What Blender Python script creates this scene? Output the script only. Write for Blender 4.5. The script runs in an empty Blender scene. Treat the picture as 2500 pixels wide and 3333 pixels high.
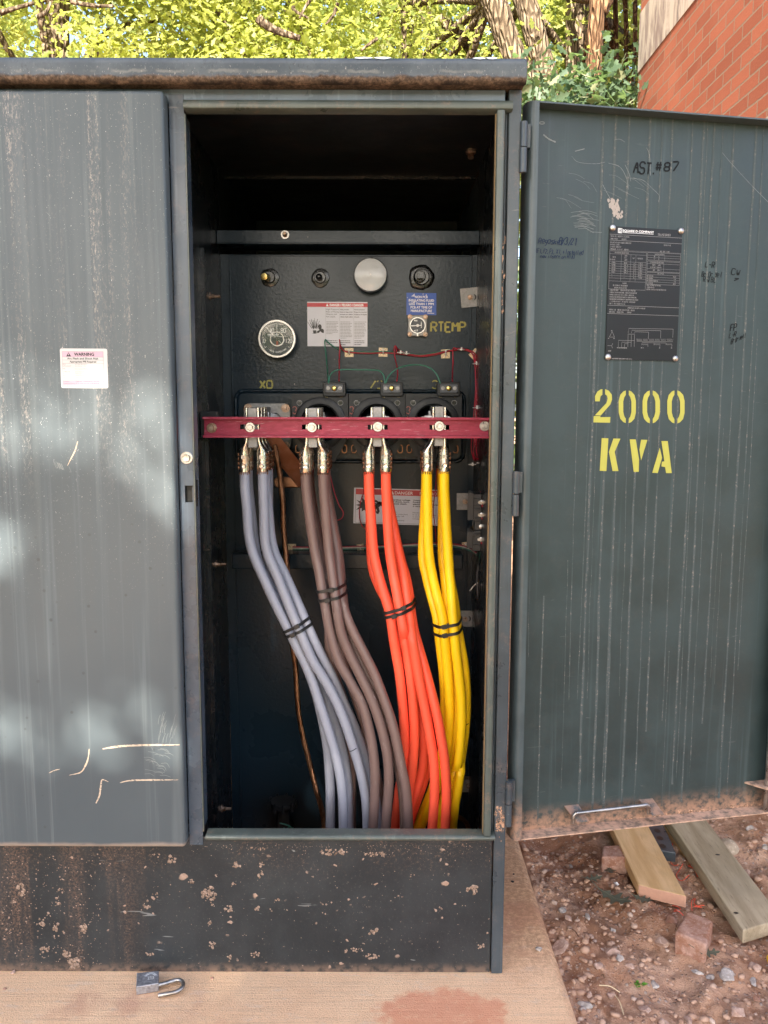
import bpy, bmesh, math, random
import numpy as np
from mathutils import Vector, Matrix
random.seed(7)
rng = np.random.default_rng(7)
scene = bpy.context.scene
COL = scene.collection
rad = math.radians

# ------------------------------------------------------------------ camera
FPX, CAMD, CAMH, PITCH, ROLL = 2800.0, 1.75, 1.255, rad(7.49), rad(0.15)
CPOS = np.array([0.0, -CAMD, CAMH])
cp, sp, cr, sr = math.cos(PITCH), math.sin(PITCH), math.cos(ROLL), math.sin(ROLL)
cam_d = bpy.data.cameras.new('camera')
cam = bpy.data.objects.new('camera', cam_d)
COL.objects.link(cam)
cam_d.sensor_width = 36.0
cam_d.lens = 36.0 * FPX / 3333.0
cam_d.clip_start, cam_d.clip_end = 0.02, 400.0
cam.matrix_world = (Matrix.Translation((0, -CAMD, CAMH)) @ Matrix.Rotation(math.pi / 2 - PITCH, 4, 'X')
                    @ Matrix.Rotation(ROLL, 4, 'Z'))
scene.camera = cam


def ray(px, py):
    a, b = (px - 1250) / FPX, -(py - 1666.5) / FPX
    a, b = a * cr - b * sr, a * sr + b * cr
    return np.array([a, b * sp + cp, b * cp - sp])


def P(px, py, Y):            # photo pixel -> world point at depth Y
    v = ray(px, py)
    return CPOS + v * ((Y + CAMD) / v[1])


def G(px, py, z):            # photo pixel -> world point at height z
    v = ray(px, py)
    return CPOS + v * ((z - CAMH) / v[2])


def proj(w):                 # world point -> photo pixel
    d = np.asarray(w, float) - CPOS
    f, u = d[1] * cp - d[2] * sp, d[1] * sp + d[2] * cp
    a, b = d[0] / f, u / f
    a, b = a * cr + b * sr, -a * sr + b * cr
    return 1250 + a * FPX, 1666.5 - b * FPX


# the open door: hinge corner and angle
DA = rad(12.0)
DO = np.array([0.2805, 0.008, 0.0])
DU = np.array([math.cos(DA), math.sin(DA), 0.0])
DN = np.array([-math.sin(DA), math.cos(DA), 0.0])   # away from the viewer


def DP(px, py, y=0.035):     # photo pixel -> (u, z) on the open door's panel
    v = ray(px, py)
    t = (DO + DN * y - CPOS).dot(DN) / v.dot(DN)
    w = CPOS + v * t - DO
    return w.dot(DU), w[2]


# ------------------------------------------------------------------ mesh helpers
def nrm(v):
    v = np.asarray(v, float)
    return v / (np.linalg.norm(v) + 1e-12)


LOCAL = set()


class MB:
    def __init__(s):
        s.v, s.f, s.m = [], [], []

    def add(s, vs, fs, m=0):
        b = len(s.v)
        s.v += [tuple(float(c) for c in v) for v in vs]
        s.f += [tuple(i + b for i in f) for f in fs]
        s.m += [m] * len(fs)
        return s

    def box(s, x0, x1, y0, y1, z0, z1, m=0):
        vs = [(x0, y0, z0), (x1, y0, z0), (x1, y1, z0), (x0, y1, z0), (x0, y0, z1), (x1, y0, z1), (x1, y1, z1), (x0, y1, z1)]
        return s.add(vs, [(0, 3, 2, 1), (4, 5, 6, 7), (0, 1, 5, 4), (1, 2, 6, 5), (2, 3, 7, 6), (3, 0, 4, 7)], m)

    def hexa(s, p, m=0):     # 8 corners, bottom ring then top ring
        return s.add(p, [(0, 3, 2, 1), (4, 5, 6, 7), (0, 1, 5, 4), (1, 2, 6, 5), (2, 3, 7, 6), (3, 0, 4, 7)], m)

    def prism(s, poly, fn, d0, d1, m=0):   # fn(u, v, d) -> xyz
        n = len(poly)
        vs = [fn(u, v, d0) for u, v in poly] + [fn(u, v, d1) for u, v in poly]
        fs = [tuple(range(n))[::-1], tuple(range(n, 2 * n))]
        fs += [(i, (i + 1) % n, n + (i + 1) % n, n + i) for i in range(n)]
        return s.add(vs, fs, m)

    def ring(s, outer, inner, fn, d0, d1, m=0):   # same point count, a plate with a hole
        n = len(outer)
        vs = [fn(u, v, d) for d in (d0, d1) for u, v in list(outer) + list(inner)]
        o0, i0, o1, i1 = 0, n, 2 * n, 3 * n
        fs = []
        for k in range(n):
            j = (k + 1) % n
            fs += [(o0 + k, i0 + k, i0 + j, o0 + j), (o1 + k, o1 + j, i1 + j, i1 + k),
                   (o0 + k, o0 + j, o1 + j, o1 + k), (i0 + k, i1 + k, i1 + j, i0 + j)]
        return s.add(vs, fs, m)

    def flat(s, poly, fn, d=0.0, m=0):
        return s.add([fn(u, v, d) for u, v in poly], [tuple(range(len(poly)))], m)

    def tube(s, pts, r, seg=10, m=0, cap=True):
        pts = np.asarray(pts, float)
        n = len(pts)
        r = np.full(n, r, float) if np.isscalar(r) else np.asarray(r, float)
        t = np.gradient(pts, axis=0)
        t /= np.linalg.norm(t, axis=1)[:, None] + 1e-12
        a = np.array([0, 0, 1.0]) if abs(t[0][2]) < 0.9 else np.array([1.0, 0, 0])
        u = nrm(np.cross(t[0], a))
        vs = []
        ang = np.linspace(0, 2 * math.pi, seg, endpoint=False)
        for i in range(n):
            u = nrm(u - t[i] * u.dot(t[i]))
            w = np.cross(t[i], u)
            for q in ang:
                vs.append(pts[i] + r[i] * (math.cos(q) * u + math.sin(q) * w))
        fs = []
        for i in range(n - 1):
            for k in range(seg):
                j = (k + 1) % seg
                fs.append((i * seg + k, i * seg + j, (i + 1) * seg + j, (i + 1) * seg + k))
        if cap:
            fs += [tuple(range(seg))[::-1], tuple((n - 1) * seg + k for k in range(seg))]
        return s.add(vs, fs, m)

    def lathe(s, o, axis, prof, seg=28, m=0, cap=True, rot=0.0):
        o, axis = np.asarray(o, float), nrm(axis)
        a = np.array([0, 0, 1.0]) if abs(axis[2]) < 0.9 else np.array([1.0, 0, 0])
        u = nrm(np.cross(axis, a)); w = np.cross(axis, u)
        vs = []
        for r, h in prof:
            for k in range(seg):
                q = 2 * math.pi * k / seg + rot
                vs.append(o + axis * h + r * (math.cos(q) * u + math.sin(q) * w))
        fs = []
        for i in range(len(prof) - 1):
            for k in range(seg):
                j = (k + 1) % seg
                fs.append((i * seg + k, i * seg + j, (i + 1) * seg + j, (i + 1) * seg + k))
        if cap:
            fs += [tuple(range(seg))[::-1], tuple((len(prof) - 1) * seg + k for k in range(seg))]
        return s.add(vs, fs, m)

    def ribbon(s, pts, w, fn, d=0.0, m=0):   # 2D polyline of a given width laid on a surface fn
        p = np.asarray(pts, float)
        if len(p) < 2:
            return s
        t = np.gradient(p, axis=0)
        t /= np.linalg.norm(t, axis=1)[:, None] + 1e-12
        nn = np.stack([-t[:, 1], t[:, 0]], 1)
        w = np.full(len(p), w, float) if np.isscalar(w) else np.asarray(w, float)
        a, b = p + nn * w[:, None] / 2, p - nn * w[:, None] / 2
        n = len(p)
        vs = [fn(x, y, d) for x, y in a] + [fn(x, y, d) for x, y in b]
        return s.add(vs, [(i, n + i, n + i + 1, i + 1) for i in range(n - 1)], m)

    def build(s, name, mats, parent=None, smooth=None, bevel=None, origin=None, seg=2):
        me = bpy.data.meshes.new(name)
        off = np.zeros(3)
        if parent is not None:
            q = parent
            while q is not None:
                off += np.array(q.location) if q.name not in LOCAL else 0
                q = q.parent
        elif origin is not None:
            a = np.array(s.v)
            off = np.array([(a[:, 0].min() + a[:, 0].max()) / 2, (a[:, 1].min() + a[:, 1].max()) / 2, a[:, 2].min()]) \
                if isinstance(origin, str) else np.array(origin, float)
        vs = (np.array(s.v) - off).tolist()
        me.from_pydata(vs, [], s.f)
        for m in (mats if isinstance(mats, (list, tuple)) else [mats]):
            me.materials.append(m)
        me.polygons.foreach_set('material_index', s.m)
        if smooth is not None:
            me.shade_smooth()
            me.set_sharp_from_angle(angle=rad(smooth))
        me.update()
        o = bpy.data.objects.new(name, me)
        COL.objects.link(o)
        if parent is not None:
            o.parent = parent
        else:
            o.location = off
        if bevel:
            b = o.modifiers.new('bevel', 'BEVEL')
            b.width, b.segments, b.limit_method, b.angle_limit = bevel, seg, 'ANGLE', rad(35)
            b.harden_normals = False
        return o


def fin(o):      # recalculates outward normals
    bm = bmesh.new(); bm.from_mesh(o.data)
    bmesh.ops.recalc_face_normals(bm, faces=bm.faces)
    bm.to_mesh(o.data); bm.free()
    return o


def tag(o, label=None, cat=None, group=None, kind=None):
    if label: o['label'] = label
    if cat: o['category'] = cat
    if group: o['group'] = group
    if kind: o['kind'] = kind
    return o


def thing(name, label, cat, loc=(0, 0, 0), group=None, rz=0.0):
    o = bpy.data.objects.new(name, None)
    COL.objects.link(o)
    o.empty_display_size = 0.05
    o.location = tuple(float(c) for c in loc)
    o.rotation_euler = (0, 0, rz)
    return tag(o, label, cat, group)


def copy_tree(o, parent=None):
    c = o.copy(); COL.objects.link(c)
    if parent is not None: c.parent = parent
    for ch in list(o.children):
        copy_tree(ch, c)
    return c


def spline(pts, n=40):       # smooth curve through points
    p = np.asarray(pts, float)
    if len(p) == 2:
        return np.linspace(p[0], p[1], n)
    q = np.vstack([2 * p[0] - p[1], p, 2 * p[-1] - p[-2]])
    out = []
    m = len(p) - 1
    d = np.linalg.norm(np.diff(p, axis=0), axis=1)
    cum = np.concatenate([[0], np.cumsum(d)])
    for s in np.linspace(0, cum[-1], n):
        i = min(int(np.searchsorted(cum, s, side='right') - 1), m - 1)
        t = (s - cum[i]) / max(d[i], 1e-9)
        a, b, c_, e = q[i], q[i + 1], q[i + 2], q[i + 3]
        out.append(0.5 * (2 * b + (c_ - a) * t + (2 * a - 5 * b + 4 * c_ - e) * t * t + (3 * b - a - 3 * c_ + e) * t ** 3))
    return np.array(out)


def rrect(x0, x1, y0, y1, r, k=4):
    out = []
    for cx, cy, a in ((x1 - r, y0 + r, -90), (x1 - r, y1 - r, 0), (x0 + r, y1 - r, 90), (x0 + r, y0 + r, 180)):
        for i in range(k + 1):
            q = rad(a + 90 * i / k)
            out.append((cx + r * math.cos(q), cy + r * math.sin(q)))
    return out


def circle(cx, cy, r, n=32):
    return [(cx + r * math.cos(2 * math.pi * k / n), cy + r * math.sin(2 * math.pi * k / n)) for k in range(n)]


def front(Y):                # surface facing the viewer at depth Y: (x, z, d toward the viewer)
    return lambda u, v, d: (u, Y - d, v)


# single-stroke lettering: points are pairs of digits, baseline y=2, capital height y=8
GL = {
 'A': '022842,1535', 'B': '020838474635,3505,354443 3202', 'C': '473818070312 3243', 'D': '020838474332 02', 'E': '48080242,0535', 'F': '480802,0535',
 'G': '4738180703123243 4525', 'H': '0208,4248,0545', 'I': '2228', 'J': '48433212 03', 'K': '0208,4805,1642', 'L': '080242', 'M': '020825 4842', 'N': '02084248',
 'O': '183847433212030718', 'P': '0208384746 3505', 'Q': '183847433212030718,2442', 'R': '02083847463505,2542', 'S': '473818070615354443321203', 'T': '0848,2822',
 'U': '080312324348', 'V': '082248', 'W': '0812253248', 'X': '0248,0842', 'Y': '082548,2522', 'Z': '08480242',
 '0': '183847433212030718', '1': '172822', '2': '0718384746020242', '3': '0718384746352535 4443321203', '4': '32380444', '5': '48080535 44433212 03',
 '6': '4738180703123243443505', '7': '084812', '8': '183847463515060718,1504031232434435', '9': '433212,44 4738180706154545', '/': '0248', '-': '0535', '.': '1213',
 ',': '1301', '(': '381714 0332'.replace('0332', '1332'), ')': '183734 3312', ':': '1314,1617', '#': '1218,3238,0444,0646', '+': '2327,0545', '&': '4216173837 050312 3245',
 '%': '0248,0717,3343', '=': '0446,0646', '*': '1335,1533', "'": '2728',
 'a': '4616050312 3243,4642', 'e': '044445361605031242', 'g': '4616050413334546,463010', 's': '461605344332 02', 'k': '0208,4604,1542', 't': '282332,0646', 'i': '2622,2728',
 'n': '0206,05163645 42', 'l': '282332', 'd': '4616050312 3243,4842', 'w': '061224 3246', 'o': '163645433212030516', 'r': '0206,0516 3645', 'u': '06031232 43,4642',
}


def strokes(mb, text, fn, x, y, h, w, d=0.0, m=0, sx=1.0, space=1.35, slant=0.0, jit=0.0, rs=None):
    """single-stroke writing on a surface; x, y baseline left, h capital height, w line width"""
    rs = rs or random.Random(3)
    u = h / 6.0
    for k, ch in enumerate(text):
        g = GL.get(ch)
        if g:
            jx, jy, js = rs.uniform(-jit, jit) * h, rs.uniform(-jit, jit) * h, 1 + rs.uniform(-jit, jit)
            for st in g.split(','):
                st = st.replace(' ', '')
                pts = []
                for i in range(0, len(st) - 1, 2):
                    a, b = int(st[i]), int(st[i + 1]) - 2
                    pts.append((x + jx + (a * sx * js + b * slant) * u + rs.uniform(-jit, jit) * u * .6, y + jy + b * u * js + rs.uniform(-jit, jit) * u * .6))
                if jit and len(pts) > 2:
                    pts = spline(pts, len(pts) * 3)
                d += 0.000006
                mb.ribbon(pts, w, fn, d, m)
        x += 4 * sx * u * space if ch != ' ' else 3.2 * sx * u
    return x


_fc = {}


def bfont(text):
    if text not in _fc:
        cu = bpy.data.curves.new('tmp', 'FONT'); cu.body = text; cu.resolution_u = 3
        o = bpy.data.objects.new('tmp', cu); COL.objects.link(o)
        dg = bpy.context.evaluated_depsgraph_get()
        me = o.evaluated_get(dg).to_mesh()
        v = np.array([tuple(q.co)[:2] for q in me.vertices]); f = [tuple(p.vertices) for p in me.polygons]
        bpy.data.objects.remove(o); bpy.data.curves.remove(cu)
        _fc[text] = (v, f)
    return _fc[text]


def sans(mb, text, fn, x, y, h, width=None, d=0.0, m=0, bold=0.0, align='L'):
    v, f = bfont(text)
    s = h / 0.69
    sx = s if width is None else width / max(v[:, 0].max() - v[:, 0].min(), 1e-6)
    x0 = v[:, 0].min()
    wd = (v[:, 0].max() - x0) * sx
    if align == 'C': x -= wd / 2
    q = [(0, 0)] if not bold else [(-bold, 0), (bold, 0), (0, bold), (0, -bold)]
    for i, (bx, by) in enumerate(q):
        mb.add([fn(x + (a - x0) * sx + bx, y + b * s + by, d + i * 0.00001) for a, b in v], f, m)


# ------------------------------------------------------------------ material helpers
class NT:
    def __init__(s, name):
        s.mat = bpy.data.materials.new(name); s.mat.use_nodes = True
        s.t = s.mat.node_tree; s.t.nodes.clear()
        s.out = s.t.nodes.new('ShaderNodeOutputMaterial')
        s.co = s.t.nodes.new('ShaderNodeTexCoord').outputs['Object']
        s.geo = None

    def n(s, typ, **kw):
        nd = s.t.nodes.new(typ)
        for k, v in kw.items(): setattr(nd, k, v)
        return nd

    def put(s, sock, v):
        if hasattr(v, 'is_output') or isinstance(v, bpy.types.NodeSocket): s.t.links.new(v, sock)
        elif isinstance(v, (tuple, list)) and len(v) == 3 and sock.type == 'RGBA': sock.default_value = (*v, 1)
        else: sock.default_value = v

    def map(s, scale=(1, 1, 1), loc=(0, 0, 0), rot=(0, 0, 0), co=None):
        m = s.n('ShaderNodeMapping'); s.put(m.inputs['Vector'], co or s.co)
        m.inputs['Scale'].default_value = scale; m.inputs['Location'].default_value = loc; m.inputs['Rotation'].default_value = rot
        return m.outputs[0]

    def noise(s, scale=1.0, detail=3.0, rough=0.55, dist=0.0, vec=None, xyz=(1, 1, 1), loc=(0, 0, 0)):
        nd = s.n('ShaderNodeTexNoise'); s.put(nd.inputs['Vector'], s.map(xyz, loc, co=vec))
        for k, v in (('Scale', scale), ('Detail', detail), ('Roughness', rough), ('Distortion', dist)): nd.inputs[k].default_value = v
        return nd.outputs['Fac']

    def voro(s, scale=1.0, xyz=(1, 1, 1), feature='F1', out='Distance', loc=(0, 0, 0), vec=None, rnd=1.0):
        nd = s.n('ShaderNodeTexVoronoi', feature=feature); s.put(nd.inputs['Vector'], s.map(xyz, loc, co=vec))
        nd.inputs['Scale'].default_value = scale; nd.inputs['Randomness'].default_value = rnd
        return nd.outputs[out]

    def rng(s, v, a, b, c=0.0, d=1.0, smooth=True):
        nd = s.n('ShaderNodeMapRange', interpolation_type='SMOOTHSTEP' if smooth else 'LINEAR'); s.put(nd.inputs['Value'], v)
        for i, q in zip(('From Min', 'From Max', 'To Min', 'To Max'), (a, b, c, d)): nd.inputs[i].default_value = q
        return nd.outputs['Result']

    def math(s, op, a, b=0.0):
        nd = s.n('ShaderNodeMath', operation=op); s.put(nd.inputs[0], a); s.put(nd.inputs[1], b)
        return nd.outputs[0]

    def mul(s, *a):
        r = a[0]
        for q in a[1:]: r = s.math('MULTIPLY', r, q)
        return r

    def mx(s, a, b): return s.math('MAXIMUM', a, b)

    def mix(s, f, a, b, mode='MIX'):
        nd = s.n('ShaderNodeMix', data_type='RGBA', blend_type=mode)
        s.put(nd.inputs['Factor'], f)
        ins = [i for i in nd.inputs if i.type == 'RGBA']
        s.put(ins[0], a); s.put(ins[1], b)
        return [o for o in nd.outputs if o.type == 'RGBA'][0]

    def xyz(s, co=None):
        nd = s.n('ShaderNodeSeparateXYZ'); s.put(nd.inputs[0], co or s.co)
        return nd.outputs

    def bump(s, h, strength=0.3, dist=0.002):
        nd = s.n('ShaderNodeBump'); s.put(nd.inputs['Height'], h); nd.inputs['Strength'].default_value = strength; nd.inputs['Distance'].default_value = dist
        return nd.outputs[0]

    def pbr(s, col, rough=0.5, metal=0.0, normal=None, spec=0.5, alpha=None, coat=None):
        b = s.n('ShaderNodeBsdfPrincipled')
        s.put(b.inputs['Base Color'], col); s.put(b.inputs['Roughness'], rough); s.put(b.inputs['Metallic'], metal)
        s.put(b.inputs['Specular IOR Level'], spec)
        if normal is not None: s.put(b.inputs['Normal'], normal)
        if alpha is not None: s.put(b.inputs['Alpha'], alpha)
        if coat is not None: s.put(b.inputs['Coat Weight'], coat); b.inputs['Coat Roughness'].default_value = 0.15
        s.t.links.new(b.outputs[0], s.out.inputs[0])
        return s.mat


def plain(name, col, rough=0.5, metal=0.0, var=0.12, scale=40, spec=0.5, bump=0.0):
    t = NT(name)
    f = t.noise(scale, 4)
    c = t.mix(f, tuple(q * (1 - var) for q in col), tuple(min(1, q * (1 + var)) for q in col))
    nb = t.bump(t.noise(scale * 3, 3), bump, 0.001) if bump else None
    return t.pbr(c, t.rng(f, .3, .7, max(0, rough - .06), min(1, rough + .06)), metal, nb, spec)


CLAY = (0.42, 0.235, 0.15)
CLAY2 = (0.30, 0.17, 0.11)
M = {}


def m_left_door():
    t = NT('chalky door paint'); x, y, z = t.xyz()
    st = t.noise(1, 4, .6, 0.3, xyz=(55, 8, 0.9))
    st2 = t.noise(1, 3, .6, 0.2, xyz=(24, 8, 0.5), loc=(3, 0, 1))
    big = t.noise(1.6, 3)
    c = t.mix(t.rng(big, .35, .65), (0.060, 0.077, 0.088), (0.080, 0.098, 0.108))
    c = t.mix(t.mul(t.rng(st, .52, .72), .55), c, (0.150, 0.173, 0.178))
    c = t.mix(t.mul(t.rng(st2, .55, .7), .35), c, (0.135, 0.156, 0.162))
    # clay speckles that ran down with the rain from the lid
    reg = t.mul(t.rng(z, 1.0, 1.35), t.rng(t.noise(1, 4, .65, xyz=(26, 8, 0.55), loc=(1.3, 0, 0)), .46, .68), t.rng(x, -.42, -.56))
    sp = t.rng(t.noise(1, 5, .8, xyz=(340, 40, 120)), .50, .62)
    c = t.mix(t.mul(reg, sp, .9), c, (0.50, 0.42, 0.36))
    sp2 = t.mul(t.rng(t.noise(1, 2, .5, xyz=(500, 40, 330), loc=(2, 2, 2)), .70, .75), t.rng(z, .7, 1.2))
    c = t.mix(t.mul(sp2, .8), c, (0.6, 0.58, 0.55))
    # dark flecks in the lower half
    dk = t.mul(t.rng(t.voro(24, (1, .2, 1), loc=(4, 0, 2)), .11, .05), t.rng(z, 1.15, .9), t.rng(t.noise(9, 3), .38, .5))
    c = t.mix(t.mul(dk, .7), c, (0.05, 0.06, 0.06))
    # clay along the bottom edge
    be = t.rng(t.math('ADD', z, t.mul(t.noise(1, 3, xyz=(14, 1, 14)), -.018)), .318, .306)
    c = t.mix(t.mul(be, .9), c, (0.33, 0.26, 0.21))
    nb = t.bump(t.noise(90, 3), .06, .001)
    return t.pbr(c, t.rng(st, .4, .7, .36, .52), 0.0, nb, .5)


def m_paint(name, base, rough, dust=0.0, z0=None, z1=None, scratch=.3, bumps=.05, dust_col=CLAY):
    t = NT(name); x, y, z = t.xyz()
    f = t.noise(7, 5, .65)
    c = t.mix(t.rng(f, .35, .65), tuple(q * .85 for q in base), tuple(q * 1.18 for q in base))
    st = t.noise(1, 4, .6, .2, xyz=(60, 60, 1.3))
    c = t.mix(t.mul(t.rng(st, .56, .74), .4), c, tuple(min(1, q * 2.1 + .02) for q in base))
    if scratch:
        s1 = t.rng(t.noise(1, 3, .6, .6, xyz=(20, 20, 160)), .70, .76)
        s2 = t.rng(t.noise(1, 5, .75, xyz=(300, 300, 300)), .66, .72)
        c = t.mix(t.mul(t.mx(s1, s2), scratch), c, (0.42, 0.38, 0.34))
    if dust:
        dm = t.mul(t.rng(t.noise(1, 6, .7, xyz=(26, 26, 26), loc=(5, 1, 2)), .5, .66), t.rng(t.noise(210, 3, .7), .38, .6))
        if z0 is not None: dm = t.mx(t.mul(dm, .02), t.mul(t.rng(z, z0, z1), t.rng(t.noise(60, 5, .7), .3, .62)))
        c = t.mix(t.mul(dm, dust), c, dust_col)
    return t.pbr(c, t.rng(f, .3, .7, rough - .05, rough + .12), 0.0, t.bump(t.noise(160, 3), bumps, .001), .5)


def m_skirt():
    t = NT('mud spattered base paint'); x, y, z = t.xyz()
    f = t.noise(6, 5, .65)
    c = t.mix(t.rng(f, .35, .65), (0.017, 0.021, 0.024), (0.030, 0.035, 0.038))
    fine = t.rng(t.noise(1, 6, .8, xyz=(170, 30, 170)), .58, .70)
    c = t.mix(t.mul(fine, .75, t.rng(t.noise(5, 3), .35, .6, .35, 1)), c, (0.30, 0.24, 0.20))
    # run-down clay at the far end and dust in strips below the doors
    strip = t.mul(t.rng(t.noise(1, 4, .65, xyz=(17, 1, 1.2)), .47, .66), t.rng(t.noise(190, 4, .75), .44, .58), t.rng(x, -.42, -.72, .0, 1))
    c = t.mix(t.mul(strip, .3), c, CLAY)
    top = t.mul(t.rng(z, .20, .315), t.rng(t.noise(1, 6, .85, .2, xyz=(130, 20, 130)), .52, .66), t.rng(t.noise(9, 3, loc=(1, 5, 2)), .40, .60, .1, 1))
    c = t.mix(t.mul(top, .6), c, CLAY)
    # dried spatters
    w = t.n('ShaderNodeVectorMath', operation='ADD')
    t.put(w.inputs[0], t.co)
    nz = t.n('ShaderNodeTexNoise'); t.put(nz.inputs['Vector'], t.co); nz.inputs['Scale'].default_value = 55
    sc = t.n('ShaderNodeVectorMath', operation='SCALE'); t.put(sc.inputs[0], nz.outputs['Color']); sc.inputs['Scale'].default_value = .018
    t.put(w.inputs[1], sc.outputs[0])
    v1 = t.mul(t.rng(t.voro(15, (1, .05, 1.2), vec=w.outputs[0]), .15, .10), t.rng(t.noise(7, 2, loc=(9, 0, 3)), .54, .60))
    v2 = t.mul(t.rng(t.voro(42, (1, .05, 1.2), vec=w.outputs[0], loc=(3, 0, 1)), .18, .12), t.rng(t.noise(11, 2, loc=(2, 0, 7)), .52, .60))
    sp = t.mx(v1, v2)
    c = t.mix(t.mul(sp, .92), c, t.mix(t.noise(150, 3), CLAY2, (0.50, 0.37, 0.29)))
    s1 = t.rng(t.noise(1, 2, .5, 1.2, xyz=(12, 1, 90), loc=(4, 4, 4)), .735, .76)
    c = t.mix(t.mul(s1, .5), c, (0.3, 0.3, 0.29))
    be = t.rng(z, .028, .0)
    c = t.mix(t.mul(be, .6, t.rng(t.noise(60, 3), .3, .6)), c, (0.26, 0.17, 0.12))
    h = t.math('ADD', t.mul(sp, t.noise(260, 4, .7), 1.2), t.mul(t.noise(150, 3), .12))
    return t.pbr(c, t.rng(sp, 0, 1, .42, .9), 0.0, t.bump(h, .55, .004), .4)


def m_lid():
    t = NT('lid paint with clay crust'); x, y, z = t.xyz()
    f = t.noise(9, 5, .7)
    c = t.mix(t.rng(f, .35, .65), (0.050, 0.063, 0.073), (0.085, 0.10, 0.110))
    mo = t.mul(t.rng(t.noise(1, 5, .75, xyz=(150, 40, 90)), .54, .66), t.rng(t.noise(1, 3, xyz=(5, 1, 1)), .4, .58))
    c = t.mix(t.mul(mo, .75), c, (0.035, 0.04, 0.042))
    zz = t.math('ADD', z, t.mul(t.math('SUBTRACT', t.noise(1, 5, .7, xyz=(38, 6, 38)), .5), .016))
    tide = t.mul(t.rng(zz, 1.858, 1.8615), t.rng(zz, 1.8665, 1.8625))
    c = t.mix(t.mul(tide, .5, t.rng(t.noise(1, 3, .6, xyz=(22, 4, 4)), .42, .6)), c, (0.22, 0.21, 0.185))
    lo = t.mul(t.rng(z, 1.88, 1.862), t.rng(t.noise(1, 5, .8, xyz=(240, 40, 110)), .60, .66))
    c = t.mix(t.mul(lo, .8), c, (0.55, 0.49, 0.44))
    dirt = t.rng(zz, 1.8575, 1.850)
    dc = t.mix(t.rng(t.noise(130, 5, .75), .35, .68), (0.085, 0.057, 0.040), (0.28, 0.190, 0.130))
    dc = t.mix(t.mul(t.rng(zz, 1.850, 1.843), t.rng(t.noise(1, 4, .7, xyz=(16, 5, 30)), .35, .6)), dc, (0.035, 0.024, 0.018))
    c = t.mix(t.mul(dirt, .9), c, dc)
    h = t.mul(dirt, t.noise(170, 5, .8))
    return t.pbr(c, t.rng(dirt, 0, 1, .38, .95), 0.0, t.bump(h, .9, .006), t.rng(dirt, 0, 1, .5, .1))


def m_tank():
    t = NT('glossy tank paint'); x, y, z = t.xyz()
    f = t.noise(5, 4)
    c = t.mix(f, (0.006, 0.015, 0.024), (0.009, 0.020, 0.031))
    s = t.rng(t.voro(18, (1, .1, 1)), .045, .03)
    c = t.mix(t.mul(s, t.rng(t.noise(6, 2), .5, .6), .6), c, (0.3, 0.28, 0.25))
    nb = t.bump(t.noise(120, 2, .5), .22, .0022)
    return t.pbr(c, t.rng(f, .3, .7, .24, .32), 0.0, nb, .27)


def m_cable(name, col, rough=.38, dust=.34):
    t = NT(name); x, y, z = t.xyz()
    f = t.noise(30, 4)
    c = t.mix(f, tuple(q * .93 for q in col), tuple(min(1, q * 1.06) for q in col))
    d = t.mul(t.rng(t.noise(1, 5, .75, xyz=(70, 70, 14)), .55, .70), t.rng(t.noise(7, 3), .45, .58))
    c = t.mix(t.mul(d, dust), c, (0.55, 0.5, 0.46))
    return t.pbr(c, t.rng(f, .3, .7, rough - .05, rough + .08), 0.0, t.bump(t.noise(1, 3, xyz=(200, 200, 12)), .025, .001), .4)


def m_metal(name, a, b, rough=.3, scale=60, bump=.15):
    t = NT(name)
    f = t.noise(scale, 4, .6)
    return t.pbr(t.mix(t.rng(f, .35, .65), a, b), t.rng(f, .3, .7, rough - .08, rough + .12), 1.0, t.bump(t.noise(scale * 2, 3), bump, .001), .5)


def m_lug():
    t = NT('crimped tinned copper'); x, y, z = t.xyz()
    f = t.noise(55, 4, .6)
    c = t.mix(t.rng(f, .45, .72), (0.72, 0.70, 0.66), (0.60, 0.36, 0.24))
    w = t.n('ShaderNodeTexWave', wave_type='BANDS', bands_direction='Z'); t.put(w.inputs['Vector'], t.co); w.inputs['Scale'].default_value = 36; w.inputs['Distortion'].default_value = .6
    band = t.mul(t.rng(w.outputs['Fac'], .62, .8), t.rng(t.noise(1, 2, xyz=(90, 90, 8)), .50, .56), t.rng(z, .062, .052))
    c = t.mix(t.mul(band, .85), c, (0.06, 0.03, 0.022))
    h = t.math('SUBTRACT', t.noise(45, 2), t.mul(band, .8))
    return t.pbr(c, t.rng(f, .3, .7, .20, .34), t.rng(band, 0, 1, 1, .3), t.bump(h, .5, .003), .5)


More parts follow.
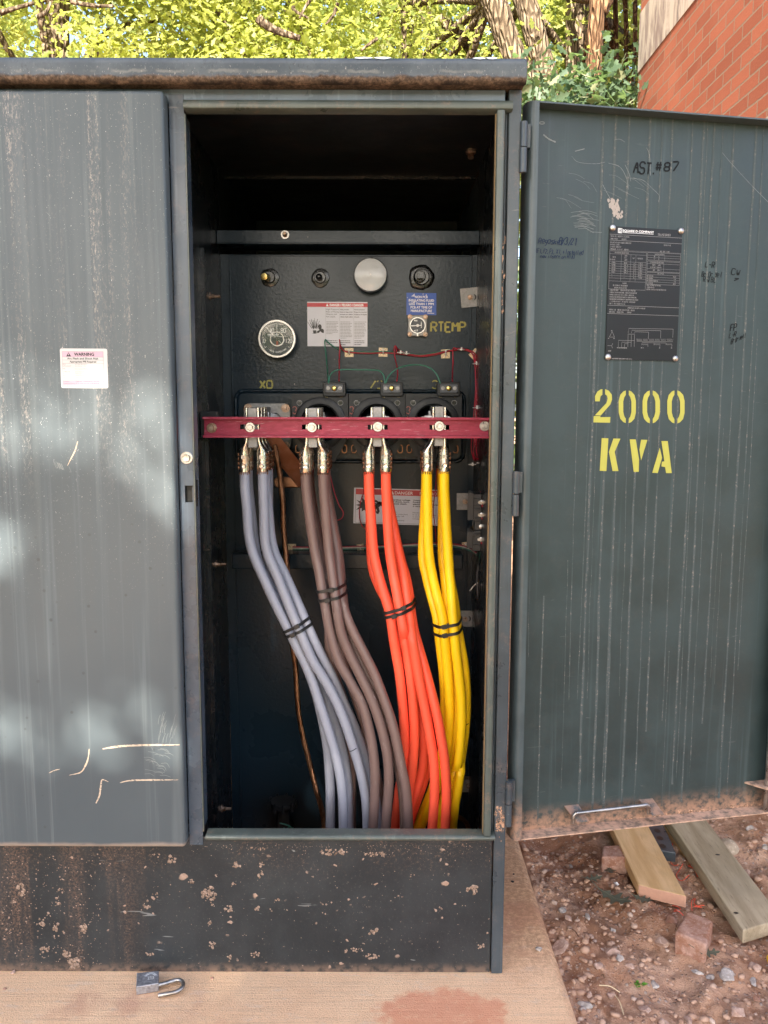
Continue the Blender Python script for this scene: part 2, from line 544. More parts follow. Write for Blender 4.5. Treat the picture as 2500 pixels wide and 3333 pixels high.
def m_concrete():
    t = NT('clay stained concrete'); x, y, z = t.xyz()
    f = t.noise(4, 6, .7); g = t.noise(300, 3, .7)
    c = t.mix(t.rng(f, .3, .7), (0.72, 0.45, 0.27), (0.82, 0.55, 0.34))
    br = t.noise(1, 4, .6, xyz=(5, 170, 1))
    c = t.mix(t.mul(t.rng(br, .5, .66), .35), c, (0.48, 0.33, 0.225))
    c = t.mix(t.mul(t.rng(g, .52, .66), .55), c, (0.38, 0.25, 0.165))
    c = t.mix(t.mul(t.rng(t.noise(1, 4, .7, xyz=(16, 40, 16), loc=(2, 6, 0)), .54, .68), .35), c, (0.60, 0.48, 0.38))
    c = t.mix(t.mul(t.rng(t.noise(420, 2, .5), .66, .70), .8), c, (0.16, 0.105, 0.075))
    # red clay films
    cl = t.mul(t.rng(t.noise(2.6, 4, .6, loc=(3.1, .4, 0)), .56, .64), t.rng(t.noise(40, 4), .25, .5))
    c = t.mix(t.mul(cl, .55), c, (0.52, 0.27, 0.18))
    dx_ = t.mul(t.math('SUBTRACT', x, .125), 7.6); dy_ = t.mul(t.math('SUBTRACT', y, -.135), 12.0)
    rr = t.math('ADD', t.math('ADD', t.mul(dx_, dx_), t.mul(dy_, dy_)), t.mul(t.math('SUBTRACT', t.noise(13, 6, .7), .5), 2.4))
    c = t.mix(t.mul(t.rng(rr, 1.15, .75), t.rng(t.noise(70, 4, .7), .25, .5, .45, .9)), c, t.mix(t.noise(24, 4), (0.60, 0.24, 0.13), (0.72, 0.36, 0.22)))
    edge = t.mul(t.rng(x, .2, .34), t.rng(t.math('ADD', y, t.mul(t.noise(7, 4), .3)), .0, .25))
    c = t.mix(t.mul(edge, .7, t.rng(t.noise(90, 4, .7), .35, .62)), c, (0.40, 0.225, 0.13))
    v = t.rng(t.noise(1, 5, .75, xyz=(110, 110, 110), loc=(7, 7, 1)), .69, .73)
    c = t.mix(t.mul(v, .7), c, (0.20, 0.13, 0.1))
    return t.pbr(c, .9, 0, t.bump(t.math('ADD', t.mul(br, .7), g), .55, .004), .2)


def m_ground():
    t = NT('red clay soil'); x, y, z = t.xyz()
    f = t.noise(2.2, 6, .65); g = t.noise(14, 6, .7)
    c = t.mix(t.rng(f, .38, .62), (0.35, 0.175, 0.100), (0.54, 0.335, 0.225))
    c = t.mix(t.mul(t.rng(g, .5, .68), .7), c, (0.66, 0.46, 0.34))
    c = t.mix(t.mul(t.rng(t.noise(6, 5, .7, loc=(2, 8, 0)), .52, .66), .75), c, (0.22, 0.100, 0.052))
    v = t.voro(75, out='Color'); vd = t.voro(75)
    peb = t.mul(t.rng(vd, .34, .22), t.rng(t.noise(9, 3, loc=(4, 1, 1)), .42, .56))
    sx = t.xyz(v)
    pc = t.mix(sx[0], (0.30, 0.20, 0.155), (0.54, 0.45, 0.39))
    c = t.mix(t.mul(peb, .75), c, pc)
    fine = t.noise(260, 4, .75)
    c = t.mix(t.mul(t.rng(fine, .56, .7), .45), c, (0.52, 0.40, 0.33))
    c = t.mix(t.mul(t.rng(fine, .46, .34), .4), c, (0.13, 0.07, 0.045))
    added_lawn = t.rng(t.math('ADD', y, t.mul(t.noise(1.5, 3), .8)), -2.2, -2.8)  # unseen grass colour added to cut warm bounce light
    c = t.mix(added_lawn, c, t.mix(t.noise(60, 4, .7), (0.035, 0.06, 0.02), (0.075, 0.105, 0.035)))
    h = t.math('ADD', t.math('ADD', t.mul(g, .8), t.mul(fine, .5)), t.mul(peb, .8))
    return t.pbr(c, .95, 0, t.bump(h, .8, .012), .15)


def m_brick():
    t = NT('red clay brick'); x, y, z = t.xyz()
    cb = t.n('ShaderNodeCombineXYZ'); t.put(cb.inputs[0], t.math('ADD', y, t.mul(t.math('SUBTRACT', t.noise(24, 3), .5), .006))); t.put(cb.inputs[1], t.math('ADD', z, t.mul(t.math('SUBTRACT', t.noise(20, 3, loc=(5, 5, 5)), .5), .006)))
    b = t.n('ShaderNodeTexBrick'); t.put(b.inputs['Vector'], cb.outputs[0])
    b.offset = .5
    for k, v in (('Scale', 1.0), ('Mortar Size', .0048), ('Mortar Smooth', .15), ('Bias', 0.0), ('Brick Width', .213), ('Row Height', .0677)): b.inputs[k].default_value = v
    b.inputs['Color1'].default_value = (0.205, 0.056, 0.029, 1); b.inputs['Color2'].default_value = (0.30, 0.090, 0.048, 1); b.inputs['Mortar'].default_value = (0.21, 0.145, 0.10, 1)
    c = t.mix(t.mul(t.rng(t.noise(1, 4, .7, xyz=(1, 160, 50)), .55, .7), .35), b.outputs['Color'], (0.15, 0.04, 0.022))
    c = t.mix(t.mul(t.rng(t.noise(3, 4), .5, .7), .3), c, (0.34, 0.125, 0.075))
    c = t.mix(t.mul(t.rng(t.noise(40, 5, .8), .58, .72), .5), c, (0.12, 0.05, 0.035))
    h = t.math('SUBTRACT', t.mul(t.noise(90, 3), .25), b.outputs['Fac'])
    return t.pbr(c, .88, 0, t.bump(h, .9, .006), .25)


def m_stone_band():
    t = NT('weathered limestone')
    f = t.noise(1, 5, .7, .5, xyz=(20, 10, 2.2))
    c = t.mix(t.rng(f, .42, .62), (0.42, 0.345, 0.28), (0.20, 0.145, 0.125))
    return t.pbr(c, .9, 0, t.bump(t.noise(120, 4), .3, .003), .2)


def m_leaf(name, a, b, tr):
    t = NT(name)
    g = t.n('ShaderNodeNewGeometry').outputs['Random Per Island']
    c = t.mix(t.rng(t.math('FRACT', t.mul(g, 7.31)), .0, 1.0), a, b); c = t.mix(t.rng(t.noise(1.3, 3), .46, .62, 0, .75), c, tuple(q * k for q, k in zip(a, (.45, .62, .8)))); c = t.mix(t.mul(t.rng(g, .80, .98), .6), c, (0.42, 0.41, 0.24))
    d = t.n('ShaderNodeBsdfPrincipled'); t.put(d.inputs['Base Color'], c); d.inputs['Roughness'].default_value = .5; d.inputs['Specular IOR Level'].default_value = .3
    l = t.n('ShaderNodeBsdfTranslucent'); t.put(l.inputs['Color'], t.mix(g, tr, tuple(q * .75 for q in tr)))
    m = t.n('ShaderNodeMixShader'); m.inputs[0].default_value = .5
    t.t.links.new(d.outputs[0], m.inputs[1]); t.t.links.new(l.outputs[0], m.inputs[2]); t.t.links.new(m.outputs[0], t.out.inputs[0])
    return t.mat


def m_bark(name, a, b):
    t = NT(name)
    f = t.noise(1, 6, .7, .8, xyz=(26, 26, 5)); v = t.voro(1, (28, 28, 6), 'DISTANCE_TO_EDGE')
    c = t.mix(t.rng(f, .35, .65), a, b)
    c = t.mix(t.rng(v, .16, .02), c, tuple(q * .5 for q in a))
    return t.pbr(c, .92, 0, t.bump(t.math('ADD', t.rng(v, 0, .3), t.mul(f, .6)), .9, .03), .15)


def m_wood(name, a, b, dark, axis_scale=(30, 3, 30), grey=0.0):
    t = NT(name)
    f = t.noise(1, 5, .65, .7, xyz=axis_scale)
    g = t.noise(1, 4, .7, .2, xyz=tuple(q * 6 for q in axis_scale))
    c = t.mix(t.rng(f, .35, .65), a, b)
    c = t.mix(t.mul(t.rng(g, .55, .72), .6), c, dark)
    c = t.mix(t.mul(t.rng(t.noise(9, 4), .52, .7), .5), c, tuple(q * .72 for q in b))
    return t.pbr(c, .8, 0, t.bump(g, .35, .002), .25)


def m_rock(name, a, b):
    t = NT(name)
    f = t.noise(28, 6, .7)
    c = t.mix(t.rng(f, .35, .65), a, b)
    c = t.mix(t.mul(t.rng(t.noise(120, 3, .7), .55, .7), .5), c, tuple(min(1, q * 1.6) for q in b))
    return t.pbr(c, .92, 0, t.bump(t.noise(70, 5, .75), .6, .006), .2)


M['door'] = m_left_door()
M['skirt'] = m_skirt()
M['lid'] = m_lid()
M['frame'] = m_paint('frame paint', (0.043, 0.056, 0.066), .30, .12, scratch=.3)
M['post'] = m_paint('post paint with sky tint', (0.060, 0.080, 0.105), .26, .1, scratch=.35)  # frame paint made lighter and bluer to paint in sky reflection
M['header'] = m_paint('header paint with sky tint', (0.13, 0.17, 0.22), .24, .06, scratch=.2)  # pale blue base paints in the sky's reflection on the header
M['lip'] = m_paint('edge lip paint', (0.070, 0.084, 0.074), .30, .25, scratch=.5)
M['inner_door'] = m_paint('door inside paint', (0.023, 0.038, 0.039), .42, .9, .37, .30, scratch=.10, bumps=.03)
M['door_rim'] = m_paint('door rim paint', (0.050, 0.068, 0.074), .33, .7, .42, .33, scratch=.3)
M['door_clay'] = m_paint('clay dusted flange', (0.16, 0.12, 0.09), .85, 1.0, .9, .1, scratch=.5, dust_col=(0.62, 0.38, 0.26))
M['tank'] = m_tank()
M['inside'] = m_paint('compartment wall paint', (0.008, 0.010, 0.012), .24, .1, scratch=.05, bumps=.02)
M['shade_joint'] = m_paint('dark paint for shade and joints', (0.0035, 0.0042, 0.005), .5, .05, scratch=.02, bumps=.02)  # near black paints in the shade of the upper recess; also joints
M['alu'] = m_metal('cast aluminium', (0.22, 0.22, 0.215), (0.36, 0.355, 0.35), .55)
M['zinc'] = m_metal('zinc plated steel', (0.40, 0.385, 0.365), (0.58, 0.565, 0.54), .34)
M['steel'] = m_metal('dull steel', (0.30, 0.28, 0.26), (0.48, 0.45, 0.42), .35)
M['lockbody'] = m_metal('brushed lock steel', (0.36, 0.36, 0.38), (0.50, 0.50, 0.53), .58, 200)
M['brass'] = m_metal('brass', (0.62, 0.47, 0.16), (0.75, 0.60, 0.25), .25)
M['copper'] = m_metal('bright copper strap', (0.80, 0.36, 0.18), (0.92, 0.52, 0.32), .45, 24)
M['oldcopper'] = m_metal('tarnished copper', (0.20, 0.095, 0.05), (0.36, 0.19, 0.11), .42, 24)
M['lug'] = m_lug()
M['bolt'] = m_metal('rusty bolt steel', (0.30, 0.19, 0.13), (0.48, 0.37, 0.29), .45, 90)
M['black'] = plain('black plastic', (0.014, 0.014, 0.015), .35)
M['rubber'] = plain('cast resin black', (0.012, 0.0135, 0.016), .40, bump=.1, spec=.3)
M['tar'] = plain('black sealant paint', (0.008, 0.008, 0.008), .25, bump=.6, scale=30)
M['red_frp'] = None
M['gray_c'] = m_cable('gray cable jacket', (0.29, 0.298, 0.355))
M['brown_c'] = m_cable('brown cable jacket', (0.17, 0.108, 0.094))
M['orange_c'] = m_cable('orange cable jacket', (0.95, 0.105, 0.05), .45, .06)
M['yellow_c'] = m_cable('yellow cable jacket', (0.95, 0.58, 0.006), .42, .05)
M['wire_red'] = plain('red wire', (0.36, 0.012, 0.03), .35)
M['wire_green'] = plain('green wire', (0.03, 0.17, 0.115), .35)
M['wire_white'] = plain('white wire', (0.55, 0.53, 0.48), .4)
M['wire_black'] = plain('grey wire', (0.035, 0.035, 0.04), .35)
M['clip'] = plain('nylon mount', (0.72, 0.58, 0.36), .5)
M['clear'] = plain('nylon tie', (0.55, 0.54, 0.52), .35)
M['white'] = plain('white print', (0.80, 0.80, 0.80), .45, var=.03)
M['cream'] = plain('white dial', (0.62, 0.63, 0.63), .4, var=.03)
M['lilac'] = plain('faded white vinyl', (0.62, 0.62, 0.68), .40, var=.04)
M['pale'] = plain('sun bleached white vinyl', (0.56, 0.54, 0.52), .5, var=.03)
M['pink'] = plain('faded pink ink', (0.55, 0.36, 0.43), .5, var=.05)
M['pinktext'] = plain('faded red ink', (0.38, 0.13, 0.16), .5)
M['redink'] = plain('red label ink', (0.50, 0.022, 0.03), .42)
M['blue'] = plain('blue label vinyl', (0.02, 0.085, 0.42), .42, var=.2, scale=15)
M['ink'] = plain('black ink', (0.02, 0.02, 0.022), .5)
M['greyink'] = plain('grey small print', (0.26, 0.26, 0.28), .5)
M['dial'] = plain('dark dial', (0.055, 0.062, 0.074), .45)
M['glare'] = None
M['strip'] = plain('dull black phenolic', (0.026, 0.026, 0.028), .4)
M['plate'] = plain('black anodised plate', (0.008, 0.0075, 0.009), .34, var=.3, scale=20, spec=.3)
M['etch'] = plain('etched lines', (0.20, 0.19, 0.185), .5)
M['stencil'] = plain('stencil yellow', (0.42, 0.40, 0.065), .55, var=.15, scale=30)
M['oldstencil'] = plain('worn stencil yellow', (0.34, 0.30, 0.06), .5, var=.3, scale=60)
M['marker'] = plain('black marker', (0.003, 0.003, 0.0035), .55, spec=.2)
M['bluepen'] = plain('blue marker', (0.004, 0.014, 0.05), .5, spec=.2)
M['gold'] = plain('gold lettering', (0.42, 0.31, 0.12), .45)
M['redpaint'] = plain('red digits', (0.30, 0.07, 0.05), .5)
M['gasket'] = plain('tan gasket', (0.24, 0.165, 0.075), .7)
def m_scratch():
    t = NT('scraped bare paint')
    c = t.mix(t.noise(160, 3), (0.50, 0.36, 0.24), (0.66, 0.54, 0.42))
    c = t.mix(t.rng(t.noise(1, 4, .75, xyz=(130, 130, 260)), .52, .62), c, (0.13, 0.14, 0.145))
    return t.pbr(c, .7, 0, None, .3)


M['scratch'] = m_scratch()
M['scuff'] = plain('pale scuff', (0.19, 0.20, 0.195), .6, var=.2, scale=200)
M['concrete'] = m_concrete()
M['ground'] = m_ground()
M['brick'] = m_brick()
M['band'] = m_stone_band()
M['pine'] = m_wood('fresh sawn pine', (0.60, 0.365, 0.165), (0.74, 0.49, 0.26), (0.46, 0.26, 0.11))
M['endgrain'] = plain('pine end grain', (0.52, 0.29, 0.20), .85, var=.2, scale=90)
M['grey_wood'] = m_wood('weathered plank', (0.30, 0.235, 0.15), (0.43, 0.35, 0.24), (0.13, 0.095, 0.06))
M['paver'] = m_rock('clay paver', (0.30, 0.14, 0.085), (0.47, 0.30, 0.235))
M['rock_pink'] = m_rock('pinkish stone', (0.34, 0.215, 0.165), (0.52, 0.38, 0.31))
M['rock_grey'] = m_rock('grey stone', (0.27, 0.235, 0.215), (0.50, 0.445, 0.405))
M['rock_tan'] = m_rock('tan fieldstone', (0.38, 0.30, 0.22), (0.50, 0.41, 0.31))
M['twine'] = plain('orange mason line', (0.80, 0.12, 0.06), .6)
M['dead_leaf'] = plain('grey green fallen leaf', (0.10, 0.105, 0.07), .6, var=.4, scale=60)
M['sprout'] = plain('sprout green', (0.12, 0.30, 0.03), .5)
M['yellow_p'] = plain('yellow plastic', (0.80, 0.50, 0.0), .4)
M['leaf_y'] = m_leaf('sunlit oak leaves', (0.17, 0.20, 0.045), (0.27, 0.28, 0.07), (0.66, 0.70, 0.15))
M['leaf_g'] = m_leaf('mid green oak leaves', (0.07, 0.10, 0.025), (0.15, 0.18, 0.045), (0.40, 0.48, 0.09))
M['leaf_b'] = m_leaf('blue green oak leaves', (0.05, 0.085, 0.045), (0.10, 0.145, 0.085), (0.14, 0.22, 0.07))
M['bark'] = m_bark('grey brown bark', (0.12, 0.085, 0.055), (0.235, 0.18, 0.125))
M['bark_r'] = m_bark('reddish bark', (0.12, 0.062, 0.032), (0.22, 0.13, 0.075))


def m_red_frp():
    t = NT('red fibreglass'); x, y, z = t.xyz()
    f = t.noise(1, 5, .7, xyz=(60, 60, 200))
    c = t.mix(t.rng(f, .3, .7), (0.255, 0.018, 0.042), (0.36, 0.036, 0.072))
    w = t.mul(t.rng(t.noise(1, 4, .7, xyz=(30, 30, 400), loc=(1, 1, 1)), .6, .68), t.rng(z, 1.18, 1.172))
    c = t.mix(t.mul(w, .6), c, (0.6, 0.4, 0.42))
    sp = t.rng(t.noise(260, 3, .7), .66, .72)
    c = t.mix(t.mul(sp, .3), c, (0.55, 0.3, 0.33))
    return t.pbr(c, .5, 0, t.bump(f, .12, .001), .35)


M['red_frp'] = m_red_frp()


def m_drip():
    t = NT('dried rain runs')
    c = t.mix(t.rng(t.noise(160, 4, .75), .52, .70), (0.070, 0.086, 0.085), (0.22, 0.19, 0.165))
    c = t.mix(t.rng(t.noise(1, 5, .7, xyz=(90, 90, 6)), .26, .52), (0.034, 0.050, 0.051), c)
    return t.pbr(c, .6, 0, None, .3)


M['drip'] = m_drip()


def m_claystain(name, col):
    t = NT(name)
    return t.pbr(t.mix(t.noise(120, 4), tuple(q * .7 for q in col), col), .95, 0, t.bump(t.noise(200, 4), .6, .003), .1,
                 alpha=t.rng(t.noise(120, 6, .8), .40, .58, 0.0, .95))


M['claysplat'] = m_claystain('dried clay film', (0.60, 0.36, 0.24))
M['scrape'] = plain('pale scraped patch', (0.36, 0.31, 0.275), .8, var=.3, scale=300)
M['rustclay'] = m_claystain('brown clay film', (0.36, 0.25, 0.19))


def m_glass(name):
    t = NT(name)
    g = t.n('ShaderNodeBsdfGlossy'); g.inputs['Roughness'].default_value = .04
    tr = t.n('ShaderNodeBsdfTransparent')
    fr = t.n('ShaderNodeFresnel'); fr.inputs['IOR'].default_value = 1.5
    m = t.n('ShaderNodeMixShader'); t.put(m.inputs[0], fr.outputs[0])
    t.t.links.new(tr.outputs[0], m.inputs[1]); t.t.links.new(g.outputs[0], m.inputs[2]); t.t.links.new(m.outputs[0], t.out.inputs[0])
    return t.mat


def m_mud():
    t = NT('dried mud spatter'); g = t.n('ShaderNodeNewGeometry').outputs['Random Per Island']
    c = t.mix(g, (0.13, 0.08, 0.053), (0.33, 0.235, 0.178))
    return t.pbr(t.mix(t.mul(t.rng(t.noise(300, 4, .8), .4, .65), .5), c, (0.52, 0.39, 0.31)), .95, 0, t.bump(t.noise(300, 4, .8), .7, .003), .1)


M['mud'] = m_mud()


def m_glare_lens():
    t = NT('gauge lens with painted glare'); x, y, z = t.xyz()  # whitish layer paints the sky glare into the lens
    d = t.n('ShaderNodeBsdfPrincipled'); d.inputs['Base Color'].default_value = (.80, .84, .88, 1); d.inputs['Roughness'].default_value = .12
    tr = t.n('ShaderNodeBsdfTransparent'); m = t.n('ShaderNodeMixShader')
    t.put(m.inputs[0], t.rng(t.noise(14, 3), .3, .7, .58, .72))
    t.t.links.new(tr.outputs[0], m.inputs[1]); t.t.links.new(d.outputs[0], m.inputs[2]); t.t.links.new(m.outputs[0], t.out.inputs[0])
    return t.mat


M['glare_lens'] = m_glare_lens()
M['glass'] = m_glass('gauge glass')

# ================================================================== the transformer cabinet
cab = thing('transformer_cabinet', 'large dark green steel transformer cabinet standing on the concrete pad, one door open', 'transformer', (0, 0, 0))

# --- mud spattered base and right corner post
m = MB(); m.box(-1.95, .2365, .0, .012, .0, .3165)
bp = m.build('base_panel', M['skirt'], cab, bevel=.002)
mud = MB(); rs = random.Random(21)
za = lambda u, v: (u * .422, 2700 + v * .422)
zc6 = lambda u, v: (u * .7535, 2600 + v * .7535)
MUD = [(za(u, v), a * .422, b * .422) for u, v, a, b in ((160, 465, 30, 50), (105, 550, 25, 18), (480, 285, 18, 12), (495, 345, 14, 12), (415, 215, 18, 14), (85, 255, 15, 12), (470, 470, 25, 18), (445, 555, 22, 28), (375, 660, 20, 20), (325, 715, 28, 38), (190, 715, 18, 20), (430, 750, 28, 30), (485, 795, 26, 16), (435, 820, 22, 14), (500, 648, 18, 14), (648, 762, 26, 42), (700, 715, 14, 18), (768, 668, 12, 16), (65, 785, 30, 18), (345, 925, 30, 30), (512, 960, 32, 30), (565, 1030, 50, 50), (632, 1055, 20, 14), (130, 965, 16, 16), (840, 265, 18, 12), (1325, 230, 35, 25), (1200, 190, 30, 14), (1100, 340, 16, 10), (1200, 505, 26, 18), (1135, 578, 28, 34), (1090, 620, 8, 8), (1480, 400, 34, 20), (1610, 500, 50, 60), (1640, 570, 20, 30), (1615, 725, 20, 28), (1640, 890, 20, 24), (1145, 965, 36, 18), (580, 595, 14, 12), (185, 795, 14, 12), (20, 630, 14, 16), (160, 880, 12, 8), (1315, 425, 14, 10), (905, 480, 8, 6))]
MUD += [(zc6(u, v), a * .7535, b * .7535) for u, v, a, b in ((1020, 285, 18, 14), (1130, 285, 10, 18), (1122, 322, 12, 20), (1005, 370, 14, 10), (990, 475, 18, 14), (1110, 470, 12, 12), (1195, 440, 14, 10), (1165, 483, 10, 8), (1238, 478, 14, 6), (1100, 675, 25, 12), (995, 690, 14, 14), (1055, 592, 10, 6), (1410, 450, 28, 8), (1395, 495, 12, 8), (1610, 572, 22, 14), (1560, 558, 10, 6), (1610, 680, 30, 14), (1530, 655, 40, 10), (1155, 705, 8, 8), (940, 330, 10, 8), (915, 630, 12, 16), (1440, 230, 70, 12), (1620, 240, 60, 10), (1110, 215, 40, 8), (1780, 330, 10, 8), (2040, 390, 24, 20), (1900, 470, 12, 8), (1730, 420, 14, 8), (2080, 640, 20, 12))]
MUD += [((rs.uniform(0, 1600), rs.uniform(2770, 3150)), rs.uniform(1.5, 4), rs.uniform(1.5, 3.5)) for _ in range(260)] + [((rs.uniform(0, 330), rs.uniform(2780, 3150)), rs.uniform(2, 5), rs.uniform(2, 6)) for _ in range(260)] + [((rs.uniform(620, 1600), 2745 + abs(rs.gauss(0, 22))), rs.uniform(2, 5), rs.uniform(1.5, 3)) for _ in range(200)]


def mound(mb, c, r, h, fn, rs):
    k = 7; ph = rs.uniform(0, 6)
    o = [(c[0] + r * rs.uniform(.7, 1.25) * math.cos(ph + 6.283 * i / k), c[1] + r * rs.uniform(.7, 1.25) * math.sin(ph + 6.283 * i / k)) for i in range(k)]
    vs = [fn(u, v, -.0003) for u, v in o] + [fn(c[0] + (u - c[0]) * .6, c[1] + (v - c[1]) * .6, h * rs.uniform(.6, 1)) for u, v in o] + [fn(c[0], c[1], h)]
    fs = [(i, (i + 1) % k, k + (i + 1) % k, k + i) for i in range(k)] + [(k + i, k + (i + 1) % k, 2 * k) for i in range(k)]
    mb.add(vs, fs)


for (px, py), ru, rv in MUD:
    n_ = max(1, int(ru * rv / 13))
    for i in range(n_):
        q_, e_ = rs.uniform(0, 6.28), math.sqrt(rs.random())
        a_ = P(px + (ru * e_ * math.cos(q_) if n_ > 1 else 0), py + (rv * e_ * math.sin(q_) if n_ > 1 else 0), 0)
        if not (.004 < a_[2] < .314 and a_[0] < .232): continue
        r_ = min(ru, rv, 11) * rs.uniform(.22, .62) * .00066 if n_ > 1 else min(ru, rv) * .00045
        mound(mud, (a_[0], a_[2]), r_, r_ * rs.uniform(.25, .5), front(0), rs)
mu = mud.build('mud_spatter', M['mud'], bp, smooth=60); mu['kind'] = 'stuff'
m = MB(); m.box(.2385, .2635, -.004, .030, .0, 1.846)
m.box(.2325, .2383, .002, .030, .331, 1.815)
m.build('corner_post', M['frame'], cab, bevel=.004, seg=3)
m = MB(); m.box(.247, .2605, .0305, 1.5, .0, 1.846)
m.build('side_wall', M['frame'], cab, bevel=.002)
m = MB(); m.box(-1.95, -1.935, .013, 1.5, 0, 1.846); m.box(-1.934, .2465, 1.485, 1.499, 0, 1.846)
m.build('rear_wall', M['frame'], cab)
# --- header above the opening, with its rolled drip edge
m = MB(); m.box(-1.95, .2320, -.001, .010, 1.8215, 1.846)
m.build('header', M['header'], cab, bevel=.002)
prof = [(-.001, 1.8213), (-.016, 1.8213), (-.020, 1.818), (-.0215, 1.812), (-.020, 1.806), (-.016, 1.8035), (.012, 1.8035), (.012, 1.8213)]
m = MB(); m.prism(prof, lambda u, v, d: (d, u, v), -.3855, .2445)
m.build('drip_edge', M['lip'], cab, smooth=40)
# --- lid with curled front edge
prof = [(-.034, 1.8415), (-.041, 1.8428), (-.046, 1.846), (-.0485, 1.851), (-.049, 1.858), (-.048, 1.874), (-.0465, 1.882), (-.043, 1.8868), (-.037, 1.889),
        (.10, 1.8945), (1.52, 1.915), (1.52, 1.847), (.0, 1.847), (-.034, 1.8465)]
m = MB(); m.prism(prof, lambda u, v, d: (d, u, v), -2.0, .2655)
lid = m.build('lid', M['lid'], cab, smooth=35, bevel=.007, seg=4)
# flaking white paint at the lid's front edge
for px in (1170, 1190, 1240, 1245, 1560, 1600):
    m = MB()
    a = P(px, 178, -.047); w = random.uniform(.008, .022)
    pts = [(a[0] + w * math.cos(q) * random.uniform(.6, 1.1), 1.8868 + .0026 * math.sin(q) * random.uniform(.5, 1.1)) for q in np.linspace(0, 6.28, 10)[:-1]]
    m.flat(pts, lambda u, v, d: (u, -.0462 - (1.8868 - v) * .35 - px * 1e-7, v))
    m.build('paint_flake', M['white'], lid)

# --- closed left door: a shallow pan with rounded edges
m = MB(); m.box(-1.60, -.4175, -.0380, -.0035, .3115, 1.8325)
ld = m.build('closed_door', M['door'], cab, bevel=.009, seg=4)
fd = front(-.0380)


def LD(px, py):
    p = P(px, py, -.0383); return p[0], p[2]


def lds(pts): return [LD(*p) for p in pts]


sc = MB()
Z = lambda u, v: (u * .6103, 1400 + v * .6103)      # zoom of the lower door, pixels
for pts, w in (([(548, 1700), (640, 1686), (760, 1680), (958, 1678)], .0042), ([(640, 1880), (700, 1868), (800, 1866), (955, 1865)], .003),
               ([(476, 1700), (470, 1750), (455, 1790), (430, 1825), (370, 1840)], .0026), ([(512, 1990), (530, 1950), (538, 1900), (545, 1865), (578, 1875)], .003),
               ([(262, 1828), (290, 1815), (320, 1808)], .0015), ([(415, 60), (400, 110), (372, 165), (360, 190)], .0022)):
    q = spline(lds([Z(*p) for p in pts]), 30)
    ww = np.array([w * (.35 + .9 * math.sin(math.pi * min(1, .12 + .88 * i / 29)) * random.uniform(.6, 1.15)) for i in range(30)])
    sc.ribbon(q, ww, fd, .0004, 0)
for k in range(20):       # fan of fine scrapes beside the handle edge
    u0 = random.uniform(765, 880); v0 = 1690 + k * 8
    sc.ribbon(spline(lds([Z(u0, v0), (Z(u0 + 30, v0 + random.uniform(-4, 6))), Z(u0 + random.uniform(40, 75), v0 + random.uniform(6, 22))]), 8), .0007, fd, .0003 + k * 1e-6, 1)
for k in range(22):
    u0 = random.uniform(850, 945); v0 = random.uniform(1500, 1640)
    sc.ribbon(spline(lds([Z(u0, v0), Z(u0 - 8, v0 + 22), Z(u0 - 12, v0 + 50)]), 6), .0006, fd, .0003 + k * 1e-6, 1)
for k in range(14):
    u0 = random.uniform(285, 370); sc.ribbon(lds([Z(u0, 165 + (u0 - 285) * .35), Z(u0 + 14, 200 + (u0 - 285) * .3)]), .0006, fd, .0003 + k * 1e-6, 1)
sc.build('scratches', [M['scratch'], M['scuff']], ld)

# --- centre post between the doors with latch slot and bolt
x0, x1 = -.4172, -.3885
s0, s1 = P(603, 1607, 0)[0], P(631, 1607, 0)[0]
zt, zb = P(610, 1580, 0)[2], P(610, 1635, 0)[2]
m = MB()
m.box(x0, s0, -.003, .003, .300, 1.836)
m.box(s1, x1, -.003, .003, .300, 1.836)
m.box(s0, s1, -.003, .003, zt, 1.836); m.box(s0, s1, -.003, .003, .300, zb)
m.box(x1 - .0045, x1 - .0005, .0035, .05, .331, 1.80)
m.box(s0 - .004, s1 + .004, .012, .02, zb - .01, zt + .01, 1)  # dark backing paints in the shade behind the slot
post = m.build('centre_post', [M['post'], M['shade_joint']], cab)
m = MB(); m.box(x1 + .0005, x1 + .003, -.004, .004, .331, 1.80)
m.build('jamb_edge', M['lip'], cab)


def hexbolt(mb, c, r, axis=(0, -1, 0), washer=1.55, m=0, h=.9):
    c = np.asarray(c, float)
    if washer: mb.lathe(c, axis, [(r * washer, 0), (r * washer, .0022), (r * washer * .93, .003), (r * .9, .003)], 24, m)
    mb.lathe(c, axis, [(r, .002), (r, .002 + r * h * .8), (r * .88, .002 + r * h), (r * .1, .002 + r * h)], 6, m, rot=.4)


m = MB(); c = P(608, 1490, -.003); hexbolt(m, c, .0088, washer=1.45)
m.build('post_bolt', M['zinc'], cab, smooth=25)
# --- sill and right hand lip of the opening
prof = [(.0125, .3172), (-.012, .3172), (-.017, .3182), (-.0197, .3208), (-.0205, .3235), (-.0197, .3262), (-.017, .3288), (-.012, .3300), (.0125, .3300), (.0125, .3172)][:-1]
m = MB(); m.prism(prof, lambda u, v, d: (d, u, v), -.3795, .2392)
m.build('sill', M['lip'], cab, smooth=45)
prof = [(.2145, .012), (.2145, -.017), (.2158, -.0195), (.2185, -.0205), (.227, -.0205), (.2295, -.0185), (.2305, -.014), (.2305, .012)]
m = MB(); m.prism(prof, lambda u, v, d: (u, v, d), .3303, 1.8033)
m.build('opening_lip', M['lip'], cab, smooth=40)
m = MB(); m.box(.2130, .2143, -.010, .002, .331, 1.80)
m.build('gasket_strip', M['gasket'], cab)

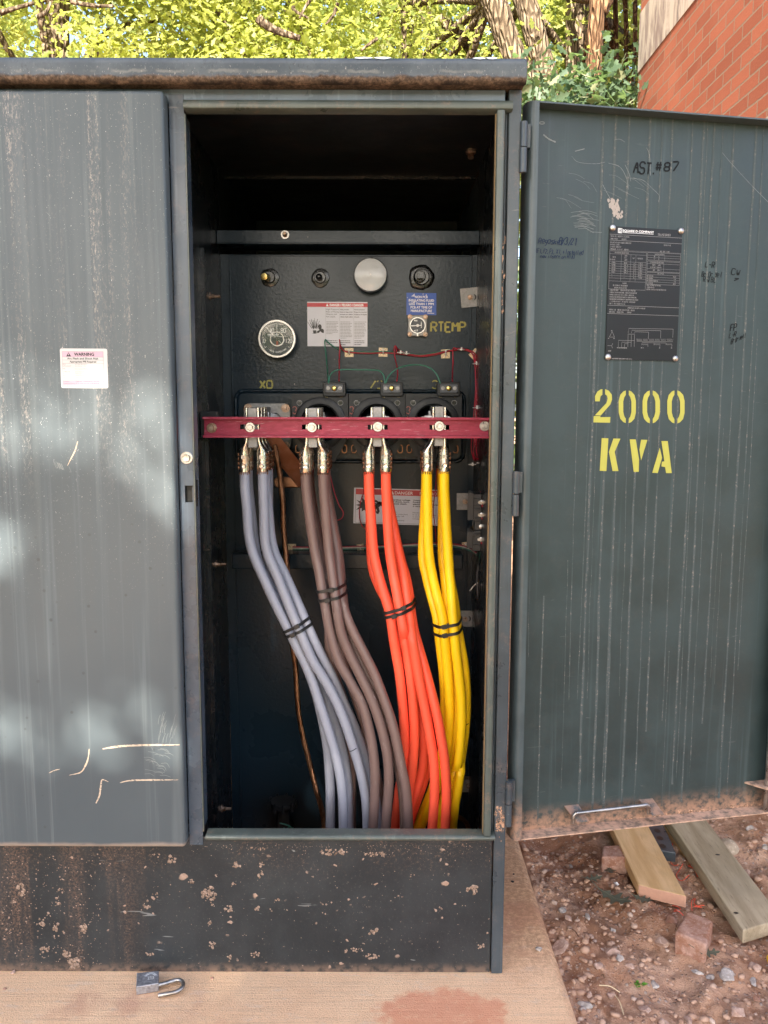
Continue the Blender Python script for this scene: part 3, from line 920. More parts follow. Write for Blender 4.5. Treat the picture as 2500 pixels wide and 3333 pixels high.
# --- inside the compartment
m = MB(); m.box(-.436, -.427, .0125, .5485, .0, 1.84); m.box(-.4268, -.418, .30, .312, .0, 1.60)
m.build('barrier', M['inside'], cab)
m = MB(); m.box(.2405, .2465, .0125, .5485, .0, 1.84)
m.build('liner', M['inside'], cab)
m = MB(); m.box(-.4265, .2400, .55, .566, .0, 1.6255)
tank = m.build('tank_wall', M['tank'], cab)
m = MB(); m.box(.2235, .2275, .5465, .5498, .02, 1.625); m.box(-.4042, -.4002, .5465, .5498, .02, 1.625)
m.box(-.4000, .2232, .5475, .5498, 1.6215, 1.6255)
m.build('tank_seam', M['tank'], cab, bevel=.001)
m = MB(); m.box(-.4265, .2400, .503, .60, 1.6435, 1.678); m.box(-.4265, .2400, .5, .5028, 1.6435, 1.6475)
m.build('tank_rim', M['tank'], cab, bevel=.003)
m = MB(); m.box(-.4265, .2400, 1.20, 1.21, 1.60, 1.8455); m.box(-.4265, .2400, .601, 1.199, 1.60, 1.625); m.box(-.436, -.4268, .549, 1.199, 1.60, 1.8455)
m.build('upper_wall', M['shade_joint'], cab)
m = MB(); m.box(-.4265, .2400, .62, .632, 1.8315, 1.8378)
m.build('ceiling_seam', M['inside'], cab)
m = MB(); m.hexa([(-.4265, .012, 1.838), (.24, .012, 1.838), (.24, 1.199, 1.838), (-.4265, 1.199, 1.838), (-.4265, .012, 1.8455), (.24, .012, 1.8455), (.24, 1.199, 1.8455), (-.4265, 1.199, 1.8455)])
m.build('ceiling_panel', M['shade_joint'], cab)
a, b = P(754, 1803, .48), P(1507, 1854, .48)
m = MB(); m.box(a[0], b[0], .48, .549, b[2], a[2])
m.build('shelf_beam', M['tank'], cab, bevel=.003)
a, b = P(769, 1274, .532), P(1507, 1501, .532)
m = MB(); m.prism(rrect(a[0], b[0], b[2], a[2], .022, 5), front(.532), 0, -.0175)
m.build('bushing_pad', M['tank'], cab, bevel=.006, seg=3)
m = MB()      # weld bead round the pad
bead = [(u, .5335, v) for u, v in rrect(a[0] - .002, b[0] + .002, b[2] - .002, a[2] + .002, .024, 6)]
bead = np.array(bead + [bead[0]]); bb = []
for i in range(len(bead) - 1):
    k = max(2, int(np.linalg.norm(bead[i + 1] - bead[i]) / .006))
    bb += [bead[i] + (bead[i + 1] - bead[i]) * j / k for j in range(k)]
m.tube(bb, [.0042 + .0016 * random.random() for _ in bb], 6)
m.build('weld_bead', M['tank'], cab, smooth=60)

# bolts and square clamp plates on tank rim and inner walls
m = MB(); c = P(928, 764, .503); m.lathe(c, (0, -1, 0), [(.0105, 0), (.0105, .002), (.004, .002)], 20, 1); m.lathe(c, (0, -1, 0), [(.0062, .002), (.0062, .010), (.004, .012), (.004, .022), (.001, .0225)], 10, 0)
m.build('rim_bolt', [M['bolt'], M['steel']], cab, smooth=30)


def plate_bolt(px0, py0, px1, py1, Y, tilt=0.0, mat='alu'):
    a, b = P(px0, py0, Y), P(px1, py1, Y)
    cx, cz, h = (a[0] + b[0]) / 2, (a[2] + b[2]) / 2, abs(a[2] - b[2]) / 2
    w = h * .98
    ct, st = math.cos(tilt), math.sin(tilt)
    fn = lambda u, v, d: (cx + u * ct - v * st, Y - d, cz + u * st + v * ct)
    mb = MB(); mb.prism([(-w, -h), (w, -h), (w, h), (-w, h)], fn, 0, .003, 0)
    mb.prism(rrect(-.011, .017, -.0075, .0075, .007), fn, .0031, .0034, 2)
    mb.lathe(fn(0, 0, .003), (0, -1, 0), [(.012, 0), (.012, .002), (.007, .002)], 20, 0)
    mb.lathe(fn(0, 0, .003), (0, -1, 0), [(.0068, .002), (.0068, .008), (.0045, .008), (.0045, .018), (.001, .0185)], 8, 1)
    return fin(mb.build('clamp_plate', [M[mat], M['bolt'], M['black']], cab, smooth=30))


plate_bolt(1503, 937, 1556, 1000, .545, .1)
plate_bolt(1489, 1605, 1537, 1659, .545)
plate_bolt(1490, 1987, 1536, 2039, .545)
plate_bolt(1502, 2527, 1545, 2577, .545, 0, 'steel')
c = P(1530, 482, .40)
m = MB(); m.hexa([(c[0] - .035, .38, c[2] - .008), (c[0], .36, c[2] - .014), (c[0] + .035, .38, c[2] - .008), (c[0], .42, c[2] + .004)] +
                 [(c[0] - .035, .38, c[2] - .005), (c[0], .36, c[2] - .011), (c[0] + .035, .38, c[2] - .005), (c[0], .42, c[2] + .007)])
m.lathe((c[0], .385, c[2] - .007), (0, -.3, -1), [(.012, 0), (.012, .01), (.007, .012), (.007, .022)], 12)
m.build('ceiling_bracket', M['bolt'], cab)
for px, py in ((740, 1836), (757, 2632), (712, 965)):
    c = P(px, py, .40)
    m = MB(); m.lathe((-.4268, .40, c[2]), (1, 0, 0), [(.010, 0), (.010, .003), (.006, .003), (.006, .011), (.004, .012), (.004, .026), (.001, .0265)], 10)
    m.build('barrier_bolt', M['bolt'], cab, smooth=30)


def pxr(r, Y=.55): return r / FPX * (Y + CAMD) * 1.0


def blob(mb, c, r, Y, h, m=0, n=22, seed=1):
    rs = random.Random(seed); ph = rs.uniform(0, 6)
    o = [(c[0] + r * (1 + .05 * math.sin(3 * q + ph) + rs.uniform(-.05, .05)) * math.cos(q), c[2] + r * (1 + .06 * math.sin(2 * q + ph) + rs.uniform(-.05, .05)) * math.sin(q)) for q in np.linspace(0, 2 * math.pi, n, endpoint=False)]
    fn = front(Y)
    i = [(c[0] + (u - c[0]) * .75, c[2] + (v - c[2]) * .75) for u, v in o]
    vs = [fn(u, v, 0) for u, v in o] + [fn(c[0] + (u - c[0]) * .95, c[2] + (v - c[2]) * .95, h * .7) for u, v in o] + [fn(u, v, h) for u, v in i]
    k = len(o)
    fs = [(a + e * k, (a + 1) % k + e * k, (a + 1) % k + (e + 1) * k, a + (e + 1) * k) for e in (0, 1) for a in range(k)] + [tuple(2 * k + a for a in range(k))]
    mb.add(vs, fs, m)


for px, py, r, kind, sd in ((878, 904, 30, 'brass', 1), (1043, 905, 29, 'stub', 2), (1371, 903, 41, 'square', 3)):
    c = P(px, py, .5498); R = pxr(r)
    pl = MB(); blob(pl, c, R, .5498, .004, 0, seed=sd)
    pl.lathe((c[0], .546, c[2]), (0, -1, 0), [(R * .62, 0), (R * .62, .006), (R * .55, .010), (R * .42, .010)], 24, 0)
    o = pl.build('fill_plug', M['tar'], cab, smooth=50)
    c2 = P(px - 4, py - 3, .53)
    e = MB()
    if kind == 'brass':
        e.lathe((c2[0] - .004, .537, c2[2]), (-.12, -1, -.1), [(R * .34, 0), (R * .34, .02), (R * .40, .021), (R * .40, .030), (R * .34, .033), (R * .05, .034)], 20)
        e.build('brass_cap', M['brass'], o, smooth=35)
    elif kind == 'stub':
        e.lathe((c2[0], .537, c2[2]), (0, -1, 0), [(R * .36, 0), (R * .36, .014), (R * .22, .016), (R * .22, .026), (R * .14, .028), (R * .1, .02)], 20)
        e.build('stub', M['tar'], o, smooth=35)
    else:
        s = R * .24
        e.lathe((c2[0], .537, c2[2]), (0, -1, 0), [(R * .44, 0), (R * .44, .012), (R * .38, .014), (R * .2, .014)], 24)
        e.box(c2[0] - s, c2[0] + s, .50, .523, c2[2] - s, c2[2] + s)
        e.build('square_head', M['tar'], o, smooth=35)

# worn stencils on the tank wall
fb = front(.5497)


def BW(px, py, Y=.5497):
    p = P(px, py, Y); return p[0], p[2]


def stencil(mb, text, x0, y0, x1, y1, wpx, erode=0.0, m=0, seed=5):
    """stencil capitals as thick strokes with gaps, between photo pixels"""
    rs = random.Random(seed)
    a, b = BW(x0, y1), BW(x1, y0)
    h = b[1] - a[1]; n = len(text); u = h / 6
    pitch = (b[0] - a[0] + .25 * (b[0] - a[0]) / n) / n
    sx = pitch * .78 / (4 * u); w = wpx / FPX * 2.3
    for k, ch in enumerate(text):
        for st in GL[ch].split(','):
            st = st.replace(' ', '')
            pts = [(a[0] + k * pitch + int(st[i]) * sx * u, a[1] + (int(st[i + 1]) - 2) * u) for i in range(0, len(st) - 1, 2)]
            for p, q in zip(pts[:-1], pts[1:]):
                p, q = np.array(p), np.array(q)
                L = np.linalg.norm(q - p)
                if rs.random() < erode: continue
                d = (q - p) / (L + 1e-9)
                e = min(w * .22, L * .2)
                mb.ribbon([p + d * e * (1 if L > 2.5 * u else -.2), q - d * e * (1 if L > 2.5 * u else -.2)], w * rs.uniform(.8, 1.1), fb, rs.uniform(0, .00004), m)


m = MB()
stencil(m, 'RTEMP', 1403, 1049, 1514, 1080, 6, 0.0)
stencil(m, 'X0', 846, 1239, 886, 1264, 6, 0.0)
stencil(m, 'X2', 1206, 1239, 1244, 1264, 4, .6, seed=2)
stencil(m, 'X3', 1386, 1239, 1424, 1264, 4, .35, seed=4)
stencil(m, 'X1', 1040, 1239, 1060, 1264, 3, .9, seed=9)
m.build('stencil_marks', M['oldstencil'], tank)

# drain valve low on the tank
c = P(922, 2605, .50)
v = MB(); v.tube([(c[0], .549, c[2] - .10), (c[0], .50, c[2] - .10), (c[0], .485, c[2] - .07), (c[0], .485, c[2] - .02)], [.024, .024, .022, .016], 16)
v.lathe((c[0], .485, c[2] - .12), (0, 0, 1), [(.03, 0), (.03, .02), (.026, .022)], 8)
o = v.build('drain_valve', M['black'], cab, smooth=40)
h = MB(); h.lathe((c[0], .485, c[2] - .012), (0, 0, 1), [(.012, 0), (.034, .004), (.036, .012), (.034, .018), (.012, .016)], 24)
for k in range(9):
    q = 2 * math.pi * k / 9
    x, y = c[0] + .036 * math.cos(q), .485 + .036 * math.sin(q)
    h.lathe((x, y, c[2] - .014), (0, 0, 1), [(.005, 0), (.0055, .01), (.004, .024), (.001, .026)], 8)
h.build('handwheel', M['rubber'], o, smooth=40)
w = MB(); w.tube(spline([(c[0] - .03, .46, c[2] - .11), (c[0] - .005, .455, c[2] - .075), (c[0] + .02, .46, c[2] - .055), (c[0] - .005, .458, c[2] - .045), (c[0] + .03, .462, c[2] - .06), (c[0] + .02, .462, c[2] - .07), (c[0] + .005, .46, c[2] - .06)], 40), .0014, 6)
w.build('seal_wire', M['wire_green'], o, smooth=60)

# --- bushings: neutral flange and three round ones behind the black transformers
SP = {'gray': (821, 1328, 1457), 'brown': (1017, 1328, 1457), 'orange': (1229, 1325, 1454), 'yellow': (1430, 1323, 1452)}
SPX = {}
c0, c1 = P(794, 1463, .515), P(946, 1316, .515)
f = MB(); cx, cz = (c0[0] + c1[0]) / 2, (c0[2] + c1[2]) / 2; hw = (c1[0] - c0[0]) / 2
oc = [(cx + (u - cx), cz + (v - cz)) for u, v in rrect(cx - hw, cx + hw, cz - hw, cz + hw, .018, 8)]
k = len(oc)
ang = [math.atan2(v - cz, u - cx) for u, v in oc]
ic = [(cx + .044 * math.cos(q), cz + .044 * math.sin(q)) for q in ang]
f.ring(oc, ic, front(.531), 0, .016)
bg = fin(f.build('bushing', M['alu'], cab, bevel=.003, seg=2))
f = MB(); f.prism(rrect(cx - .034, cx + .030, cz + .044, cz + .056, .004), front(.515), 0, .003)
f.lathe((cx, .531, cz), (0, -1, 0), [(.0435, 0), (.0435, .006), (.030, .03), (.022, .05)], 28, 1)
f.build('bell', [M['alu'], M['cream']], bg, smooth=30)
for sx in (-1, 1):
    for sz in (-1, 1):
        f = MB(); f.lathe((cx + sx * .049, .514, cz + sz * .049), (0, -1, 0), [(.0115, 0), (.0115, .003), (.0085, .003), (.0085, .010), (.005, .010), (.005, .018), (.001, .0185)], 8)
        f.build('nut', M['bolt'], bg, smooth=30)
for nm, px in (('brown', 1043), ('orange', 1228), ('yellow', 1411)):
    c = P(px, 1378, .50)
    f = MB(); f.lathe((c[0], .531, c[2]), (0, -1, 0), [(.050, 0), (.048, .02), (.036, .05), (.028, .075), (.02, .08)], 28)
    f.build('bushing', M['rubber'], cab, smooth=40)
for nm, (px, ya, yb) in SP.items():
    a, b = P(px, ya, .26), P(px, yb, .26)
    SPX[nm] = a[0]
    f = MB(); f.box(a[0] - .0105, a[0] + .0105, .258, .505, b[2], a[2])
    for r in range(4): f.box(a[0] - .0107, a[0] + .0107, .29 + r * .05, .2925 + r * .05, b[2] + .001, a[2] - .001, 0)
    o = f.build('terminal_spade', M['alu'], cab, bevel=.0018)
    for r in range(4):
        for s in (-1, 1):
            f = MB()
            x = a[0] + s * .017
            f.lathe((x, .272 + r * .05, a[2] - .030), (s, 0, 0), [(.0095, 0), (.0095, .002), (.0068, .002), (.0068, .010), (.0042, .010), (.0042, .017)], 6)
            f.lathe((x - s * .0035, .285 + r * .05, a[2] - .0165), (0, 0, 1), [(.0028, -.02), (.0028, .004), (.001, .005)], 8)
            f.build('stud_nut', M['zinc'], o, smooth=30)

# copper ground strap off the neutral bushing
f = MB()
p0, p1 = P(868, 1408, .40), P(1000, 1572, .52)
dv = nrm(p1 - p0); side = nrm(np.cross(dv, (0, 1, .2)))
for k, (off, th) in enumerate(((0, .0018), (-.004, .0012), (-.0075, .0012), (-.011, .0012))):
    q = [p0 + side * s * .020 + np.array([0, off * -1.2, 0]) + side * off * .8 for s in (-1, 1)] + [p1 + side * s * .020 + np.array([0, off * -1.2, 0]) + side * off * .8 for s in (1, -1)]
    f.hexa([x for x in q] + [x + np.array([0, -th, .0005]) for x in q])
f.build('ground_strap', M['copper'], cab)
a, b = P(890, 1553, .53), P(985, 1588, .53)
f = MB(); f.prism(rrect(a[0], b[0], b[2], a[2], .012), front(.545), 0, .012)
f.build('ground_pad', M['oldcopper'], cab, bevel=.003)

# ------------------------------------------------------------------ the open door
W_D = .660
m = MB(); m.box(.004, W_D, .035, .038, .3055, 1.829)
od = m.build('open_door', M['inner_door'], None)
od.parent = cab; od.location = DO; od.rotation_euler = (0, 0, DA)
LOCAL.add(od.name)
# rims: left one curls back over the edge, top and bottom are plain flanges
prof = [(0, .038), (0, .020), (.0009, .012), (.0032, .0055), (.0065, .0018), (.0105, 0), (.0205, 0), (.0205, .0028), (.0115, .0028), (.0075, .0055), (.0048, .010), (.0038, .016), (.0038, .0345), (.0038, .038)]
m = MB(); m.prism(prof, lambda u, v, d: (u, v, d), .3035, 1.8305)
fin(m.build('hinge_rim', M['door_rim'], od, smooth=40))
prof = [(W_D, .038), (W_D, 0), (W_D - .0265, 0), (W_D - .0265, .003), (W_D - .0032, .003), (W_D - .0032, .038)]
m = MB(); m.prism(prof, lambda u, v, d: (u, v, d), .3035, 1.8305)
fin(m.build('latch_rim', M['door_rim'], od))
m = MB(); m.box(.0209, W_D - .0268, .0, .0348, 1.8275, 1.8305)
m.build('top_flange', M['door_rim'], od)
m = MB(); m.box(.0209, W_D - .0268, .0, .0348, .3035, .3062)
m.build('bottom_flange', M['door_clay'], od)
fdr = lambda u, v, d: (u, .035 - d, v)

# stains, scratches, writing on the door's inside
dr = MB(); rs = random.Random(11)
z8 = lambda u, v: (1600 + u * .5425, 600 + v * .5425)
zt2 = lambda u, v: (1600 + u * .5425, 300 + v * .5425)
for u, w in ((570, 6), (640, 5), (672, 16), (750, 16), (830, 15), (955, 15), (1030, 10), (1090, 12), (1210, 9), (1280, 15), (1342, 14), (1300, 6), (1395, 6), (1462, 13), (1595, 15), (1640, 8), (700, 4), (900, 5)):
    du, dz = DP(*zt2(u, 110))
    n = 60; zs = np.linspace(1.8272, .335 + rs.uniform(0, .25) * (rs.random() < .4), n)
    wob = np.cumsum([rs.gauss(0, .00035) for _ in range(n)])
    if u in (570, 640, 700, 900): zs = np.linspace(1.8272 - rs.uniform(0, .4), .6, n)
    pts = [(du + wob[i] - wob[0], zs[i]) for i in range(n)]
    wd = np.array([w * .00034 * rs.uniform(.55, 1.15) for _ in range(n)])
    dr.ribbon(pts, wd, fdr, .0003 + u * 1e-7)
for k in range(12):
    du = rs.uniform(.03, .62); z1 = rs.uniform(.5, 1.75); n = 24
    zs = np.linspace(z1, z1 - rs.uniform(.15, .8), n); zs = np.maximum(zs, .33)
    wob = np.cumsum([rs.gauss(0, .0003) for _ in range(n)])
    dr.ribbon([(du + wob[i], zs[i]) for i in range(n)], rs.uniform(.0008, .003), fdr, .0002 + k * 1e-6)
dr.build('rain_runs', M['drip'], od)

m = MB(); rs = random.Random(4)
Dz = lambda pts: [DP(*zt2(*p)) for p in pts]
for pts, w in (([(930, 333), (945, 370), (950, 420), (952, 500)], .0011), ([(740, 285), (770, 283), (800, 300)], .0008), ([(800, 435), (825, 490), (835, 535)], .001), ([(700, 425), (770, 450), (810, 520), (820, 585)], .001),
               ([(665, 553), (690, 600), (715, 645)], .0012), ([(1383, 362), (1440, 430), (1560, 560), (1659, 660)], .001), ([(480, 385), (520, 420), (620, 430), (680, 420)], .0007),
               ([(850, 515), (910, 530), (960, 575), (1005, 620), (1000, 660)], .0008), ([(590, 838), (660, 842)], .001), ([(310, 255), (345, 282), (385, 300)], .003), ([(500, 355), (558, 340)], .0015)):
    q = spline(Dz(pts), 24)
    m.ribbon(q, [w * rs.uniform(.5, 1.2) for _ in range(24)], fdr, .0005)
for k in range(16):
    u0 = rs.uniform(470, 540); v0 = 715 + k * 7
    m.ribbon(spline(Dz([(u0, v0), (u0 + 50, v0 + rs.uniform(-6, 3)), (u0 + rs.uniform(80, 120), v0 + rs.uniform(10, 26))]), 10), .0006, fdr, .0005 + k * 1e-6)
for k in range(14):
    u0 = rs.uniform(380, 900); v0 = rs.uniform(470, 640)
    m.ribbon(spline(Dz([(u0, v0), (u0 + 50, v0 + rs.uniform(8, 25)), (u0 + rs.uniform(80, 130), v0 + rs.uniform(30, 70))]), 8), .0004, fdr, .0005 + k * 1e-6)
o_ = [DP(*zt2(302 + 15 * math.cos(q), 185 + 7 * math.sin(q))) for q in np.linspace(0, 6.28, 14)]
m.ribbon(o_, .002, fdr, .0006)
m.build('scratches', M['scuff'], od)
m = MB()
for k in range(90):
    t_ = rs.random(); u0, v0 = 730 + rs.gauss(0, 14) + t_ * 25, 650 + t_ * 100 + rs.gauss(0, 6)
    c = DP(*zt2(u0, v0)); r = rs.uniform(.0008, .004)
    m.flat([(c[0] + r * math.cos(q) * rs.uniform(.5, 1.2), c[1] + 1.3 * r * math.sin(q) * rs.uniform(.5, 1.2)) for q in np.linspace(0, 6.28, 8)[:-1]], fdr, .0004 + k * 1e-6, 1)
# clay streaks at the foot of the panel
for (u, w_, h_) in ((700, 12, 95), (825, 32, 70), (935, 26, 55), (1262, 24, 80), (1410, 26, 60), (565, 12, 50), (300, 60, 30), (330, 120, 20), (150, 90, 30), (1090, 80, 14), (1000, 240, 18), (1350, 220, 22), (1560, 100, 30), (450, 200, 14), (760, 120, 16)):
    px, py = 2000 + u * .3014, 2600 + (330 - u * .068) * .3014
    n = 9
    for i in range(n):
        t_ = i / n
        a_ = DP(px - w_ * .15 * (1 - t_ * .7) + rs.uniform(-3, 3), py - h_ * .3014 * t_)
        b_ = DP(px + w_ * .15 * (1 - t_ * .7) + rs.uniform(-3, 3), py - h_ * .3014 * t_)
        za, zc = max(a_[1], .3066), max(a_[1], .3066) + h_ * .0003 / n * 3
        m.flat([(a_[0], za), (b_[0], za), (b_[0] + rs.uniform(-.004, .004), zc), (a_[0] + rs.uniform(-.004, .004), zc)], fdr, .0007 + i * 3e-6)
m.build('clay_stains', [M['claysplat'], M['scrape']], od)

# stencil 2000 KVA
m = MB()
V8 = lambda pts: [DP(*z8(*p)) for p in pts]
def zero(x0, x1, y0, y1):
    c = (x0 + x1) / 2; g = 9; t = 27
    L = [(c - g, y0), (c - 24, y0 + 6), (x0 + 9, y0 + 26), (x0, y0 + 62), (x0, y1 - 62), (x0 + 9, y1 - 26), (c - 24, y1 - 6), (c - g, y1), (c - g, y1 - 26), (c - 18, y1 - 40), (x0 + t, y1 - 66), (x0 + t, y0 + 66), (c - 18, y0 + 40), (c - g, y0 + 26)]
    return L, [(2 * c - u, v) for u, v in L][::-1]
polys = [[(620, 1302), (620, 1270), (634, 1244), (652, 1231), (664, 1229), (664, 1262), (653, 1272), (648, 1302)],
         [(680, 1229), (702, 1238), (720, 1262), (722, 1290), (712, 1320), (654, 1387), (620, 1385), (688, 1312), (696, 1286), (692, 1268), (680, 1260)],
         [(612, 1390), (652, 1390), (652, 1397), (712, 1396), (710, 1430), (610, 1428)],
         [(660, 1522), (700, 1524), (688, 1720), (648, 1718)], [(730, 1525), (772, 1526), (738, 1605), (760, 1720), (725, 1720), (703, 1605)],
         [(828, 1530), (864, 1530), (884, 1650), (882, 1725), (852, 1725)], [(896, 1532), (934, 1533), (896, 1657), (886, 1592)],
         [(1008, 1580), (1022, 1640), (996, 1732), (963, 1730)], [(1018, 1540), (1056, 1540), (1080, 1732), (1046, 1732), (1040, 1696), (1018, 1692), (1021, 1664), (1036, 1662)]]
for x0_, x1_, y0_, y1_ in ((762, 865, 1237, 1432), (905, 1009, 1237, 1433), (1053, 1157, 1237, 1434)): polys += zero(x0_, x1_, y0_, y1_)
for i, p in enumerate(polys): m.flat(V8(p), fdr, .0009)
m.build('stencil_lettering', M['stencil'], od)


def hand(mb, text, px, py, hpx, wpx, m=0, sx=.9, space=1.3, slant=.12, jit=.09, seed=1, tilt=0.0, z=z8):
    a = DP(*z(px, py)); b = DP(*z(px, py - hpx))
    h = b[1] - a[1]; t = math.tan(tilt)
    fn = lambda u, v, d: fdr(u, v + (u - a[0]) * t, d)
    strokes(mb, text, fn, a[0], a[1], h, wpx * .00056, .0010, m, sx, space, slant, jit, random.Random(seed))


MW = lambda q: q.build('marker_writing', [M['marker'], M['bluepen']], od)
m = MB()
hand(m, 'AST.', 848, 487, 66, 5.5, 0, .75, 1.28, .1, .05, 2, z=zt2); hand(m, '#87', 985, 470, 52, 5.5, 0, 1.05, 1.5, .1, .06, 3, z=zt2)
MW(m); m = MB()
hand(m, 'Regasket', 280, 353, 32, 2.2, 1, .72, 1.35, .25, .1, 4); hand(m, '6/3/21', 402, 362, 40, 2.4, 1, .6, 1.25, .15, .1, 5)
hand(m, '(F1,F2,F3, X1,+ Installed', 262, 412, 26, 1.7, 1, .58, 1.3, .15, .1, 6); hand(m, 'new insert on H1A)', 292, 440, 20, 1.6, 1, .74, 1.4, .15, .1, 7)
MW(m); m = MB()
hand(m, 'L-R', 1282, 498, 34, 2.8, 0, .75, 1.35, .1, .08, 8)
hand(m, 'Br Or Yel', 1258, 552, 30, 2.2, 0, .62, 1.4, .2, .1, 9); hand(m, 'R W BL', 1268, 585, 30, 2.2, 0, .62, 1.4, .1, .1, 10)
MW(m); m = MB()
hand(m, 'CW', 1438, 542, 34, 2.8, 0, 1.0, 1.5, .1, .08, 11); hand(m, '=', 1452, 592, 34, 3.6, 0, 1.2, 1.4, .2, .25, 12)
MW(m); m = MB()
hand(m, 'FP', 1432, 882, 38, 3.0, 0, .6, 1.4, .15, .08, 13, .1); hand(m, 'L-R', 1426, 922, 28, 2.4, 0, .6, 1.4, .2, .1, 14, .2); hand(m, 'Br Or Yell', 1432, 958, 26, 2.2, 0, .48, 1.3, .2, .12, 15, .4)
MW(m)

# hinges: two knuckles on a pin
for px, ya, yb in ((1703, 395, 562), (1664, 1535, 1680), (1651, 2545, 2690)):
    a, b = P(px, ya, -.008), P(px, yb, -.008); mid = (a[2] + b[2]) / 2
    h = MB(); r = .0072
    h.lathe((.2685, -.006, mid + .001), (0, 0, 1), [(r, 0), (r, a[2] - mid - .001), (r * .5, a[2] - mid)], 18)
    h.lathe((.2680, -.006, b[2]), (0, 0, 1), [(r * .5, 0), (r * 1.04, .0008), (r * 1.04, mid - b[2] - .001)], 18)
    h.box(.2615, .270, -.0035, .004, b[2] + .002, mid - .002); h.box(.267, .2825, .001, .012, mid + .002, a[2] - .002)
    h.build('hinge', M['frame'], cab, smooth=35)

# stay rod on two brackets, and the upright latch rod
pr = lambda px, py, y: (lambda q: (q[0], y, q[1]))(DP(px, py, y))
for px, py in ((1858, 2632), (2100, 2612)):
    h = MB()
    a = pr(px, py, .0345)
    h.hexa([(a[0] - .016, .0345, a[2] + .006), (a[0] + .018, .0345, a[2] + .006), (a[0] + .026, -.004, a[2] - .014), (a[0] - .002, -.004, a[2] - .014)] +
           [(a[0] - .016, .0345, a[2] + .0085), (a[0] + .018, .0345, a[2] + .0085), (a[0] + .026, -.004, a[2] - .0115), (a[0] - .002, -.004, a[2] - .0115)])
    h.build('stay_bracket', M['door_rim'], od)
h = MB(); a, b = pr(1868, 2648, .004), pr(2112, 2622, .004)
h.tube(spline([(a[0], .004, a[2] - .022), (a[0], .004, a[2] - .006), (a[0] + .006, .003, a[2] + .001), (a[0] + .02, .002, a[2] + .0015), (b[0] - .02, .002, b[2] + .003), (b[0] - .006, .003, b[2] + .002), (b[0], .004, b[2] - .004), (b[0], .004, b[2] - .020)], 60), .0042, 10)
h.build('stay_rod', M['steel'], od, smooth=60)
h = MB(); a = pr(2493, 2642, .006); a2 = DP(2494, 2560, .006)
h.tube([(a[0], .006, a[2]), (a[0], .006, a[2] + .006), (a[0] + .001, .006, 1.76)], [.004, .0068, .0068], 14)
h.build('latch_rod', M['zinc'], od, smooth=40)
h = MB(); z_ = a2[1]
h.hexa([(a[0] - .040, .0345, z_ - .002), (a[0] + .02, .0345, z_ - .002), (a[0] + .02, -.006, z_ - .002), (a[0] - .012, -.006, z_ - .002)] + [(a[0] - .040, .0345, z_ + .002), (a[0] + .02, .0345, z_ + .002), (a[0] + .02, -.006, z_ + .002), (a[0] - .012, -.006, z_ + .002)])
h.build('rod_guide', M['door_clay'], od)

# dusty clay on corner post and rim near the lowest hinge
m = MB(); rs = random.Random(8)
for k in range(60):
    c = P(rs.gauss(1628, 8), rs.gauss(2672, 26), -.004); r = rs.uniform(.001, .0045)
    if c[0] > .262 or c[0] < .2395: continue
    m.flat([(c[0] + r * math.cos(q) * rs.uniform(.5, 1.2), c[2] + 1.4 * r * math.sin(q) * rs.uniform(.5, 1.2)) for q in np.linspace(0, 6.28, 8)[:-1]], front(-.0042), .0001 + k * 2e-6)
for k in range(34):
    c = P(1636 + rs.gauss(0, 5) - (k / 34) * 4, 720 + k * 9 + rs.gauss(0, 6), -.004); r = rs.uniform(.001, .0028)
    m.flat([(c[0] + r * math.cos(q) * rs.uniform(.5, 1.2), c[2] + 2.4 * r * math.sin(q) * rs.uniform(.5, 1.2)) for q in np.linspace(0, 6.28, 8)[:-1]], front(-.0042), .0001 + k * 2e-6)
m.build('clay_stains', M['claysplat'], cab)

# ================================================================== labels, gauges, plate
def sheet(mb, fn, w, h, th=.0006, m=0, r=.0015):
    mb.prism(rrect(0, w, 0, h, r, 2), fn, 0.0, th, m)


def rect(mb, fn, x0, x1, y0, y1, d, m):
    mb.flat([(x0, y0), (x1, y0), (x1, y1), (x0, y1)], fn, d, m)


def frame_of(c00, c10, c01, fnorm):
    """plane from lower left, lower right, upper left 3D corners; fnorm points to the viewer"""
    c00, c10, c01 = map(np.asarray, (c00, c10, c01))
    w, h = np.linalg.norm(c10 - c00), np.linalg.norm(c01 - c00)
    ux, uy = nrm(c10 - c00), nrm(c01 - c00)
    nn = nrm(np.cross(ux, uy))
    if nn.dot(fnorm) < 0: nn = -nn
    return (lambda u, v, d: c00 + ux * u + uy * v + nn * d), w, h


def smallprint(mb, fn, x, y, w, lh, n, th, m, seed, last=.6):
    """lines of illegible small print"""
    r = random.Random(seed)
    for i in range(n):
        ww = w * (r.uniform(.82, 1) if i < n - 1 else last * r.uniform(.7, 1))
        u = x
        while u < x + ww:
            L = min(r.uniform(.10, .26) * w, x + ww - u)
            rect(mb, fn, u, u + L, y - i * lh, y - i * lh + th, .0009, m)
            u += L + w * .025


def sit(o, name=None): return o


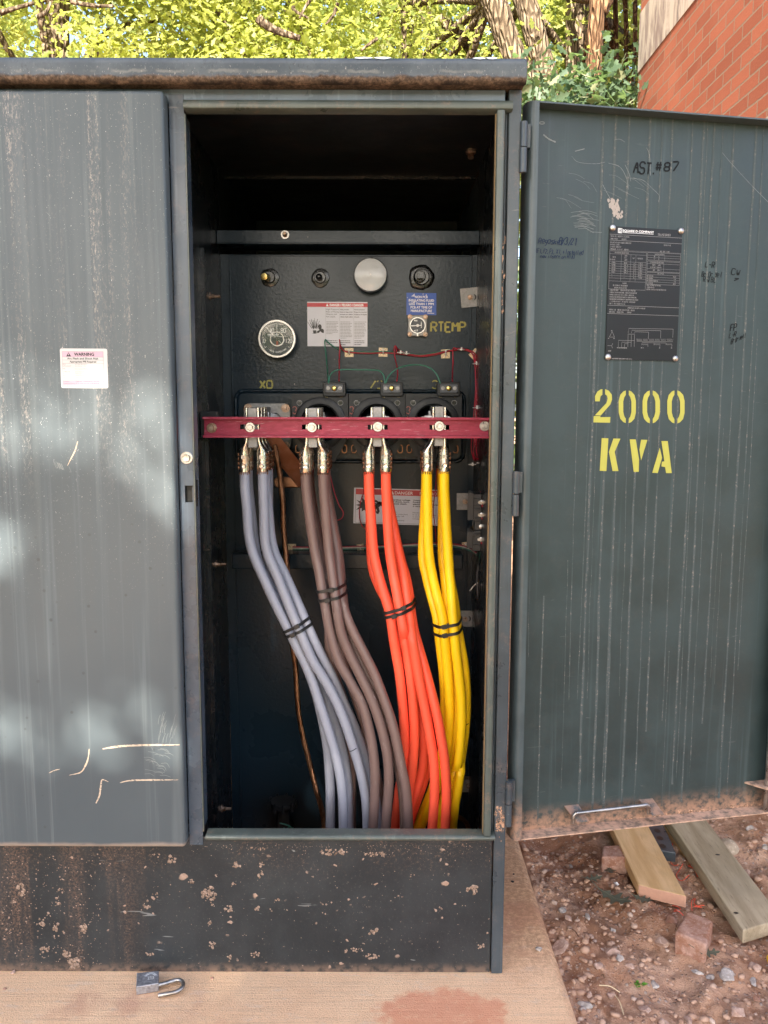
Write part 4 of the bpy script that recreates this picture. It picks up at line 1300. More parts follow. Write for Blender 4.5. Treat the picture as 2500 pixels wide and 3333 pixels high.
# arc flash label on the closed door
q = lambda px, py: P(px, py, -.0381)
fn, w, h = frame_of(q(200, 1263), q(353, 1264), q(195, 1134), (0, -1, 0))
m = MB(); sheet(m, fn, w, h, .0005, 0, .003)
rect(m, fn, w * .045, w * .915, h * .785, h * .925, .0006, 1)
rect(m, fn, w * .045, w * .915, h * .075, h * .19, .0006, 1)
for y_ in (.925, .785, .71, .625, .19, .035): m.ribbon([(w * .045, h * y_), (w * .915, h * y_)], .0006, fn, .0007, 2)
for x_ in (.045, .915): m.ribbon([(w * x_, h * .035), (w * x_, h * .925)], .0006, fn, .0007, 2)
sans(m, 'WARNING', fn, w * .30, h * .82, h * .075, w * .42, .0008, 3, .0003)
m.flat([(w * .13, h * .80), (w * .235, h * .80), (w * .182, h * .905)], fn, .0008, 3); m.ribbon([(w * .182, h * .83), (w * .182, h * .875)], .0016, fn, .0010, 1)
sans(m, 'Arc Flash and Shock Risk', fn, w * .15, h * .728, h * .042, w * .66, .0008, 3, .00015)
sans(m, 'Appropriate PPE Required', fn, w * .20, h * .648, h * .042, w * .56, .0008, 3, .00015)
rows = [('18 in', 'Arc Flash Boundary', .59), ('6.70 cal/cm^2', 'Arc Flash at   18 in', .545), ('PPE', 'No minimum PPE Required', .475), ('>1000 VAC', 'Shock Risk when cover is removed', .40), ('2', 'Glove Class', .355), ('60 in', 'Limited Approach', .31), ('26 in', 'Restricted Approach', .265)]
for a_, b_, y_ in rows:
    sans(m, a_, fn, w * .055, h * y_, h * .026, None, .0008, 4); sans(m, b_, fn, w * .31, h * y_, h * .026, None, .0008, 2)
for a_, b_, y_ in (('Location', 'T204 SPC XF000299-A1 HV SW', .155), ('Protective Device', 'SC 51 47Ks BWGR DOR BKR 6B', .105)):
    sans(m, a_, fn, w * .055, h * y_, h * .028, None, .0008, 4); sans(m, b_, fn, w * .31, h * y_, h * .028, w * .5, .0008, 4)
sans(m, 'Max SC Amps     12.44 kA     Date   October 10, 2018', fn, w * .055, h * .05, h * .026, w * .78, .0008, 2)
tag(m.build('warning_label', [M['pale'], M['pink'], M['greyink'], M['ink'], M['pinktext']], None, origin='base'), 'faded pink and white arc flash warning label on the closed door', 'label')

# big black nameplate on the open door
def dq(px, py):
    u_, z_ = DP(px, py, .0335); return DO + DU * u_ + DN * .0335 + np.array([0, 0, z_])
npx = lambda a, b: (1960 + a * .21246, 720 + b * .21246)
fn, w, h = frame_of(dq(*npx(45, 2120)), dq(*npx(1135, 2145)), dq(*npx(115, 75)), -DN)
m = MB(); sheet(m, fn, w, h, .0012, 0, .002)
X = lambda u: w * u; Yv = lambda v: h * (1 - v)      # v from the top
lw = .0007
def line(x0, y0, x1, y1, t=lw): m.ribbon([(X(x0), Yv(y0)), (X(x1), Yv(y1))], t, fn, .0014, 1)
def wr(text, x, y, hh=.0105, sx=.72, t=.00048, sp=1.42): strokes(m, text, fn, X(x), Yv(y), h * hh, t, .0014, 1, sx, sp)
m.ribbon([(X(.115), Yv(.014)), (X(.165), Yv(.014)), (X(.165), Yv(.046)), (X(.115), Yv(.046)), (X(.115), Yv(.014))], .0014, fn, .0014, 2)
strokes(m, 'D', fn, X(.128), Yv(.0405), h * .021, .0013, .0014, 2, 1.0)
sans(m, 'SQUARE D COMPANY', fn, X(.178), Yv(.036), h * .0155, X(.425), .0014, 2, .0002)
m.ribbon([(X(.178), Yv(.0425)), (X(.60), Yv(.0425))], .0007, fn, .0014, 2)
wr('TRANSFORMER', .66, .052, .017, .62, .0007)
line(0, .06, 1, .06); line(0, .103, 1, .103); line(0, .175, 1, .175, .0003)
for t_, x_, y_ in (('SERIAL NO.  000299-A1  CLASS OA', .015, .078), ('THREE-PHASE          60 HERTZ', .015, .097), ('KVA RATING (CONTINUOUS) 2000/2240', .015, .124), ('55/65 C RISE', .75, .124),
                   ('HV VOLTS  12470', .015, .140), ('LV VOLTS  480Y/277', .015, .156), ('IMPEDANCE.  6.11% AT    2000 KVA', .015, .173), ('MFG. DATE  11/00', .70, .173),
                   ('HV WINDING CONNECTIONS', .08, .198), ('2240', .215, .218), ('VOLTS', .05, .232), ('KVA', .215, .234), ('TAP', .325, .234), ('CONNECTS', .395, .234), ('H1-H2-H3', .015, .25), ('AMPS', .215, .25),
                   ('WINDING MATERIAL', .63, .196), ('HV        AL', .62, .213), ('LV        AL', .62, .230), ('LV WINDING CONNECTIONS', .57, .258), ('VOLTS       AMPS', .60, .277), ('X1-X2-X3   2240 KVA', .575, .294), ('480       2694.3', .61, .315),
                   ('BIL LEVELS', .68, .340), ('HV WINDING', .535, .360), ('95 KV', .90, .360), ('HV NEUTRAL', .535, .378), ('-- KV', .90, .378), ('HV NEUTRAL BUSHING', .535, .396), ('-- KV', .90, .396), ('LV WINDING', .535, .414), ('30 KV', .90, .414),
                   ('READ INSTRUCTION MANUAL', .535, .430), ('43500-054-03', .535, .446), ('BEFORE INSTALLATION OR OPERATION', .535, .462),
                   ('DANGER.', .20, .424), ('DE-ENERGIZE TRANSFORMER', .07, .442), ('BEFORE CHANGING TAPS', .09, .459),
                   ('LIQUID TYPE RTEMP       CONTAINS LESS THAN 1 PPM OF PCB', .03, .478), ('LIQUID AT TIME OF MANUFACTURE. LIQUID LEVEL BELOW TOP OF', .03, .495), ('MANHOLE FLANGE AT 25 C IS 9.5  INCHES. LIQUID LEVEL', .03, .512), ('CHANGES 0.50 INCH PER 10 C CHANGE IN LIQUID TEMPERATURE.', .03, .529),
                   ('MAXIMUM OPERATING PRESSURES OF LIQUID PRESERVATION SYSTEM', .03, .546), (' 7    PSI POSITIVE AND  7    PSI NEGATIVE. TANK SUITABLE', .03, .563), ('FOR  7   PSI VACUUM FILLING.', .03, .580),
                   ('APPROXIMATE WEIGHTS IN POUNDS', .28, .608), ('560 GALS. LIQ.    4200 LBS  TANK & FITTINGS    4030 LBS', .03, .625), ('CORE & COILS     4700 LBS  TOTAL          12930 LBS', .03, .642)):
    wr(t_, x_, y_, .0098, .50 if len(t_) > 40 else .62, .00042, 1.33)
for i, (v_, a_, t_, c_) in enumerate((('13094', '98.8', 'A', '1 TO 2'), ('12780', '101.2', 'B', '2 TO 3'), ('12470', '103.7', 'C', '3 TO 4'), ('12158', '106.4', 'D', '4 TO 5'), ('11847', '109.2', 'E', '5 TO 6'), ('--', '--', 'F', '6 TO 7'), ('--', '--', 'G', '7 TO 8'))):
    y_ = .272 + i * .0178
    wr(v_, .04, y_, .0095); wr(a_, .21, y_, .0095); wr(t_, .345, y_, .0095); wr(c_, .41, y_, .0095); line(.01, y_ + .004, .515, y_ + .004, .0004)
for x0_, y0_, x1_, y1_ in ((.01, .182, .515, .465), (.53, .180, 1 - .01, .236), (.53, .244, .99, .322), (.53, .328, .99, .418)):
    for a in ((x0_, y0_, x1_, y0_), (x1_, y0_, x1_, y1_), (x1_, y1_, x0_, y1_), (x0_, y1_, x0_, y0_)): line(*a, .0005)
for a in ((.01, .203, .515, .203), (.01, .258, .515, .258), (.17, .203, .17, .40), (.30, .203, .30, .40), (.37, .203, .37, .40), (.01, .405, .515, .405), (.53, .20, .99, .20), (.77, .20, .77, .236), (.53, .217, .99, .217), (.53, .262, .99, .262), (.76, .262, .76, .322), (.53, .30, .99, .30), (.53, .345, .99, .345), (.53, .364, .99, .364), (.53, .382, .99, .382), (.53, .40, .99, .40)): line(*a, .0004)
line(0, .588, 1, .588); line(0, .65, 1, .65)
nv = lambda a, b: ((a - 45 - (2120 - b) * .034) / 1100, (b - 75 - (a - 115) * .03) / 2060)   # picture of the plate to plate fractions
def wire(pts, t=.0006): m.ribbon([(X(nv(*p)[0]), Yv(nv(*p)[1])) for p in pts], t, fn, .0014, 1)
for pts in ([(390, 1720), (400, 1645), (1085, 1655)], [(1085, 1655), (1080, 1790)], [(442, 1720), (446, 1672), (893, 1680)], [(893, 1680), (890, 1800)], [(490, 1720), (492, 1697), (705, 1703)], [(705, 1703), (700, 1810)], [(385, 1735), (492, 1735)],
            [(390, 1745), (386, 1935)], [(440, 1745), (436, 1935)], [(488, 1745), (484, 1935)], [(240, 1935), (244, 1832), (486, 1836)], [(290, 1935), (293, 1860), (437, 1862)], [(335, 1935), (337, 1885), (388, 1886)],
            [(525, 1805), (523, 1845), (1080, 1856), (1082, 1815)], [(600, 1900), (602, 1868), (978, 1875)], [(978, 1875), (976, 1905)], [(790, 1870), (788, 1900)],
            [(148, 1695), (105, 1780)], [(105, 1780), (183, 1782)], [(183, 1782), (148, 1695)], [(75, 1915), (138, 1916), (158, 1880)], [(138, 1916), (155, 1955)], [(695, 1935), (693, 1890)], [(880, 1940), (882, 1895)], [(1065, 1945), (1068, 1898)]): wire(pts)
for x0_, x1_, n_ in ((528, 605, 5), (620, 695, 5), (712, 795, 5), (805, 880, 5), (900, 975, 5), (990, 1075, 5)):
    for i in range(n_): wire([(x0_ + (x1_ - x0_) * i / n_, 1808), (x0_ + (x1_ - x0_) * (i + .3) / n_, 1836), (x0_ + (x1_ - x0_) * (i + .75) / n_, 1836)], .0005)
for x0_, x1_ in ((600, 693), (790, 880), (975, 1068)):
    for i in range(6): wire([(x0_ + (x1_ - x0_) * i / 6, 1908), (x0_ + (x1_ - x0_) * (i + .5) / 6, 1888), (x0_ + (x1_ - x0_) * (i + 1) / 6, 1890)], .0005)
for t_, a_, b_ in (('H1A H2A H3A H3B H2B H1B', 222, 1955), ('X0   X1', 588, 1957), ('X2', 870, 1960), ('X3', 1055, 1962), ('H2', 135, 1690), ('H1', 88, 1808), ('H3', 170, 1810), ('30 DISP', 85, 2005), ('MANUFACTURED BY SQUARE D COMPANY  MADE IN U.S.A.', 140, 2125)):
    wr(t_, *nv(a_, b_), .0075, .6, .0005, 1.3)
pl = m.build('nameplate', [M['plate'], M['etch'], M['white']], None, origin='base')
tag(pl, 'black engraved transformer rating plate riveted to the open door', 'nameplate')
for a_, b_ in ((155, 105), (1202, 152), (82, 2082), (1115, 2105)):
    c = dq(*npx(a_, b_)); r = MB()
    r.lathe(c - DN * .0012, -DN, [(.0068, 0), (.0066, .0018), (.0045, .0038), (.001, .0046)], 16)
    r.build('rivet', M['zinc'], pl, smooth=60)

# danger sticker with three languages on the tank wall
b_ = lambda px, py: P(px, py, .5496)
fn, w, h = frame_of(b_(1001, 1127), b_(1196, 1128), b_(1000, 982), (0, -1, 0))
m = MB(); sheet(m, fn, w, h, .0004, 0, .0005)
rect(m, fn, 0, w, h * .885, h * .975, .0005, 1)
sans(m, 'DANGER / PELIGRO / DANGER', fn, w * .375, h * .902, h * .052, w * .56, .0006, 2, .0003)
m.flat([(w * .31, h * .90), (w * .355, h * .90), (w * .3325, h * .962)], fn, .0006, 2)
for x_ in (.305, .535, .77): m.ribbon([(w * x_, 0), (w * x_, h * .88)], .0004, fn, .0006, 4)
for i, t_ in enumerate(('High Pressure', 'Risk of Flying', 'Objects and', 'Hot Liquid.')): sans(m, t_, fn, w * .312, h * (.815 - i * .054), h * .035, w * (.21 if i < 2 else .18 if i == 2 else .155), .0006, 3)
for j, (x_, L) in enumerate(((.545, ('Alta presión', 'Existe un riesgo de ser', 'lesionado por objetos', 'volantes y líquido caliente')), (.778, ('Haute pression', 'Risque de projection', "d'objets et de liquide", 'chauds.')))):
    for i, t_ in enumerate(L): sans(m, t_, fn, w * x_, h * (.815 - i * .054), h * .026, w * min(.21, .0125 * len(t_)), .0006, 3, .0001)
for j, x_ in enumerate((.316, .548, .782)):
    smallprint(m, fn, w * x_, h * .545, w * .20, h * .033, 9 if j == 0 else 12, h * .012, 4, j + 20)
    smallprint(m, fn, w * x_, h * .12, w * .20, h * .042, 3, h * .013, 3, j + 30)
# the figure beside a bursting vessel
m.flat([(w * .185, h * .40), (w * .20, h * .37), (w * .235, h * .37), (w * .238, h * .45), (w * .225, h * .49), (w * .195, h * .495), (w * .175, h * .46)], fn, .0006, 3)
m.flat([(w * .13, h * .31), (w * .22, h * .385), (w * .255, h * .395), (w * .275, h * .37), (w * .275, h * .30), (w * .245, h * .305), (w * .215, h * .34), (w * .19, h * .30)], fn, .0006, 3)
m.flat([(w * .09, h * .36), (w * .15, h * .36), (w * .14, h * .29), (w * .10, h * .29)], fn, .0006, 3); rect(m, fn, w * .08, w * .165, h * .283, h * .289, .0006, 3)
rs = random.Random(3)
for k in range(26):
    q_ = rs.uniform(.6, 2.6); r0, r1 = rs.uniform(.02, .06), rs.uniform(.08, .30)
    m.ribbon([(w * .12 + r0 * w * math.cos(q_), h * .36 + r0 * h * math.sin(q_) * 1.2), (w * .12 + r1 * w * .5 * math.cos(q_), h * .36 + r1 * h * math.sin(q_))], .0009, fn, .0006 + k * 1e-6, 3)
tag(m.build('danger_sticker', [M['lilac'], M['redink'], M['white'], M['ink'], M['greyink']], None, origin='base'), 'white three language danger sticker with red header, between the gauges on the tank wall', 'sticker')

# blue PCB sticker
fn, w, h = frame_of(b_(1323, 1025), b_(1420, 1026), b_(1323, 953), (0, -1, 0))
m = MB(); sheet(m, fn, w, h, .0004, 0, .0005)
for i, (t_, ww) in enumerate((('NON PCB', .42), ('INSULATING FLUID', .84), ('LESS THAN 1 PPM', .82), ('PCB AT TIME OF', .72), ('MANUFACTURE', .70))):
    sans(m, t_, fn, w * .5, h * (.765 - i * .157), h * .105, w * ww, .0006, 1, .00022, 'C')
rect(m, fn, w * .70, w * .93, h * .075, h * .095, .0006, 1)
for p in ([(.16, .84), (.28, .83), (.27, .97)], [(.64, .9), (.69, .87), (.67, .95)], [(.52, .95), (.57, .93), (.58, .97)], [(.22, .54), (.27, .53), (.29, .62), (.24, .6)], [(.02, .78), (.05, .76), (.04, .80)], [(.10, .70), (.13, .73), (.12, .76)]):
    m.flat([(w * a, h * b) for a, b in p], fn, .0007, 2)
tag(m.build('fluid_sticker', [M['blue'], M['white'], M['lilac']], None, origin='base'), 'blue peeling non PCB fluid sticker above the small square gauge', 'sticker')

# lower danger sticker behind the cables
fn, w, h = frame_of(b_(1150, 1703), b_(1428, 1711), b_(1153, 1587), (0, -1, 0))
m = MB(); sheet(m, fn, w, h, .0004, 0, .0005)
for a in ((.02, .03, .985, .03), (.985, .03, .985, .97), (.02, .03, .02, .97)): m.ribbon([(w * a[0], h * a[1]), (w * a[2], h * a[3])], .0007, fn, .0006, 3)
rect(m, fn, w * .02, w * .985, h * .815, h * .972, .0005, 1)
sans(m, 'DANGER', fn, w * .475, h * .845, h * .085, w * .21, .0006, 2, .0001); sans(m, 'PELIGRO', fn, w * .765, h * .845, h * .085, w * .20, .0006, 2, .0001)
m.flat([(w * .43, h * .84), (w * .465, h * .84), (w * .447, h * .94)], fn, .0006, 2)
for x_, L in ((.415, ('Hazardous voltage.', 'Will shock, burn,', 'or cause death.')), (.69, ('Voltaje peligroso.', 'Produce choque', 'eléctrico, quemaduras,', 'o causa la muerte.'))):
    for i, t_ in enumerate(L): sans(m, t_, fn, w * x_, h * (.675 - i * .055), h * .036, w * .0137 * len(t_), .0006, 3, .00028)
for x_, L in ((.40, ('Keep out.', 'If open or unlocked,', 'immediately call', 'your power', 'or light company.')), (.69, ('Manténgase fuera.', 'Si se encuentra abierto', 'o sin llave llame a la', 'compañía eléctrica.'))):
    for i, t_ in enumerate(L): sans(m, t_, fn, w * x_, h * (.33 - i * .057), h * .036, w * .0118 * len(t_), .0006, 3)
# lightning burst and falling figure
cx, cy = w * .125, h * .52
pts = []
for k in range(20):
    q_ = 2 * math.pi * k / 20; r_ = (.062 if k % 2 else .125) * w * rs.uniform(.75, 1.1)
    pts.append((cx + r_ * math.cos(q_), cy + r_ * .85 * math.sin(q_)))
for k in range(0, 20, 2): m.flat([pts[k - 1], pts[k], pts[(k + 1) % 20]], fn, .0006, 3)
m.flat([pts[k] for k in range(1, 20, 2)], fn, .00061, 3)
for p_, t_ in (([(.245, .66), (.285, .60), (.32, .58)], .006), ([(.32, .60), (.28, .52), (.235, .46)], .011), ([(.255, .50), (.245, .38), (.262, .32)], .007), ([(.275, .48), (.29, .36), (.275, .29)], .007), ([(.235, .575), (.30, .565)], .0025)):
    m.ribbon([(w * a, h * b) for a, b in p_], t_, fn, .0007, 3)
m.flat(circle(w * .335, h * .57, .0065, 12), fn, .0007, 3)
tag(m.build('danger_sticker', [M['lilac'], M['redink'], M['white'], M['ink'], M['greyink']], None, origin='base'), 'white hazardous voltage sticker half hidden behind the orange and yellow cables', 'sticker')


# round and square gauges
def gauge(name, label, px, py, rpx, Yf, rim, rimw, face, depth=.03):
    c = P(px, py, Yf); R = pxr(rpx, Yf)
    g = thing(name, label, 'gauge', (c[0], .5498, c[2] - R))
    b = MB(); b.lathe((c[0], .5492, c[2]), (0, -1, 0), [(R * .86, 0), (R * .86, .5492 - Yf - .006), (R * .97, .5492 - Yf - .006), (R, .5492 - Yf - .002), (R, .5492 - Yf + .003), (R * .965, .5492 - Yf + .006), (R * (1 - rimw), .5492 - Yf + .006), (R * (1 - rimw - .015), .5492 - Yf)], 48, cap=False)
    b.build('bezel', M[rim], g, smooth=35)
    d = MB(); d.lathe((c[0], Yf + .0015, c[2]), (0, -1, 0), [(R * (1 - rimw - .012), 0), (R * (1 - rimw - .012), .0005)], 48)
    fg = lambda u, v, d_: (c[0] + u * R, Yf + .001 - d_, c[2] + v * R)
    return g, d, fg, R, c


def gtext(d, fg, R, text, u, v, h, m=1, t=.032, sx=.7):
    strokes(d, text, fg, u - len(text) * h / 6 * 4 * sx * 1.3 / 2, v, h, t, .0003, m, sx, 1.32)


g, d, fg, R, c = gauge('temperature_gauge', 'round silver rimmed liquid temperature gauge left of the danger sticker', 902, 1103, 61, .512, 'zinc', .12, 'dial')
for k in range(49):
    q_ = rad(215 - 250 * k / 48); big = k % 8 == 0
    d.ribbon([(.82 * math.cos(q_), .82 * math.sin(q_)), ((.68 if big else .75) * math.cos(q_), (.68 if big else .75) * math.sin(q_))], .022 if big else .009, fg, .0003, 1)
gtext(d, fg, R, '40', -.27, .32, .22); gtext(d, fg, R, '80', .34, .32, .22); gtext(d, fg, R, '0', -.66, -.2, .2); gtext(d, fg, R, '120', .62, -.2, .2)
for k, ch in enumerate('LIQUID TEMPERATURE'):
    q_ = rad(230 + k * 4.9)
    f2 = lambda u, v, d_, q_=q_: fg(.70 * math.cos(q_) - u * math.sin(q_) * -1 * 1 - v * math.cos(q_), .70 * math.sin(q_) + u * -math.cos(q_) * -1 * -1 * -1 - v * math.sin(q_), d_)
    f2 = lambda u, v, d_, q_=q_: fg(.72 * math.cos(q_) + u * -math.sin(q_) - v * math.cos(q_), .72 * math.sin(q_) + u * math.cos(q_) - v * math.sin(q_), d_)
    strokes(d, ch, f2, -.03, 0, .075, .016, .0003, 1, .75)
strokes(d, 'SQUARE D COMPANY', fg, -.50, .17, .075, .018, .0003, 1, .6, 1.3)
d.ribbon([(-.5, .13), (.55, .13)], .012, fg, .0003, 1)
d.ribbon([(.36 * math.cos(q_), .36 * math.sin(q_)) for q_ in np.linspace(rad(180), rad(360), 24)], .055, fg, .0004, 1)
d.build('dial', [M['dial'], M['white']], g)
n_ = MB(); n_.ribbon([(-.60, .62), (0, 0), (.2, -.2)], [.015, .05, .02], fg, .003, 0); n_.ribbon([(0, .70), (0, -.1)], [.03, .04], fg, .0025, 0)
n_.ribbon([(0, -.05), (0, -.34)], .11, fg, .0015, 2)
n_.prism(circle(0, 0, .12, 20), fg, .001, .006, 1)
n_.build('needle', [M['white'], M['black'], M['redpaint']], g)
n_ = MB(); n_.ring(circle(0, 0, .36, 32), circle(0, 0, .335, 32), fg, .004, .0055); n_.build('reset_ring', M['zinc'], g)
n_ = MB(); n_.flat(circle(0, 0, .86, 40), fg, .0068); n_.build('glass', M['glass'], g)

g, d, fg, R, c = gauge('pressure_gauge', 'round pressure vacuum gauge with pale glare painted into its lens, near the top of the tank wall', 1206, 895, 54, .516, 'frame', .05, 'dial')
for k in range(41):
    q_ = rad(190 - 200 * k / 40); big = k % 5 == 0
    d.ribbon([(.88 * math.cos(q_), .88 * math.sin(q_)), ((.74 if big else .81) * math.cos(q_), (.74 if big else .81) * math.sin(q_))], .03 if big else .015, fg, .0003, 1)
gtext(d, fg, R, '0', 0, .52, .17); gtext(d, fg, R, '10', -.62, -.16, .17); gtext(d, fg, R, '10', .64, -.16, .17); gtext(d, fg, R, '5', -.5, .36, .14); gtext(d, fg, R, '5', .5, .36, .14)
gtext(d, fg, R, 'VAC', -.55, -.42, .09, t=.02); gtext(d, fg, R, 'PSI', .55, -.42, .09, t=.02); gtext(d, fg, R, 'PRESSURE', 0, -.72, .09, t=.02)
d.build('dial', [M['dial'], M['white']], g)
n_ = MB(); n_.ribbon([(0, .86), (0, 0), (0, -.5)], [.02, .05, .07], fg, .0025); n_.prism(circle(0, 0, .09, 16), fg, .002, .004); n_.build('needle', M['white'], g)
n_ = MB(); n_.lathe((c[0], fg(0, 0, .006)[1], c[2]), (0, -1, 0), [(R * .93, 0), (R * .7, .0028), (R * .4, .0046), (R * .05, .0052)], 40, cap=False); n_.build('glass', M['glare_lens'], g, smooth=60)

c = P(1359.5, 1059.5, .53); hw = pxr(31, .53)
g = thing('level_gauge', 'small square liquid level gauge below the blue sticker', 'gauge', (c[0], .5498, c[2] - hw))
m = MB(); m.prism(rrect(c[0] - hw, c[0] + hw, c[2] - hw * 1.08, c[2] + hw * 1.08, .006), front(.5492), 0, .0165)
m.build('flange', M['alu'], g, bevel=.002)
fg = lambda u, v, d_: (c[0] + u * hw, .5325 - d_, c[2] + v * hw)
m = MB(); m.ring(circle(0, 0, .82, 36), circle(0, 0, .74, 36), fg, 0, .005); m.build('bezel', M['zinc'], g)
m = MB(); m.flat(circle(0, 0, .74, 36), fg, .0004, 0); strokes(m, 'HI', fg, -.2, .42, .16, .04, .0006, 1, .7); strokes(m, 'LO', fg, -.2, -.58, .16, .04, .0006, 1, .8)
for v_ in (.52, -.52): m.flat([(-.36, v_ - .07), (-.24, v_ - .07), (-.24, v_ + .07), (-.36, v_ + .07)], fg, .0006, 1)
f2 = lambda u, v, d_: fg(.34 + v, .38 - u, d_)
strokes(m, 'LIQUID LEVEL', f2, 0, 0, .1, .025, .0006, 1, .62); m.build('dial', [M['dial'], M['white']], g)
m = MB(); m.ribbon([(-.70, -.04), (0, 0), (.42, .03)], [.12, .09, .10], fg, .002, 0); m.prism(circle(0, 0, .15, 16), fg, .0018, .004, 0); m.build('needle', M['white'], g)
m = MB(); m.box(c[0] - .0015, c[0] + .0015, .524, .532, c[2] - hw * 1.1, c[2] - hw * .8); m.build('index_pin', M['zinc'], g)
for sx in (-1, 1):
    for sz in (-1, 1):
        m = MB(); m.lathe((c[0] + sx * hw * .80, .5325, c[2] + sz * hw * .88), (0, -1, 0), [(.0062, 0), (.0062, .004), (.004, .004), (.004, .009), (.001, .0095)], 8); m.build('nut', M['bolt'], g, smooth=30)

# ================================================================== current transformers round the bushings
def ct_unit():
    g = thing('current_transformer', 'x', 'current transformer', (0, 0, 0), 'current transformers over the bushings')
    # local: centre of the window at (0,0,0), front face at y=0, body to y=.055
    def ray_out(q):
        dx, dz = math.cos(q), math.sin(q); best = 9
        poly = [(-.0715, .0745), (.0715, .0745), (.0715, -.035), (.036, -.0985), (-.036, -.0985), (-.0715, -.035)]
        for i in range(6):
            (x1, z1), (x2, z2) = poly[i], poly[(i + 1) % 6]
            den = dx * (z2 - z1) - dz * (x2 - x1)
            if abs(den) < 1e-9: continue
            t = (x1 * (z2 - z1) - z1 * (x2 - x1)) / den; s = (x1 * dz - z1 * dx) / den
            if t > 0 and -1e-6 <= s <= 1 + 1e-6: best = min(best, t)
        return dx * best, dz * best
    an = sorted(set(np.round(np.concatenate([np.linspace(0, 2 * math.pi, 64, endpoint=False), [math.atan2(z, x) % (2 * math.pi) for x, z in ((-.0715, .0745), (.0715, .0745), (.0715, -.035), (.036, -.0985), (-.036, -.0985), (-.0715, -.035))]]), 5)))
    b = MB(); b.ring([ray_out(q) for q in an], [(.046 * math.cos(q), .046 * math.sin(q)) for q in an], lambda u, v, d: (u, d, v), 0, .055)
    fc = lambda u, v, d: (u, -d, v)
    strokes(b, 'H2', fc, -.010, .0535, .011, .0011, .0004, 1, .9); strokes(b, 'X2', fc, .014, .0655, .005, .0007, .0004, 1, .8); strokes(b, 'X1', fc, .052, .0655, .005, .0007, .0004, 1, .8)
    strokes(b, '3', fc, -.069, .024, .018, .0022, .0004, 2, .75); strokes(b, '8', fc, -.069, -.002, .018, .0022, .0004, 2, .75)
    for x in (-.052, .052): b.ribbon([(x + .0065 * math.cos(q), .052 + .0065 * math.sin(q)) for q in np.linspace(0, 6.2832, 24)], .0012, fc, .0004, 4); b.flat(circle(x, .052, .006, 16), fc, .0003, 3)
    fin(b.build('housing', [M['rubber'], M['gold'], M['redpaint'], M['tar'], M['etch']], g))
    r = MB(); r.lathe((0, .001, 0), (0, -1, 0), [(.067, 0), (.066, .004), (.060, .006), (.050, .006), (.0465, .003), (.0455, -.03)], 56, cap=False); r.build('window_ring', M['rubber'], g, smooth=35)
    t = MB(); t.prism(rrect(.008, .066, .068, .1045, .006), lambda u, v, d: (u, d, v), -.012, .035); tb = t.build('terminal_block', M['rubber'], g, bevel=.002)
    t = MB(); t.prism(rrect(.0145, .060, .077, .0985, .003), fc, .0122, .0165); t.build('cover', M['dial'], tb, bevel=.0012)
    t = MB(); t.lathe((.037, -.0166, .0885), (0, -1, 0), [(.0068, 0), (.0068, .002), (.005, .0035), (.001, .004)], 18); t.build('brass_screw', M['brass'], tb, smooth=40)
    for x in (.022, .052):
        t = MB(); t.lathe((x, -.0166, .0885), (0, -1, 0), [(.0048, 0), (.0048, .001), (.001, .0014)], 14); t.build('screw', M['alu'], tb, smooth=40)
    for s in (-1, 1):
        t = MB(); t.ring(rrect(s * .060 - .007, s * .060 + .007, -.078, -.056, .006), rrect(s * .060 - .005, s * .060 + .005, -.076, -.058, .0045), lambda u, v, d: (u, d, v), .03, .045); t.build('mounting_loop', M['oldcopper'], g)
    return g


ct0 = ct_unit()
for i, (px, lab) in enumerate(((1042, 'black resin current transformer with red digits above the brown cables, left of three'), (1227, 'black resin current transformer with red digits behind the orange cable lugs'), (1411, 'black resin current transformer behind the yellow cable lugs, nearest the opening lip'))):
    o = ct0 if i == 0 else copy_tree(ct0)
    o.location = P(px, 1378, .452); o['label'] = lab

# ================================================================== red support bar
ya, yb = P(1100, 1358, .236), P(1100, 1425, .236)
zt, zb = ya[2], yb[2]
xl, xr = P(662, 1392, .236)[0], .2402
bar = thing('support_bar', 'red fibreglass channel bar bolted across the compartment in front of the terminals', 'support bar', (0, .25, zb))
m = MB(); slots = []
zc = P(1100, 1390, .25)[2]; sh = .0056
for px in (814.5, 1015.5, 1229.5, 1430):
    x = P(px, 1390, .25)[0]; slots.append((x - .023, x + .023))
xs = [xl] + [q for s in slots for q in s] + [xr]
for i in range(0, len(xs), 2): m.box(xs[i], xs[i + 1], .246, .252, zb + .0052, zt - .0052)
for a, b in slots: m.box(a, b, .246, .252, zc + sh, zt - .0052); m.box(a, b, .246, .252, zb + .0052, zc - sh)
m.box(xl, xr, .229, .252, zt - .005, zt); m.box(xl, xr, .229, .252, zb, zb + .005)
m.box(xl, xr, .2435, .2458, zb + .0052, zb + .012)
m.build('channel', M['red_frp'], bar)
for px, py, mt in ((690, 1393, 'bolt'), (814.5, 1391, 'zinc'), (1015.5, 1391, 'zinc'), (1229.5, 1389, 'zinc'), (1430, 1387, 'zinc'), (1577, 1387, 'zinc')):
    c = P(px, py, .246); m = MB(); hexbolt(m, (c[0], .2458, c[2]), .0072, washer=1.62, h=1.0); m.build('bolt', M[mt], bar, smooth=25)
m = MB(); m.box(-.4265, xl + .03, .2525, .275, zb - .004, zt + .012); m.build('end_bracket', M['inside'], bar, bevel=.002)

# ================================================================== power cables
z4 = lambda u, v: (700 + .57265 * u, 1180 + .57265 * v)
z5 = lambda u, v: (700 + .57265 * u, 1780 + .57265 * v)
CR = .0118
Y0, DY = .272, .050
